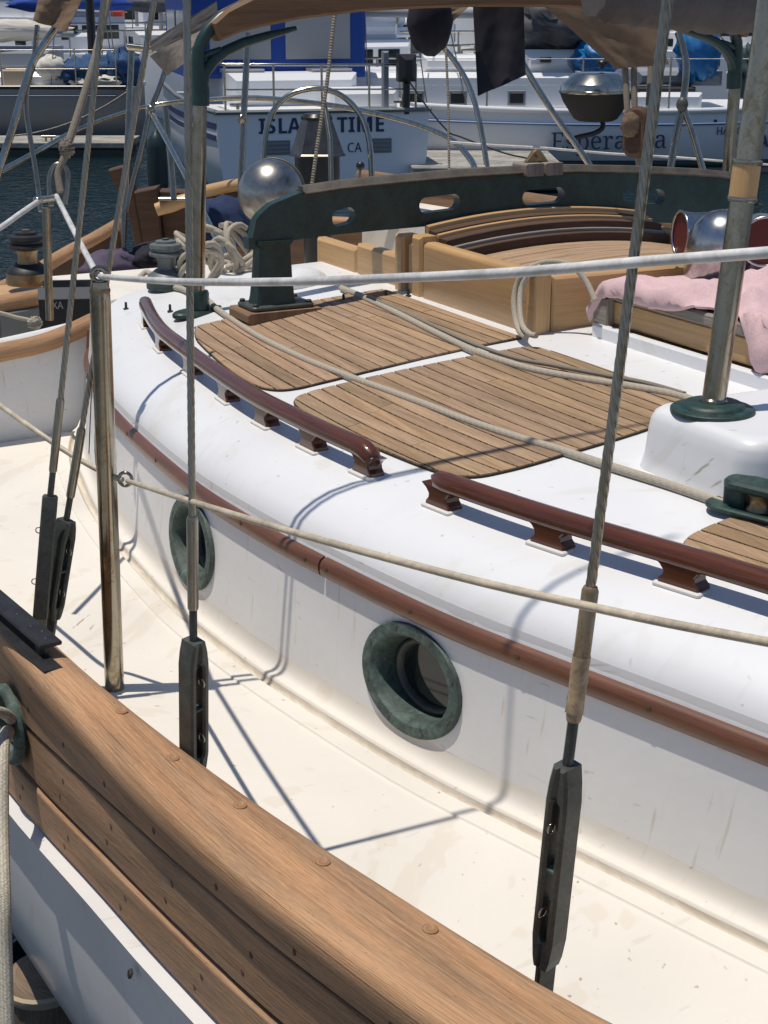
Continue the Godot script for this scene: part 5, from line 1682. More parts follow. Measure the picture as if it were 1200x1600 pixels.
	part(g, "body", s, M.cardboard)
	for q in [[0.0, 0.108, -0.066, 0.5], [0.0, 0.108, 0.066, -0.6]]:
		s = Shape.new()
		s.box(bf * Transform3D(Basis(Vector3.RIGHT, q[3]), Vector3(q[0], q[1], q[2])), Vector3(0.15, 0.035, 0.003), 0.0005)
		part(g, "flap", s, M.card_grey)
	var tm = TextMesh.new()
	tm.text = "XXA"; tm.pixel_size = 0.0016; tm.font_size = 16; tm.depth = 0.001
	var f = SystemFont.new()
	f.font_names = PackedStringArray(["Droid Sans"])
	tm.font = f
	var ti = MeshInstance3D.new()
	ti.name = "lettering"; ti.mesh = tm; ti.material_override = M.box_print
	g.add_child(ti, true)
	ti.transform = Transform3D(bf.basis * Basis(Vector3.UP, PI), bf * Vector3(0.03, 0.075, -0.0665) - bx)
	if (ti.transform.basis.z).dot(look) < 0.0: ti.transform = Transform3D(bf.basis, bf * Vector3(-0.03, 0.075, 0.0665) - bx)
	# stern bulwark: dark inside, honey-coloured rail, running round to the stern post
	var rail = [Vector3(4.779, 1.203, 1.015), Vector3(4.988, 1.207, 1.187), Vector3(5.152, 1.220, 1.339), Vector3(5.366, 1.243, 1.514), Vector3(5.674, 1.249, 1.727), Vector3(5.941, 1.256, 1.904)]
	s = Shape.new()
	var rows = []
	for p in curve(rail, 4): rows.append([p + Vector3(0, -0.01, 0), p + Vector3(0.02, -0.12, 0.02), p + Vector3(0.05, -0.30, 0.08)])
	s.grid(rows, 1.0)
	part(boat, "stern_bulwark", s, M.dark_teak)
	s = Shape.new()
	s.tube(curve(rail, 4), 0.024, 12)
	part(boat, "stern_rail_cap", s, M.cap_teak)
	s = Shape.new()
	rail = [Vector3(6.059, 1.347, 2.313), Vector3(5.983, 1.368, 2.360), Vector3(5.860, 1.392, 2.386), Vector3(5.515, 1.442, 2.400), Vector3(5.144, 1.498, 2.467)]
	rows = []
	for p in curve(rail, 4): rows.append([p + Vector3(0, -0.01, 0), p + Vector3(-0.02, -0.14, -0.02), p + Vector3(-0.05, -0.34, -0.08)])
	s.grid(rows, 1.0)
	part(boat, "stern_bulwark", s, M.dark_teak)
	s = Shape.new()
	s.tube(curve(rail, 4), 0.026, 12)
	part(boat, "stern_rail_cap", s, M.bright_teak)
	# stern post and rudder head of thick brown planks
	for q in [[Vector3(6.169, 1.443, 1.943), Vector3(6.139, 1.463, 2.015), Vector3(6.097, 1.359, 2.020), Vector3(5.991, 1.062, 2.009), Vector3(5.986, 1.013, 1.983), Vector3(6.081, 1.260, 1.980)], [Vector3(6.125, 1.355, 2.032), Vector3(6.085, 1.375, 2.123), Vector3(5.969, 1.008, 2.081), Vector3(6.001, 1.008, 2.020)], [Vector3(6.107, 1.357, 2.136), Vector3(6.043, 1.352, 2.256), Vector3(5.932, 1.003, 2.217), Vector3(5.993, 1.003, 2.100)]]:
		s = Shape.new()
		var right = Vector3(-sin(0.48), 0, cos(0.48))
		var o: Vector3 = q[0]
		poly = []
		for p in q: poly.append(Vector2((p - o).dot(right), p.y - o.y))
		s.slab(poly, Transform3D(Basis(right, Vector3.UP, look), o), -0.10, 0.006)
		part(boat, "stern_plank", s, M.dark_teak)
	s = Shape.new()
	s.tube([Vector3(5.965, 1.299, 2.072), Vector3(5.942, 1.318, 2.129), Vector3(5.919, 1.338, 2.187)], [0.026, 0.03, 0.026], 12)
	part(boat, "rudder_cheek", s, M.bright_teak)
	s = Shape.new()
	s.box(Transform3D(Basis(Vector3.UP, -0.48 + PI * 0.5), Vector3(5.925, 1.345, 2.135)), Vector3(0.12, 0.012, 0.05), 0.003)
	part(boat, "stern_fitting", s, M.wire_steel)
	# bundles stowed in the cockpit
	s = Shape.new()
	heap(s, Vector3(4.842, 1.274, 1.516), Vector3(0.07, 0.055, 0.10), 0.4, 3, 0.3)
	single("cushion", "faded purple cushion bundled against the stern rail", "cushion", s, M.purple_cloth)
	s = Shape.new()
	heap(s, Vector3(4.867, 1.298, 1.714), Vector3(0.09, 0.045, 0.14), 0.5, 5, 0.3)
	single("dark_cover", "dark navy cloth cover lying behind the small grey winch", "cover", s, M.navy_cloth)
	s = Shape.new()
	heap(s, Vector3(4.995, 1.371, 1.978), Vector3(0.10, 0.085, 0.10), 0.4, 9, 0.35, 1.6)
	single("blue_tarp", "crumpled dark blue tarp left of the steel dome", "tarp", s, M.blue_cloth)
	# rope coils heaped round the winch
	var centres = [Vector3(4.113, 1.421, 1.538), Vector3(4.140, 1.430, 1.608), Vector3(3.921, 1.453, 1.588), Vector3(3.799, 1.436, 1.583), Vector3(3.785, 1.436, 1.495), Vector3(3.714, 1.436, 1.404)]
	for k in 6:
		s = Shape.new()
		var path = []
		var c: Vector3 = centres[k]
		var tilt = Basis(Vector3(rng.randf() - 0.5, 0, rng.randf() - 0.5).normalized(), 0.5 + 0.5 * rng.randf()) * Basis(Vector3.UP, rng.randf() * TAU)
		for i in 41:
			var a = TAU * i / 40.0 * 2.2
			path.append(c + tilt * Vector3(cos(a) * (0.068 + 0.012 * sin(a * 1.7 + k)), 0.012 * sin(a * 0.9 + k) + 0.006 * i / 10.0, sin(a) * (0.045 + 0.01 * cos(a * 2.3))))
		s.tube(path, 0.0078, 8, true, Vector2(9, 30))
		single("rope_coil", ["pale rope coil behind the gallows post, leftmost of the heap", "pale rope coil at the back of the heap under the blue tarp", "pale rope coil leaning against the steel dome", "pale rope coil beside the traveller post", "pale rope coil in the middle of the heap", "pale rope coil lying lowest on the roof"][k], "rope coil", s, M.rope, "rope coils heaped behind the traveller post")
	s = Shape.new()
	s.tube(curve([Vector3(3.909, 1.395, 1.297), Vector3(3.973, 1.402, 1.343), Vector3(3.899, 1.402, 1.338), Vector3(3.761, 1.400, 1.328), Vector3(3.684, 1.402, 1.340), Vector3(3.614, 1.402, 1.339), Vector3(3.545, 1.403, 1.343)], 5), 0.0078, 9, true, Vector2(9, 30))
	single("winch_tail", "pale rope tail curling from the small grey winch across the roof", "rope", s, M.rope)
	# polished dome on the bridge deck
	var d = Vector3(3.968, 1.593, 1.714)
	g = thing("steel_dome", "polished round steel dome like a mirror, behind the traveller post", "dome", d - Vector3(0, 0.12, 0))
	s = Shape.new()
	var face = Transform3D(along(Vector3.ZERO, (look + Vector3(0.25, 0.18, -0.1)).normalized()).basis, d)
	s.lathe(V2([0.093, -0.012, 0.093, 0.0, 0.090, 0.022, 0.080, 0.045, 0.063, 0.064, 0.040, 0.078, 0.018, 0.084, 0.0, 0.085]), face, 40)
	part(g, "bowl", s, M.mirror if M.has("mirror") else textured(mat("mirror", lin(0.50, 0.48, 0.44), 0.33, 1.0), M.blotch, Vector3(5, 5, 5), true))
	s = Shape.new()
	var ring = []
	for i in 41: ring.append(face * Vector3(cos(TAU * i / 40.0) * 0.0945, -0.006, sin(TAU * i / 40.0) * 0.0945))
	s.tube(ring, 0.004, 8, false)
	part(g, "rim", s, M.dark_bronze)
	s = Shape.new()
	s.tube([d - look * 0.02 - Vector3(0, 0.085, 0), d - Vector3(0, 0.24, 0) - look * 0.02], 0.02, 14)
	part(g, "stem", s, M.dark_bronze)
	# white round locker lid on the bridge deck
	s = Shape.new()
	heap(s, Vector3(3.498, 1.430, 1.586), Vector3(0.055, 0.035, 0.075), 0.3, 2, 0.05)
	single("round_vent", "low white rounded ventilator between traveller post and wooden coaming", "ventilator", s, M.gelcoat)
	binnacle()
	stern_frames()
	hanging_things()

func winch(at: Vector3, k: float, label: String, dark: Material, bright: Material) -> void:
	var g = thing("winch", label, "winch", at)
	var s = Shape.new()
	s.lathe(V2([0.066 * k, 0.0, 0.068 * k, 0.006 * k, 0.066 * k, 0.03 * k, 0.066 * k, 0.034 * k]), spot(at), 32)
	part(g, "base_band", s, bright)
	s = Shape.new()
	s.lathe(V2([0.066 * k, 0.034 * k, 0.060 * k, 0.046 * k, 0.044 * k, 0.056 * k, 0.036 * k, 0.062 * k]), spot(at), 32)
	part(g, "skirt", s, dark)
	s = Shape.new()
	s.lathe(V2([0.033 * k, 0.058 * k, 0.029 * k, 0.07 * k, 0.029 * k, 0.088 * k, 0.034 * k, 0.102 * k]), spot(at), 32)
	part(g, "drum", s, bright if k == 1.0 else dark)
	s = Shape.new()
	s.lathe(V2([0.034 * k, 0.100 * k, 0.053 * k, 0.106 * k, 0.055 * k, 0.112 * k, 0.052 * k, 0.118 * k, 0.046 * k, 0.120 * k, 0.048 * k, 0.128 * k, 0.053 * k, 0.132 * k, 0.050 * k, 0.142 * k, 0.034 * k, 0.146 * k, 0.032 * k, 0.153 * k, 0.0, 0.156 * k]), spot(at), 32)
	part(g, "top", s, dark)
	s = Shape.new()
	s.lathe(V2([0.012 * k, 0.150 * k, 0.012 * k, 0.160 * k, 0.0, 0.161 * k]), spot(at), 8)
	part(g, "handle_socket", s, bright)

func binnacle() -> void:
	var b = Vector3(4.305, 1.545, 2.013)
	var g = thing("binnacle", "steering compass binnacle with a dark six-sided hood on a black pedestal", "binnacle", Vector3(b.x, 1.02, b.z))
	var s = Shape.new()
	s.tube([Vector3(b.x, 1.01, b.z), b + Vector3(0, -0.02, 0)], 0.045, 20)
	part(g, "pedestal", s, M.black_plastic)
	s = Shape.new()
	s.lathe(V2([0.066, -0.02, 0.068, 0.04, 0.068, 0.110, 0.072, 0.112]), spot(b), 28)
	part(g, "bowl", s, M.black_plastic)
	s = Shape.new()
	s.lathe(V2([0.086, 0.108, 0.086, 0.113, 0.080, 0.118]), spot(b), 6)
	s.lathe(V2([0.080, 0.118, 0.046, 0.215]), spot(b), 6)
	for i in s.n.size(): pass
	var hood = part(g, "hood", faceted(s), M.tarnished if M.has("tarnished") else textured(mat("tarnished", lin(0.16, 0.155, 0.145), 0.3, 0.8), M.blotch, Vector3(9, 9, 9), true))
	s = Shape.new()
	s.lathe(V2([0.047, 0.214, 0.048, 0.222, 0.040, 0.232, 0.0, 0.236]), spot(b), 6)
	part(hood, "crown", s, M.black_plastic)
	# pedestal guard
	s = Shape.new()
	rod(s, [Vector3(4.289, 1.500, 1.829), Vector3(4.333, 1.645, 1.849), Vector3(4.354, 1.727, 1.869), Vector3(4.361, 1.787, 1.898), Vector3(4.353, 1.827, 1.942), Vector3(4.334, 1.845, 1.992), Vector3(4.310, 1.847, 2.039), Vector3(4.278, 1.827, 2.086), Vector3(4.242, 1.782, 2.122), Vector3(4.214, 1.727, 2.137), Vector3(4.184, 1.645, 2.135), Vector3(4.140, 1.500, 2.114)], 0.0088, 12)
	single("pedestal_guard", "polished steel hoop guarding the binnacle", "guard rail", s, M.bright_steel)
	s = Shape.new()
	s.ball(spot(Vector3(4.103, 1.639, 2.058)), Vector3(0.013, 0.013, 0.013), 14)
	var o = part(self, "gear_lever", s, M.black_plastic, "black ball knob of the gear lever right of the binnacle")
	o.set_meta("category", "lever")
	s = Shape.new()
	s.tube([Vector3(4.102, 1.634, 2.057), Vector3(4.083, 1.566, 2.043)], 0.004, 8)
	part(o, "stem", s, M.wire_steel)
	# spars of rope led down past the binnacle
	s = Shape.new()
	rod(s, [Vector3(4.085, 2.117, 1.981), Vector3(4.066, 2.032, 1.957), Vector3(4.033, 1.896, 1.922), Vector3(4.010, 1.794, 1.892), Vector3(3.988, 1.692, 1.862), Vector3(3.967, 1.604, 1.837)], 0.0058, 8)
	single("mizzen_sheet", "thin pale line coming down in front of the binnacle hood", "rope", s, M.grey_rope)
	s = Shape.new()
	s.tube([Vector3(4.164, 1.836, 1.969), Vector3(4.075, 1.726, 1.947), Vector3(3.983, 1.584, 1.906)], 0.0075, 10)
	single("guard_strut", "steel strut rising in front of the binnacle", "strut", s, M.steel)

func faceted(s: Shape) -> Shape:
	var o = Shape.new()
	for i in s.ix.size() / 3:
		var a = s.v[s.ix[3 * i]]; var b = s.v[s.ix[3 * i + 1]]; var c = s.v[s.ix[3 * i + 2]]
		var nn = (c - a).cross(b - a).normalized()
		var k = o.vert(a, nn, Vector2.ZERO)
		o.vert(b, nn, Vector2.ZERO); o.vert(c, nn, Vector2.ZERO)
		o.tri(k, k + 1, k + 2)
	return o

func stern_frames() -> void:
	var s = Shape.new()
	# long curved stern rail
	var g = thing("stern_rail", "long curved steel stern rail sweeping round the cockpit", "railing", Vector3(5.801, 1.039, 2.017))
	rod(s, [Vector3(5.460, 1.461, 1.149), Vector3(5.707, 1.507, 1.393), Vector3(5.866, 1.559, 1.582), Vector3(6.021, 1.616, 1.781), Vector3(6.058, 1.671, 1.979), Vector3(6.047, 1.704, 2.137), Vector3(5.910, 1.726, 2.303), Vector3(5.781, 1.734, 2.441), Vector3(5.589, 1.724, 2.574), Vector3(5.351, 1.706, 2.677), Vector3(5.068, 1.677, 2.743), Vector3(4.809, 1.641, 2.757), Vector3(4.673, 1.593, 2.756), Vector3(4.554, 1.545, 2.722), Vector3(4.468, 1.428, 2.689)], 0.0105, 12)
	part(g, "top_tube", s, M.bright_steel)
	for q in [[Vector3(5.911, 1.923, 1.985), Vector3(5.819, 1.587, 1.920), Vector3(5.680, 1.074, 1.818)], [Vector3(5.673, 1.980, 2.370), Vector3(5.606, 1.730, 2.319), Vector3(5.517, 1.406, 2.256)], [Vector3(5.789, 1.708, 2.066), Vector3(5.714, 1.494, 2.054), Vector3(5.674, 1.372, 2.044)]]:
		s = Shape.new()
		s.tube(q, 0.0125, 12)
		part(g, "upright", s, M.steel)
	s = Shape.new()
	rod(s, [Vector3(5.636, 1.886, 2.031), Vector3(5.622, 1.785, 1.984), Vector3(5.615, 1.712, 1.946), Vector3(5.591, 1.582, 1.898), Vector3(5.564, 1.424, 1.836), Vector3(5.550, 1.356, 1.813)], 0.010, 10)
	part(g, "brace", s, M.steel)
	s = Shape.new()
	s.tube([Vector3(5.563, 1.711, 1.930), Vector3(5.004, 1.533, 1.848), Vector3(4.091, 1.352, 1.646)], 0.0098, 12)
	part(g, "brace", s, M.bright_steel)
	s = Shape.new()
	rod(s, [Vector3(5.821, 1.933, 1.938), Vector3(5.790, 1.926, 1.992), Vector3(5.764, 1.919, 2.036), Vector3(5.733, 1.896, 2.080)], 0.0135, 12)
	part(g, "bent_handle", s, M.bright_steel)
	for p in [Vector3(5.555, 1.717, 1.927), Vector3(4.072, 1.356, 1.638), Vector3(5.545, 1.674, 2.281)]:
		s = Shape.new()
		s.ball(spot(p), Vector3(0.016, 0.018, 0.016), 12)
		part(g, "clamp", s, M.steel)
	# arch tubes at the left edge
	g = thing("folding_arch", "bright steel arch leaning at the upper left corner", "arch", Vector3(4.981, 1.538, 1.212))
	s = Shape.new()
	rod(s, [Vector3(5.040, 2.057, 1.473), Vector3(5.040, 2.019, 1.445), Vector3(5.042, 1.968, 1.405), Vector3(5.043, 1.914, 1.364), Vector3(5.035, 1.848, 1.332), Vector3(5.014, 1.713, 1.275), Vector3(4.997, 1.593, 1.220), Vector3(4.977, 1.461, 1.164)], 0.0125, 12)
	part(g, "tube", s, M.bright_steel)
	s = Shape.new()
	rod(s, [Vector3(5.121, 2.022, 1.406), Vector3(5.092, 1.904, 1.377), Vector3(5.083, 1.846, 1.353), Vector3(5.062, 1.767, 1.335), Vector3(5.027, 1.670, 1.333), Vector3(4.986, 1.562, 1.333), Vector3(4.948, 1.454, 1.329)], 0.0085, 12)
	part(g, "brace", s, M.steel)
	# right-hand frames: dodger bow, strut, A-frame
	s = Shape.new()
	rod(s, [Vector3(4.728, 1.952, 2.681), Vector3(4.698, 1.911, 2.709), Vector3(4.659, 1.845, 2.738), Vector3(4.623, 1.771, 2.753), Vector3(4.585, 1.679, 2.758), Vector3(4.537, 1.549, 2.758), Vector3(4.515, 1.483, 2.753)], 0.0095, 12)
	single("dodger_bow", "curved grey tube of the folded dodger beside the navy towel", "frame", s, M.bright_steel)
	s = Shape.new()
	rod(s, [Vector3(4.507, 1.919, 2.854), Vector3(4.460, 1.838, 2.885), Vector3(4.397, 1.733, 2.931), Vector3(4.339, 1.644, 2.978), Vector3(4.279, 1.546, 3.023), Vector3(4.262, 1.515, 3.033)], 0.0105, 12)
	single("dodger_strut", "slanting steel strut between the navy towel and the barbecue", "frame", s, M.bright_steel)
	g = thing("boom_crutch", "steel A-shaped crutch standing right of the hanging tackle", "crutch", Vector3(4.056, 1.537, 3.215))
	s = Shape.new()
	rod(s, [Vector3(4.203, 2.001, 3.268), Vector3(4.162, 1.902, 3.275), Vector3(4.132, 1.784, 3.248), Vector3(4.111, 1.675, 3.211), Vector3(4.081, 1.537, 3.167)], 0.012, 12)
	part(g, "leg", s, M.steel)
	s = Shape.new()
	s.tube([Vector3(4.129, 1.774, 3.246), Vector3(4.084, 1.675, 3.263), Vector3(4.024, 1.537, 3.278)], 0.0105, 12)
	part(g, "leg", s, M.bright_steel)
	s = Shape.new()
	s.ball(spot(Vector3(4.115, 1.779, 3.232)), Vector3(0.02, 0.024, 0.02), 12)
	part(g, "knuckle", s, M.dark_bronze)
	s = Shape.new()
	s.tube([Vector3(4.627, 1.644, 2.653), Vector3(4.565, 1.635, 2.767), Vector3(4.471, 1.625, 2.938), Vector3(4.366, 1.607, 3.128), Vector3(4.252, 1.594, 3.337), Vector3(4.126, 1.574, 3.565), Vector3(4.042, 1.561, 3.717)], 0.0042, 8)
	single("guard_wire", "thin white guard wire crossing below the barbecue", "wire", s, M.white_vinyl)
	s = Shape.new()
	s.tube(curve([Vector3(4.927, 1.827, 2.666), Vector3(4.872, 1.741, 2.709), Vector3(4.816, 1.662, 2.761), Vector3(4.789, 1.643, 2.798), Vector3(4.700, 1.588, 2.929), Vector3(4.628, 1.562, 3.048)], 4), 0.003, 6)
	single("flag_halyard", "thin dark line slanting down to the stern rail", "rope", s, M.black_iron)
	s = Shape.new()
	s.tube([Vector3(4.548, 1.981, 2.593), Vector3(4.491, 1.804, 2.573), Vector3(4.407, 1.527, 2.534)], 0.0042, 8)
	single("backstay_line", "thin grey vertical line hanging left of the dodger bow", "rope", s, M.grey_rope)
	# kettle barbecue clamped to the rail
	var k = Vector3(4.697, 1.783, 3.303)
	g = thing("barbecue", "stainless kettle barbecue with a black bowl clamped to the stern rail", "barbecue", k - Vector3(0, 0.1, 0))
	s = Shape.new()
	s.lathe(V2([0.130, 0.0, 0.136, 0.004, 0.136, 0.010, 0.131, 0.013, 0.129, 0.028, 0.124, 0.036, 0.088, 0.066, 0.076, 0.072, 0.0, 0.074]), spot(k), 40)
	var lid = part(g, "lid", s, M.bright_steel)
	s = Shape.new()
	s.lathe(V2([0.008, 0.084, 0.008, 0.096, 0.019, 0.099, 0.020, 0.108, 0.016, 0.113, 0.0, 0.114]), spot(k + Vector3(0, 0, 0.02)), 16)
	part(lid, "knob", s, M.black_plastic)
	s = Shape.new()
	s.lathe(V2([0.0, -0.098, 0.062, -0.096, 0.078, -0.088, 0.118, -0.03, 0.131, 0.0, 0.128, 0.002]), spot(k), 40)
	part(g, "bowl", s, M.soot)
	s = Shape.new()
	rod(s, [Vector3(4.667, 1.702, 3.303), Vector3(4.653, 1.670, 3.306), Vector3(4.660, 1.648, 3.278), Vector3(4.682, 1.635, 3.225), Vector3(4.699, 1.622, 3.183)], 0.009, 8)
	part(g, "bracket", s, M.black_iron)
	# mainsheet tackle hanging right of the barbecue
	g = thing("mainsheet_tackle", "worn mainsheet tackle with a brown block hanging right of the barbecue", "tackle", Vector3(3.802, 1.609, 2.843))
	s = Shape.new()
	s.slab(rounded(0.085, 0.15, 0.038, 6), Transform3D(along(Vector3.ZERO, Vector3(0.12, 1, 0.1)).basis * Basis(Vector3.UP, 0.5), Vector3(3.833, 1.722, 2.864)), 0.05, 0.012)
	part(g, "block", s, M.dark_teak)
	for q in [[Vector3(3.977, 2.118, 2.874), Vector3(3.926, 1.955, 2.854), Vector3(3.855, 1.736, 2.832)], [Vector3(3.959, 2.118, 2.908), Vector3(3.907, 1.936, 2.877), Vector3(3.852, 1.755, 2.852)], [Vector3(3.943, 2.118, 2.939), Vector3(3.883, 1.936, 2.924), Vector3(3.829, 1.736, 2.883)], [Vector3(3.871, 2.064, 2.925), Vector3(3.818, 1.902, 2.911), Vector3(3.778, 1.740, 2.869)], [Vector3(3.823, 1.673, 2.848), Vector3(3.791, 1.573, 2.838)]]:
		s = Shape.new()
		s.tube(q, 0.0095, 8, true, Vector2(9, 30))
		part(g, "fall", s, M.grey_rope)
	s = Shape.new()
	heap(s, Vector3(3.813, 1.749, 2.808), Vector3(0.022, 0.035, 0.03), 0.0, 4, 0.3)
	part(g, "lashing", s, M.tan_canvas)

func hanging_things() -> void:
	var look = Vector3(-cos(0.48), 0, -sin(0.48))
	var s = Shape.new()
	cloth(s, Vector3(3.500, 2.109, 2.072), Vector3(3.530, 2.109, 2.242), Vector3(3.424, 1.872, 2.047), Vector3(3.470, 1.916, 2.218), look, 1.6, 0.010, 7, 0.0)
	single("hung_towel", "dark navy towel hung over the gallows beam", "towel", s, M.navy_cloth)
	s = Shape.new()
	heap(s, Vector3(3.670, 2.049, 2.046), Vector3(0.05, 0.085, 0.075), 0.5, 12, 0.12)
	single("sail_bag", "dark cloth bag hanging under the gallows beam left of the towel", "bag", s, M.navy_cloth)
	s = Shape.new()
	cloth(s, Vector3(3.905, 2.086, 2.305), Vector3(3.921, 2.015, 2.223), Vector3(3.975, 2.080, 2.166), Vector3(3.933, 1.978, 2.173), look, 1.0, 0.02, 3)
	single("canvas_flap", "brown canvas flap behind the hanging cloth bag", "canvas", s, M.tan_canvas)
	# folded dodger canvas under the right half of the beam
	s = Shape.new()
	var rows = []
	var no = FastNoiseLite.new()
	no.seed = 14; no.frequency = 3.0
	var spine = curve([Vector3(3.170, 2.140, 2.203), Vector3(3.127, 2.123, 2.274), Vector3(3.133, 2.112, 2.391), Vector3(3.139, 2.103, 2.533), Vector3(3.139, 2.103, 2.693), Vector3(3.129, 2.100, 2.893)], 6)
	for i in spine.size():
		var row = []
		for j in 20:
			var a = TAU * j / 20.0
			var k = 1.0 + 0.22 * no.get_noise_2d(i * 0.12, a * 0.5) + 0.10 * no.get_noise_2d(i * 0.5, a * 2.0)
			row.append(spine[i] + Vector3(cos(a) * 0.06 * k, sin(a) * 0.075 * k - 0.004, 0))
		rows.append(row)
	s.grid(rows, 1.0 if s.is_out(rows, [spine[0]]) else -1.0, true)
	s.fan(rows[0], Vector3.FORWARD)
	single("rolled_canvas", "rolled dark grey canvas lashed over the right end of the gallows beam", "canvas", s, M.grey_canvas)
	s = Shape.new()
	cloth(s, Vector3(4.086, 2.096, 2.650), Vector3(3.854, 2.104, 2.873), Vector3(3.923, 1.904, 2.824), Vector3(3.770, 1.922, 2.903), look, 1.2, 0.012, 21)
	single("tan_canvas", "tan canvas hanging in a curve behind the barbecue and tackle", "canvas", s, M.tan_canvas)
	# folded bimini at the left
	s = Shape.new()
	cloth(s, Vector3(4.990, 1.970, 1.734), Vector3(4.729, 2.096, 1.871), Vector3(4.975, 1.938, 1.740), Vector3(4.707, 2.035, 1.869), look, 0.6, 0.007, 31)
	single("folded_bimini", "folded grey bimini canvas, upper fold left of the gallows bracket", "canvas", s, M.grey_canvas)
	s = Shape.new()
	cloth(s, Vector3(5.075, 1.923, 1.765), Vector3(4.827, 2.030, 1.864), Vector3(5.030, 1.862, 1.809), Vector3(4.815, 1.922, 1.807), look, 0.8, 0.006, 37)
	single("folded_bimini", "folded pale canvas, lower fold hanging under the grey bimini", "canvas", s, textured(mat("pale_canvas", lin(0.34, 0.30, 0.27), 0.95), M.blotch, Vector3(4, 4, 4), true))
	s = Shape.new()
	cloth(s, Vector3(4.993, 2.127, 1.386), Vector3(4.924, 2.127, 1.517), Vector3(4.974, 2.039, 1.358), Vector3(4.918, 2.005, 1.442), look, 1.1, 0.02, 41, 0.0)
	single("brown_canvas", "brown canvas bundle on the steel arch at the upper left", "canvas", s, M.tan_canvas)
	# fuzzy rope with a knot, made fast to the gate stanchion's shackle
	s = Shape.new()
	s.tube(curve([Vector3(3.114, 2.148, 1.016), Vector3(3.095, 2.100, 0.994), Vector3(3.034, 1.993, 0.943), Vector3(2.999, 1.900, 0.896), Vector3(2.971, 1.836, 0.860)], 6), 0.0078, 10, true, Vector2(8, 30))
	var r = single("spring_line", "fuzzy grey rope running down to a knot on the gate stanchion", "rope", s, M.grey_rope)
	s = Shape.new()
	heap(s, Vector3(2.960, 1.829, 0.853), Vector3(0.013, 0.016, 0.013), 0.0, 5, 0.5)
	part(r, "knot", s, M.grey_rope)
	s = Shape.new()
	s.tube(curve([Vector3(2.958, 1.825, 0.853), Vector3(2.956, 1.806, 0.843), Vector3(2.955, 1.787, 0.833), Vector3(2.949, 1.769, 0.831), Vector3(2.941, 1.750, 0.831)], 4), 0.0075, 8, true, Vector2(8, 30))
	part(r, "tail", s, M.grey_rope)
	s = Shape.new()
	s.tube(curve([Vector3(4.007, 1.338, 0.883), Vector3(3.973, 1.327, 0.941), Vector3(3.951, 1.316, 0.976), Vector3(3.931, 1.308, 1.009), Vector3(3.922, 1.297, 1.018)], 4), 0.0055, 8, true, Vector2(9, 30))
	r = single("coaming_line", "thin pale rope knotted in front of the teak coaming at the left edge", "rope", s, M.rope)
	s = Shape.new()
	heap(s, Vector3(3.904, 1.306, 1.013), Vector3(0.014, 0.014, 0.018), 0.0, 6, 0.6)
	part(r, "knot", s, M.rope)

# ------------------------------------------------------------------ the rest of the marina
func berth(at: Vector3, yaw := 0.0) -> Transform3D:   # x to the right, y up from the water, z towards the near boat
	var b = Basis(Vector3(-sin(0.48), 0, cos(0.48)), Vector3.UP, Vector3(-cos(0.48), 0, -sin(0.48)))
	return Transform3D(b * Basis(Vector3.UP, yaw), Vector3(at.x, 0, at.z))

func fbox(T: Transform3D, x0: float, x1: float, y0: float, y1: float, z0: float, z1: float, bevel := 0.02) -> Shape:
	var s = Shape.new()
	s.box(T * Transform3D(Basis(), Vector3((x0 + x1) * 0.5, (y0 + y1) * 0.5, (z0 + z1) * 0.5)), Vector3(absf(x1 - x0), absf(y1 - y0), absf(z1 - z0)), bevel)
	return s

func rodf(T: Transform3D, pts: Array, r: float) -> Shape:
	var s = Shape.new()
	var w = []
	for p in pts: w.append(T * p)
	s.tube(w, r, 8)
	return s

func heapf(T: Transform3D, at: Vector3, half: Vector3, sd: int, rough: float) -> Shape:
	var s = Shape.new()
	heap(s, T * at, half, atan2(T.basis.x.z, T.basis.x.x) * -1.0, sd, rough, 2.6)
	return s

func lettering(parent: Node3D, words: String, T: Transform3D, height: float, m: Material, family := "Droid Sans", bold := false, italic := false) -> void:
	var f = SystemFont.new()
	f.font_names = PackedStringArray([family]); f.font_weight = 700 if bold else 400; f.font_italic = italic
	var tm = TextMesh.new()
	tm.font = f; tm.text = words; tm.font_size = 32; tm.pixel_size = height / 24.0; tm.depth = 0.006; tm.curve_step = 2.0
	var o = MeshInstance3D.new()
	o.name = "lettering"; o.mesh = tm; o.material_override = m
	parent.add_child(o, true)
	o.transform = Transform3D(T.basis, T.origin - parent.position)

# loft of half sections: stations [z, half beam, top]
func boat_hull(T: Transform3D, stations: Array) -> Shape:
	var s = Shape.new()
	for side in [1.0, -1.0]:
		var rows = []
		for q in stations:
			var row = []
			for k in [[1.0, 1.0], [1.0, 0.75], [0.985, 0.45], [0.95, 0.15], [0.86, -0.1], [0.6, -0.35], [0.0, -0.5]]: row.append(T * Vector3(side * q[1] * k[0], q[2] * k[1], q[0]))
			rows.append(row)
		s.grid(rows, side)
		for i in s.n.size(): pass
	return s

func build_neighbours() -> void:
	island_boat()
	white_sloop()
	grey_sloop()
	far_shore()

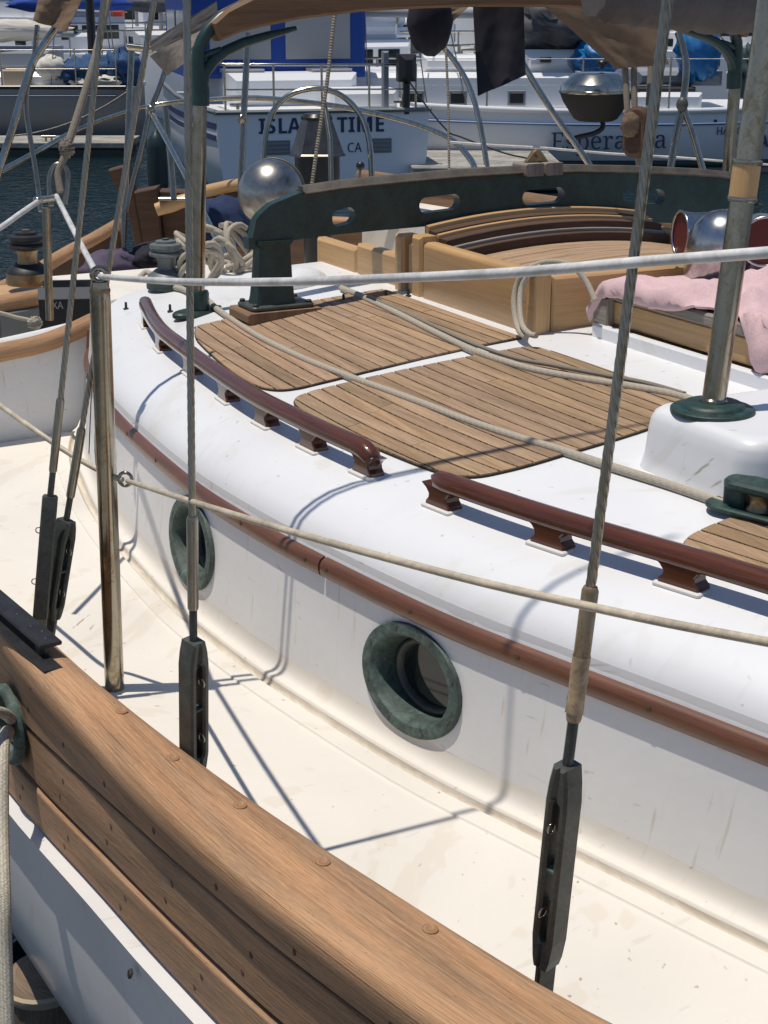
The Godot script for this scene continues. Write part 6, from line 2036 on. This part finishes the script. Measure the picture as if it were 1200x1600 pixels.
func island_boat() -> void:
	var T = berth(Vector3(16.167, 0.069, 7.655), 0.24)
	var g = thing("motor_cruiser", "white motor cruiser showing its lettered transom, with a blue canvas enclosure", "boat", T.origin)
	var hb = 1.22
	var s = boat_hull(T, [[0.0, hb, 0.90], [-0.8, hb * 1.07, 0.91], [-2.5, hb * 1.12, 0.95], [-4.5, hb * 1.1, 1.02], [-6.5, hb * 0.9, 1.12], [-8.0, hb * 0.5, 1.22], [-9.0, 0.03, 1.3]])
	var hull = part(g, "hull", s, M.white_paint)
	s = Shape.new()
	var out = []
	for q in [[1.0, 1.0], [1.0, 0.75], [0.985, 0.45], [0.95, 0.15], [0.86, -0.1], [-0.86, -0.1], [-0.95, 0.15], [-0.985, 0.45], [-1.0, 0.75], [-1.0, 1.0]]: out.append(Vector2(hb * q[0], 0.9 * q[1]))
	s.slab(out, T * Transform3D(Basis(), Vector3(0, 0, -0.02)), 0.03, 0.0)
	part(g, "transom", s, M.white_paint)
	part(hull, "rub_rail", fbox(T, -hb - 0.03, hb + 0.03, 0.89, 0.935, -0.05, 0.05), M.grey_paint)
	s = Shape.new()
	s.tube([T * Vector3(-hb * 1.005, 0.915, 0), T * Vector3(-hb * 1.07 - 0.01, 0.925, -0.8), T * Vector3(-hb * 1.12 - 0.01, 0.965, -2.5), T * Vector3(-hb * 1.1 - 0.01, 1.03, -4.5)], 0.03, 8)
	part(hull, "rub_rail", s, M.grey_paint)
	for q in [[0.72, 0.79], [0.60, 0.66]]:
		s = Shape.new()
		var rows = [[], []]
		for z in [-0.02, -0.8, -2.5, -4.5]:
			var k: float = {-0.02: 1.0, -0.8: 1.07, -2.5: 1.12, -4.5: 1.1}[z]
			rows[0].append(T * Vector3(-hb * k - 0.008, q[0], z)); rows[1].append(T * Vector3(-hb * k - 0.008, q[1], z))
		s.grid(rows, 1.0)
		part(hull, "side_stripe", s, M.stripe_blue)
	for q in [[-0.72, -0.40], [0.50, 0.78]]:
		var v = part(g, "exhaust_vent", fbox(T, q[0], q[1], 0.44, 0.60, 0.0, 0.025, 0.005), M.grey_paint)
		for k in 3: part(v, "louvre", fbox(T, q[0] + 0.02, q[1] - 0.02, 0.465 + k * 0.045, 0.48 + k * 0.045, 0.02, 0.034, 0.002), M.far_grey)
	lettering(g, "ISLAND TIME", T * Transform3D(Basis(), Vector3(-0.03, 0.755, 0.014)), 0.175, M.letter_blue, "Droid Sans", true, false)
	lettering(g, "D, CA", T * Transform3D(Basis(), Vector3(0.26, 0.50, 0.014)), 0.105, M.letter_blue)
	part(g, "deck", fbox(T, -hb * 0.98, hb * 0.98, 0.86, 0.905, -4.4, -0.02), M.white_paint)
	part(g, "house", fbox(T, -0.92, 0.62, 0.9, 1.28, -4.4, -1.0, 0.08), M.white_paint)
	part(g, "seat_locker", fbox(T, 0.15, 0.95, 0.9, 1.12, -1.1, -0.35, 0.05), M.white_paint)
	var c = part(g, "canvas_enclosure", fbox(T, -1.30, 0.86, 1.20, 2.5, -4.2, -1.6, 0.05), M.canvas_blue)
	for q in [[-1.06, -0.32], [-0.14, 0.66]]: part(c, "clear_panel", fbox(T, q[0], q[1], 1.42, 1.98, -1.60, -1.585, 0.004), M.clear_vinyl)
	for q in [[-3.9, -3.0], [-2.8, -1.9]]: part(c, "clear_panel", fbox(T, -1.312, -1.30, 1.42, 1.98, q[0], q[1], 0.004), M.clear_vinyl)
	var rl = part(g, "stern_pulpit", rodf(T, [Vector3(-1.15, 1.42, -1.2), Vector3(-1.1, 1.42, -0.12), Vector3(1.1, 1.40, -0.12), Vector3(1.12, 1.40, -1.0)], 0.016), M.bright_steel)
	part(rl, "mid_rail", rodf(T, [Vector3(-1.1, 1.15, -0.12), Vector3(1.1, 1.13, -0.12)], 0.010), M.bright_steel)
	for x in [-1.1, -0.55, 0.0, 0.55, 1.1]: part(rl, "post", rodf(T, [Vector3(x, 0.92, -0.12), Vector3(x, 1.41, -0.12)], 0.014), M.bright_steel)
	for q in [[-0.95, 0.15], [0.95, 0.1]]:
		var cl = part(g, "cleat", rodf(T, [Vector3(q[0] - 0.09, 0.985, -0.2), Vector3(q[0] + 0.09, 0.985, -0.2)], 0.014), M.wire_steel)
		part(cl, "foot", rodf(T, [Vector3(q[0], 0.93, -0.2), Vector3(q[0], 0.985, -0.2)], 0.02), M.wire_steel)
	var ob = part(g, "outboard_motor", fbox(T, 0.86, 1.06, 1.22, 1.52, -0.16, 0.10, 0.06), M.black_plastic)
	part(ob, "leg", fbox(T, 0.92, 1.0, 0.85, 1.22, -0.08, 0.02, 0.02), M.black_plastic)
	for q in [[-1.05, -2.2], [-0.2, -3.0], [0.5, -3.4]]: part(g, "aerial", rodf(T, [Vector3(q[0], 2.4, q[1]), Vector3(q[0] - 0.1, 5.5, q[1])], 0.012), M.white_vinyl)
	for q in [[-0.95, -1.3, 0.9], [0.1, -1.2, 0.85]]: part(g, "hatch", fbox(T, q[0], q[0] + 0.5, 1.28, 1.32, -1.6, q[1], 0.02), M.clear_vinyl)
	part(g, "outboard_bracket", fbox(T, 0.72, 0.80, 0.9, 1.55, -0.25, -0.18, 0.02), M.far_grey)
	s = Shape.new()
	s.lathe(V2([0.0, -0.36, 0.06, -0.34, 0.10, -0.28, 0.115, -0.2, 0.115, 0.2, 0.10, 0.28, 0.05, 0.34, 0.02, 0.38, 0.0, 0.38]), Transform3D(Basis(), Vector3(16.735, 0.346, 5.851)), 20)
	var fd = single("fender", "dark green cylindrical fender hanging off the white cruiser's side", "fender", s, M.fender_green)
	s = Shape.new()
	s.tube([Vector3(16.819, 0.631, 5.895), Vector3(16.982, 0.855, 5.972)], 0.008, 6)
	part(fd, "lanyard", s, M.black_iron)

func white_sloop() -> void:
	var T = berth(Vector3(17.567, -0.151, 9.145), 0.0)
	var g = thing("cruising_sailboat", "white cruising sailboat lying side-on at the right, with dark portlights and script lettering", "sailboat", T * Vector3(3.0, 0, 0))
	var s = Shape.new()
	var bulge = func(a: float) -> float: return -0.02 * pow(a - 2.6, 2.0) - (0.20 * pow(a - 4.7, 2.0) if a > 4.7 else 0.0) - (0.35 * pow(a - 0.2, 2.0) if a < 0.2 else 0.0)
	var sheer = func(a: float) -> float: return 0.755 + 0.010 * pow(a - 3.0, 2.0)
	var rows = []
	for i in 60:
		var a = -2.4 + 8.9 * i / 59.0
		var row = []
		for q in [[1.0, 0.0], [0.8, 0.015], [0.55, 0.0], [0.3, -0.06], [0.1, -0.16], [-0.15, -0.35], [-0.5, -0.8]]: row.append(T * Vector3(a, sheer.call(a) * q[0], bulge.call(a) + q[1]))
		rows.append(row)
	s.grid(rows, 1.0)
	for i in s.n.size():
		if s.n[i].dot(T.basis.z) < 0.0: s.n[i] = -s.n[i]
	var hull = part(g, "hull", s, mat("sloop_white", lin(0.66, 0.68, 0.70), 0.3))
	for q in [[0.985, 1.07, 0.02, M.white_paint, "rub_rail"], [0.80, 0.835, 0.022, mat("cove", lin(0.12, 0.22, 0.42), 0.4), "cove_line"], [0.10, 0.22, -0.10, M.reflection_green, "reflection_band"]]:  # the dark green band at the waterline is a painted reflection
		s = Shape.new()
		rows = [[], [], [], []]
		for i in 41:
			var a = -2.4 + 8.0 * i / 40.0
			var h: float = sheer.call(a)
			rows[0].append(T * Vector3(a, h * q[0], bulge.call(a) + q[2] - 0.05)); rows[1].append(T * Vector3(a, h * q[0], bulge.call(a) + q[2] + 0.012)); rows[2].append(T * Vector3(a, h * q[1], bulge.call(a) + q[2] + 0.012)); rows[3].append(T * Vector3(a, h * q[1], bulge.call(a) + q[2] - 0.05))
		s.grid(rows, 1.0)
		part(hull, q[4], s, q[3])
	part(g, "deck", fbox(T, -0.6, 5.4, 0.70, 0.76, -2.8, -0.25), M.white_paint)
	var trunk = part(g, "cabin_trunk", fbox(T, -0.8, 2.5, 0.76, 1.22, -2.4, -0.45, 0.06), M.white_paint)
	for x in [-0.45, 0.40, 0.94, 1.69]:
		var w = part(trunk, "portlight", fbox(T, x - 0.09, x + 0.09, 0.845, 0.985, -0.455, -0.425, 0.02), M.black_plastic)
		part(w, "frame", fbox(T, x - 0.115, x + 0.115, 0.82, 1.01, -0.46, -0.435, 0.012), M.far_grey)
	part(g, "doghouse", fbox(T, 1.75, 2.45, 1.2, 1.50, -2.2, -0.55, 0.12), M.white_paint)
	part(g, "cockpit_coaming", fbox(T, 2.5, 4.05, 0.76, 0.98, -2.4, -0.38, 0.05), M.white_paint)
	part(g, "cockpit_seat", fbox(T, 2.9, 4.0, 0.98, 1.04, -2.2, -0.6, 0.02), M.black_plastic)
	part(g, "cockpit_locker", fbox(T, 3.3, 4.4, 1.04, 1.22, -2.2, -0.9, 0.05), M.far_grey)
	part(g, "horn_vent", rodf(T, [Vector3(1.98, 1.38, -0.5), Vector3(2.12, 1.38, -0.5)], 0.035), M.black_plastic)
	s = Shape.new()
	s.lathe(V2([0.05, 0.0, 0.05, 0.10, 0.085, 0.18, 0.09, 0.24, 0.0, 0.245]), T * Transform3D(Basis(Vector3.RIGHT, 0.4), Vector3(4.45, 1.0, -0.6)), 16)
	var cw = part(g, "cowl_vent", s, M.white_paint)
	s = Shape.new()
	s.slab(oval(0.06, 0.075, 18), T * Transform3D(Basis(), Vector3(4.47, 1.17, -0.49)), 0.02)
	part(cw, "mouth", s, M.black_plastic)
	lettering(g, "Esperanza", T * Transform3D(Basis(Vector3.BACK, 0.02), Vector3(2.82, 0.42, 0.045)), 0.22, M.letter_blue, "Droid Serif", false, true)
	lettering(g, "HANOVER", T * Transform3D(Basis(Vector3.UP, 0.05), Vector3(4.46, 0.535, -0.045)), 0.095, M.letter_blue, "Droid Sans", false, true)
	lettering(g, "CANADA", T * Transform3D(Basis(Vector3.UP, 0.08), Vector3(4.72, 0.41, -0.062)), 0.15, M.letter_blue, "Droid Sans", true, true)
	part(g, "exhaust_outlet", fbox(T, 4.60, 4.71, 0.25, 0.35, -0.2, -0.07, 0.01), M.black_plastic)
	for q in [[4.16, 0.66], [4.75, 0.655], [4.74, 0.59]]: part(g, "bolt", fbox(T, q[0] - 0.018, q[0] + 0.018, q[1] - 0.018, q[1] + 0.018, -0.12, -0.02, 0.004), M.black_plastic)
	for x in [0.2, 1.3, 2.5, 3.6, 4.6]: part(g, "stanchion", rodf(T, [Vector3(x, 0.76, -0.25), Vector3(x, 1.42, -0.25)], 0.013), M.bright_steel)
	part(g, "guard_wire", rodf(T, [Vector3(-2.0, 1.4, -0.25), Vector3(5.0, 1.4, -0.25)], 0.006), M.white_vinyl)
	part(g, "mast", rodf(T, [Vector3(-0.4, 1.0, -1.3), Vector3(-0.4, 7.0, -1.3)], 0.07), M.far_grey)
	for q in [[0.55, -0.4], [1.05, -0.4], [-0.2, -0.4]]: part(g, "shroud", rodf(T, [Vector3(q[0], 0.80, -0.2), Vector3(q[1], 7.0, -1.3)], 0.008), M.wire_steel)
	part(g, "backstay", rodf(T, [Vector3(5.2, 0.8, -1.4), Vector3(-0.4, 7.0, -1.3)], 0.008), M.wire_steel)
	for x in [1.3, 2.5, 3.6]: part(g, "mid_wire", rodf(T, [Vector3(x - 1.1, 1.08, -0.25), Vector3(x, 1.08, -0.25)], 0.005), M.white_vinyl)
	for q in [[2.75, 1.04], [3.2, 1.04]]:
		s = Shape.new()
		s.lathe(V2([0.07, 0.0, 0.06, 0.03, 0.04, 0.06, 0.04, 0.10, 0.055, 0.13, 0.0, 0.135]), T * Transform3D(Basis(), Vector3(q[0], 0.98, -0.55)), 16)
		part(g, "winch", s, M.spun_steel)
	part(g, "life_raft", fbox(T, 0.5, 1.25, 1.22, 1.42, -1.6, -0.8, 0.06), M.white_paint)
	part(g, "boom", rodf(T, [Vector3(-0.4, 1.95, -1.3), Vector3(3.2, 1.9, -1.3)], 0.06), M.far_grey)
	# covers and tarps on her deck
	single("sail_cover", "dark grey tarpaulin over the white sailboat's doghouse", "cover", heapf(T, Vector3(2.2, 1.80, -0.9), Vector3(0.55, 0.34, 0.4), 61, 0.45), textured(mat("dark_cover", lin(0.10, 0.105, 0.115), 0.7), M.blotch, Vector3(1.5, 1.5, 1.5), true))
	single("bright_tarp", "crumpled bright blue tarp left of the gallows tackle", "tarp", heapf(T, Vector3(2.72, 1.40, -0.6), Vector3(0.28, 0.20, 0.3), 62, 0.6), M.tarp_blue)
	single("bright_tarp", "crumpled bright blue tarp hanging right of the near shroud", "tarp", heapf(T, Vector3(4.05, 1.48, -0.9), Vector3(0.27, 0.36, 0.3), 63, 0.5), M.tarp_blue)
	single("deck_gear", "dark green and grey gear piled on the white sailboat's stern", "gear", heapf(T, Vector3(4.78, 1.22, -0.8), Vector3(0.26, 0.32, 0.3), 64, 0.5), textured(mat("dark_gear", lin(0.03, 0.07, 0.08), 0.8), M.blotch, Vector3(2, 2, 2), true))
	# float between the two boats
	var D = berth(Vector3(15.338, 0.288, 9.177), 0.0)
	g = thing("finger_dock", "pale finger dock between the cruiser and the white sailboat", "dock", D.origin)
	part(g, "deck", fbox(D, -0.75, 1.0, 0.18, 0.30, -5.0, 0.0, 0.02), M.dock_grey)
	part(g, "fascia", fbox(D, -0.75, 1.0, 0.02, 0.178, -4.9, 0.02, 0.02), M.fender_green)

func grey_sloop() -> void:
	var T = berth(Vector3(23.298, 0.082, 6.294), 0.0)
	var g = thing("grey_sailboat", "dark grey hulled sailboat moored behind the float at the upper left", "sailboat", T.origin)
	var s = Shape.new()
	var rows = []
	for i in 30:
		var a = -5.0 + 6.35 * i / 29.0
		var row = []
		var z = -0.05 * pow(maxf(0.0, a - 0.2), 2.0)
		for q in [[0.84, 0.0], [0.6, 0.0], [0.3, -0.04], [0.05, -0.12], [-0.2, -0.3]]: row.append(T * Vector3(a, q[0], z + q[1]))
		rows.append(row)
	s.grid(rows, 1.0)
	for i in s.n.size():
		if s.n[i].dot(T.basis.z) < 0.0: s.n[i] = -s.n[i]
	var hull = part(g, "hull", refaced(s), M.grey_paint)
	part(hull, "stern", fbox(T, 1.30, 1.36, 0.0, 0.84, -1.8, -0.06), M.grey_paint)
	part(hull, "toe_rail", fbox(T, -5.0, 1.35, 0.84, 0.895, -0.07, -0.02, 0.01), M.black_plastic)
	part(hull, "cove_stripe", fbox(T, -5.0, 1.2, 0.735, 0.755, -0.04, 0.006, 0.003), M.stripe_blue)
	part(g, "deck", fbox(T, -5.0, 1.3, 0.78, 0.85, -2.4, -0.1), M.white_paint)
	part(g, "cabin_trunk", fbox(T, -3.0, 0.55, 0.85, 1.06, -2.0, -0.5, 0.06), M.white_paint)
	part(g, "windscreen", fbox(T, -0.9, 0.1, 1.05, 1.42, -1.9, -1.0, 0.1), M.far_grey)
	var boom = part(g, "boom", rodf(T, [Vector3(-3.0, 1.70, -1.2), Vector3(0.4, 1.60, -1.2)], 0.05), M.far_grey)
	part(boom, "furled_sail", heapf(T, Vector3(-0.85, 1.66, -1.2), Vector3(1.1, 0.15, 0.16), 71, 0.4), M.sailcloth)
	part(g, "mast", rodf(T, [Vector3(0.65, 0.8, -1.3), Vector3(0.65, 6.0, -1.3)], 0.07), M.black_plastic)
	for x in [-1.6, -0.5, 0.6, 1.2]: part(g, "stanchion", rodf(T, [Vector3(x, 0.85, -0.1), Vector3(x, 1.42, -0.1)], 0.012), M.bright_steel)
	for q in [[-1.8, 0.65], [0.2, 0.65], [1.2, 0.65]]: part(g, "shroud", rodf(T, [Vector3(q[0], 0.86, -0.2), Vector3(q[1], 6.0, -1.3)], 0.009), M.wire_steel)
	part(g, "guard_wire", rodf(T, [Vector3(-5.0, 1.4, -0.1), Vector3(1.2, 1.4, -0.1)], 0.006), M.wire_steel)
	part(g, "mid_wire", rodf(T, [Vector3(-5.0, 1.13, -0.1), Vector3(1.2, 1.13, -0.1)], 0.006), M.wire_steel)
	part(g, "deck_box", fbox(T, -0.55, -0.15, 0.85, 1.12, -0.55, -0.3, 0.03), M.tan_stuff)
	part(g, "deck_box", fbox(T, -1.5, -1.0, 0.85, 1.05, -0.5, -0.3, 0.03), M.dark_cover)
	single("sail_bundle", "blue sail cover bundle heaped on the grey sailboat's deck", "sail cover", heapf(T, Vector3(0.75, 1.08, -0.45), Vector3(0.42, 0.20, 0.25), 72, 0.6), M.sail_blue)
	single("sail_bundle", "blue sail cover heap nearer the steel arch handle, at the grey sailboat's stern", "sail cover", heapf(T, Vector3(1.24, 1.12, -0.45), Vector3(0.26, 0.24, 0.25), 73, 0.6), M.sail_blue)
	single("sail_heap", "cream sailcloth heap below the blue bundles on the grey sailboat", "sail", heapf(T, Vector3(0.88, 0.93, -0.3), Vector3(0.36, 0.10, 0.2), 74, 0.6), M.sailcloth)
	single("round_fender", "round white fender on the grey sailboat's deck", "fender", heapf(T, Vector3(0.18, 1.14, -0.4), Vector3(0.22, 0.17, 0.2), 75, 0.25), M.sailcloth)
	var D = berth(Vector3(21.864, 0.153, 5.903), 0.0)
	g = thing("floating_dock", "long floating dock with a pale edge in front of the grey sailboat", "dock", D.origin)
	part(g, "deck", fbox(D, -6.0, 1.25, 0.12, 0.20, -1.2, 0.0, 0.01), M.dock_grey)
	part(g, "float", fbox(D, -6.0, 1.2, -0.2, 0.118, -1.1, -0.05, 0.02), M.fender_green)
	var cl = part(g, "cleat", rodf(D, [Vector3(0.02, 0.27, -0.15), Vector3(0.22, 0.27, -0.15)], 0.018), M.wire_steel)
	for x in [0.08, 0.16]: part(cl, "foot", rodf(D, [Vector3(x, 0.2, -0.15), Vector3(x, 0.27, -0.15)], 0.016), M.wire_steel)
	# spring line slanting from the float up to the stern rail
	s = Shape.new()
	s.tube(sagged(Vector3(21.969, 0.298, 5.579), Vector3(20.900, 0.913, 6.934), 0.12, 10), 0.014, 6)
	single("dock_line", "thin pale dock line slanting up in front of the grey sailboat", "rope", s, M.rope)

func cruiser(at: Vector3, yaw: float, label: String, k: float) -> void:
	var T = berth(at, yaw)
	T.basis = T.basis.scaled(Vector3(k, k, k))
	var g = thing("moored_cruiser", label, "boat", T.origin, "white cruisers moored far behind")
	var s = boat_hull(T, [[0.0, 1.6, 1.2], [-2.0, 1.75, 1.2], [-5.0, 1.6, 1.35], [-7.5, 0.9, 1.6], [-9.0, 0.05, 1.8]])
	s.slab(V2([-1.6, 1.2, -1.55, 0.3, -1.3, -0.2, 1.3, -0.2, 1.55, 0.3, 1.6, 1.2]), T, 0.03)
	part(g, "hull", s, M.white_paint)
	part(g, "deck", fbox(T, -1.55, 1.55, 1.12, 1.19, -6.0, -0.1), M.white_paint)
	var h = part(g, "cabin", fbox(T, -1.35, 1.35, 1.2, 2.05, -5.5, -2.2, 0.15), M.white_paint)
	for x in [-0.7, 0.0, 0.7]: part(h, "window", fbox(T, x - 0.28, x + 0.28, 1.5, 1.85, -2.22, -2.18, 0.01), M.dark_glass)
	for z in [-4.8, -3.9, -3.0]: part(h, "side_window", fbox(T, 1.34, 1.37, 1.5, 1.85, z, z + 0.65, 0.01), M.dark_glass)
	part(g, "flybridge", fbox(T, -1.2, 1.2, 2.05, 2.45, -5.0, -2.6, 0.12), M.white_paint)
	part(g, "hardtop", fbox(T, -1.3, 1.3, 3.1, 3.2, -4.8, -2.4, 0.04), M.white_paint)
	for x in [-1.15, 1.15]:
		for z in [-4.6, -2.6]: part(g, "hardtop_post", rodf(T, [Vector3(x, 2.4, z), Vector3(x, 3.1, z)], 0.03), M.bright_steel)
	var r = part(g, "stern_rail", rodf(T, [Vector3(-1.5, 1.75, -1.0), Vector3(-1.5, 1.75, -0.1), Vector3(1.5, 1.75, -0.1), Vector3(1.5, 1.75, -1.0)], 0.02), M.bright_steel)
	for x in [-1.5, -0.75, 0.0, 0.75, 1.5]: part(r, "post", rodf(T, [Vector3(x, 1.2, -0.1), Vector3(x, 1.75, -0.1)], 0.016), M.bright_steel)

func far_shore() -> void:
	var D = berth(Vector3(27.839, 1.388, 14.492), 0.0)
	cruiser(Vector3(24.491, 0.606, 13.510), 0.25, "white flybridge cruiser in the gap between the gallows bag and blue enclosure", 0.9)
	cruiser(Vector3(31.614, 0.622, 15.818), -0.2, "white cruiser far behind the blue canvas enclosure", 1.0)
	cruiser(Vector3(25.869, 0.677, 17.764), 0.4, "white cruiser far behind the dark grey tarpaulin", 0.9)
	cruiser(Vector3(26.307, 0.709, 21.511), -0.3, "white cruiser far behind the bright blue tarp at the right", 0.9)
	cruiser(Vector3(43.434, 0.606, 11.365), 0.5, "white cruiser far off behind the brown canvas at the upper left", 1.0)
	cruiser(Vector3(38.903, 0.677, 15.554), 0.1, "white cruiser far off behind the gallows bracket", 1.0)
	cruiser(Vector3(21.834, 0.677, 11.817), 0.5, "white cruiser close behind the cloth bag, right of the blue enclosure", 0.72)
	cruiser(Vector3(21.937, 0.815, 14.003), -0.4, "white cruiser behind the navy towel and the grey tarpaulin", 0.75)
	cruiser(Vector3(32.806, 0.861, 11.420), 0.9, "white cruiser lying across the fairway behind the folded bimini", 0.85)
	cruiser(Vector3(23.095, 0.867, 14.099), 1.1, "white cruiser lying side-on behind the navy towel", 0.8)
	cruiser(Vector3(49.012, 0.772, 14.466), -0.5, "white cruiser far off beyond the grey sailboat's mast", 1.0)
	# masts of boats further off
	var spots = [[148, 46, 0.06], [232, 44, 0.05], [620, 38, 0.06], [585, 50, 0.05], [760, 40, 0.06], [830, 48, 0.05], [1085, 42, 0.06], [1160, 50, 0.05], [18, 48, 0.06], [330, 52, 0.05], [95, 36, 0.05], [268, 38, 0.06], [665, 46, 0.05], [1010, 36, 0.06]]
	var where = ["behind the orange-capped pile", "left of the folded bimini", "between the blue canvas and the hanging bag", "just right of the blue canvas", "behind the navy towel", "behind the dark grey tarpaulin", "behind the right-hand blue tarp", "behind the gear at the right edge", "in the upper left corner", "behind the gallows bracket", "behind the brown canvas bundle", "behind the folded bimini", "behind the hanging cloth bag", "behind the hanging mainsheet tackle"]
	for k in spots.size():
		var q: Array = spots[k]
		var dirn = Vector3(cos(0.48), 0, sin(0.48)) * q[1] + Vector3(-sin(0.48), 0, cos(0.48)) * ((q[0] - 600.0) / 2400.0 * q[1])
		var T = Transform3D(berth(dirn, 1.2 - 0.3 * (k % 4)).basis, Vector3(dirn.x, 0, dirn.z))
		var g = thing("far_yacht", "white yacht with a pale mast far off " + where[k], "yacht", T.origin, "yachts moored far behind")
		part(g, "mast", rodf(T, [Vector3(0, 0.9, 0), Vector3(0, 13.0, 0)], q[2]), M.far_grey)
		var bm = part(g, "boom", rodf(T, [Vector3(0, 1.9, 0), Vector3(0, 1.85, 3.0)], q[2] * 0.9), M.far_grey)
		part(bm, "sail_cover", heapf(T, Vector3(0, 2.0, 1.5), Vector3(0.16, 0.16, 1.4) if false else Vector3(1.4, 0.16, 0.16), 80 + k, 0.25), [M.sail_blue, M.sailcloth, M.canvas_blue, M.dark_cover][k % 4])
		for w in [[1.25, 0.2], [-1.25, 0.2], [0.0, -4.8], [0.0, 3.4]]: part(g, "stay", rodf(T, [Vector3(w[0], 1.0, w[1]), Vector3(0, 12.5, 0)], 0.012), M.wire_steel)
		part(g, "hull", boat_hull(T, [[3.5, 0.9, 1.0], [1.5, 1.3, 1.0], [-1.0, 1.3, 1.05], [-3.5, 0.8, 1.2], [-5.0, 0.05, 1.35]]), M.white_paint)
		var cb = part(g, "cabin", fbox(T, -0.8, 0.8, 1.0, 1.42, -2.4, 1.2, 0.08), M.white_paint)
		for z in [-1.8, -0.8, 0.2]:
			part(cb, "window", fbox(T, 0.79, 0.815, 1.14, 1.30, z, z + 0.6, 0.01), M.dark_glass)
			part(cb, "window", fbox(T, -0.815, -0.79, 1.14, 1.30, z, z + 0.6, 0.01), M.dark_glass)
		var pl = part(g, "pulpit", rodf(T, [Vector3(-0.9, 1.65, 3.4), Vector3(0.9, 1.65, 3.4)], 0.018), M.bright_steel)
		for x in [-0.9, 0.9]: part(pl, "post", rodf(T, [Vector3(x, 1.0, 3.4), Vector3(x, 1.65, 3.4)], 0.018), M.bright_steel)
	var g: Node3D
	var s: Shape
	# pile with an orange cap
	var P = berth(Vector3(38.135, 0.673, 12.462), 0.0)
	g = thing("capped_pile", "pale dock pile with an orange pyramid cap beyond the grey sailboat", "pile", P.origin)
	part(g, "shaft", fbox(P, -0.16, 0.16, -0.5, 1.62, -0.16, 0.16, 0.02), M.dock_grey)
	s = Shape.new()
	s.lathe(V2([0.24, 1.62, 0.24, 1.82, 0.10, 2.06, 0.0, 2.07]), P * Transform3D(Basis(Vector3.UP, PI / 4.0), Vector3.ZERO), 4)
	part(g, "cap", faceted(s), M.orange)
	part(g, "blue_hose_box", fbox(P, -0.42, -0.2, 0.6, 1.5, -0.1, 0.1, 0.03), M.tarp_blue)
	P = berth(Vector3(41.889, 1.033, 21.489), 0.0)
	g = thing("capped_pile", "pale dock pile with an orange cap far behind the blue canvas", "pile", P.origin)
	part(g, "shaft", fbox(P, -0.16, 0.16, -0.5, 1.5, -0.16, 0.16, 0.02), M.dock_grey)
	s = Shape.new()
	s.lathe(V2([0.26, 1.5, 0.26, 1.72, 0.10, 1.98, 0.0, 1.99]), P * Transform3D(Basis(Vector3.UP, PI / 4.0), Vector3.ZERO), 4)
	part(g, "cap", faceted(s), M.orange)
	# long grey shed on the quay
	var Q = berth(Vector3(57.680, 1.120, 30.026), 0.0)
	g = thing("quay_shed", "long blue-grey panelled shed on the quay behind the moored boats", "building", Q * Vector3(-11, 0, 0))
	var wall = part(g, "wall", fbox(Q, -26.0, 34.0, -0.5, 5.0, -6.0, 0.0, 0.05), M.far_grey)
	for i in 24:
		part(wall, "panel", fbox(Q, -25.8 + i * 2.5, -23.4 + i * 2.5, 0.6, 2.15, -0.02, 0.05, 0.02), M.far_grey)
		part(wall, "panel", fbox(Q, -25.8 + i * 2.5, -23.4 + i * 2.5, 2.22, 3.9, -0.02, 0.05, 0.02), M.far_grey)
	part(g, "roof", fbox(Q, -26.5, 34.5, 5.0, 5.3, -6.5, 0.5, 0.05), M.dock_grey)
	var quay = fbox(Q, -60.0, 70.0, -1.0, 0.55, -8.0, 1.5, 0.05)
	struct("quay", quay, M.dock_grey)
	Q = berth(Vector3(58.347, 1.215, 15.116), 0.0)
	g = thing("stucco_building", "low beige stucco building on the quay at the upper left", "building", Q.origin)
	part(g, "wall", fbox(Q, -4.0, 2.2, 0.5, 1.9, -3.0, 0.0, 0.05), M.tan_stuff)
	part(g, "roof", fbox(Q, -4.2, 2.4, 1.9, 2.05, -3.2, 0.2, 0.03), M.dock_grey)
	for x in [-2.6, -1.2, 0.2, 1.5]: part(g, "window", fbox(Q, x - 0.35, x + 0.35, 1.0, 1.6, -0.02, 0.03, 0.01), M.dark_glass)
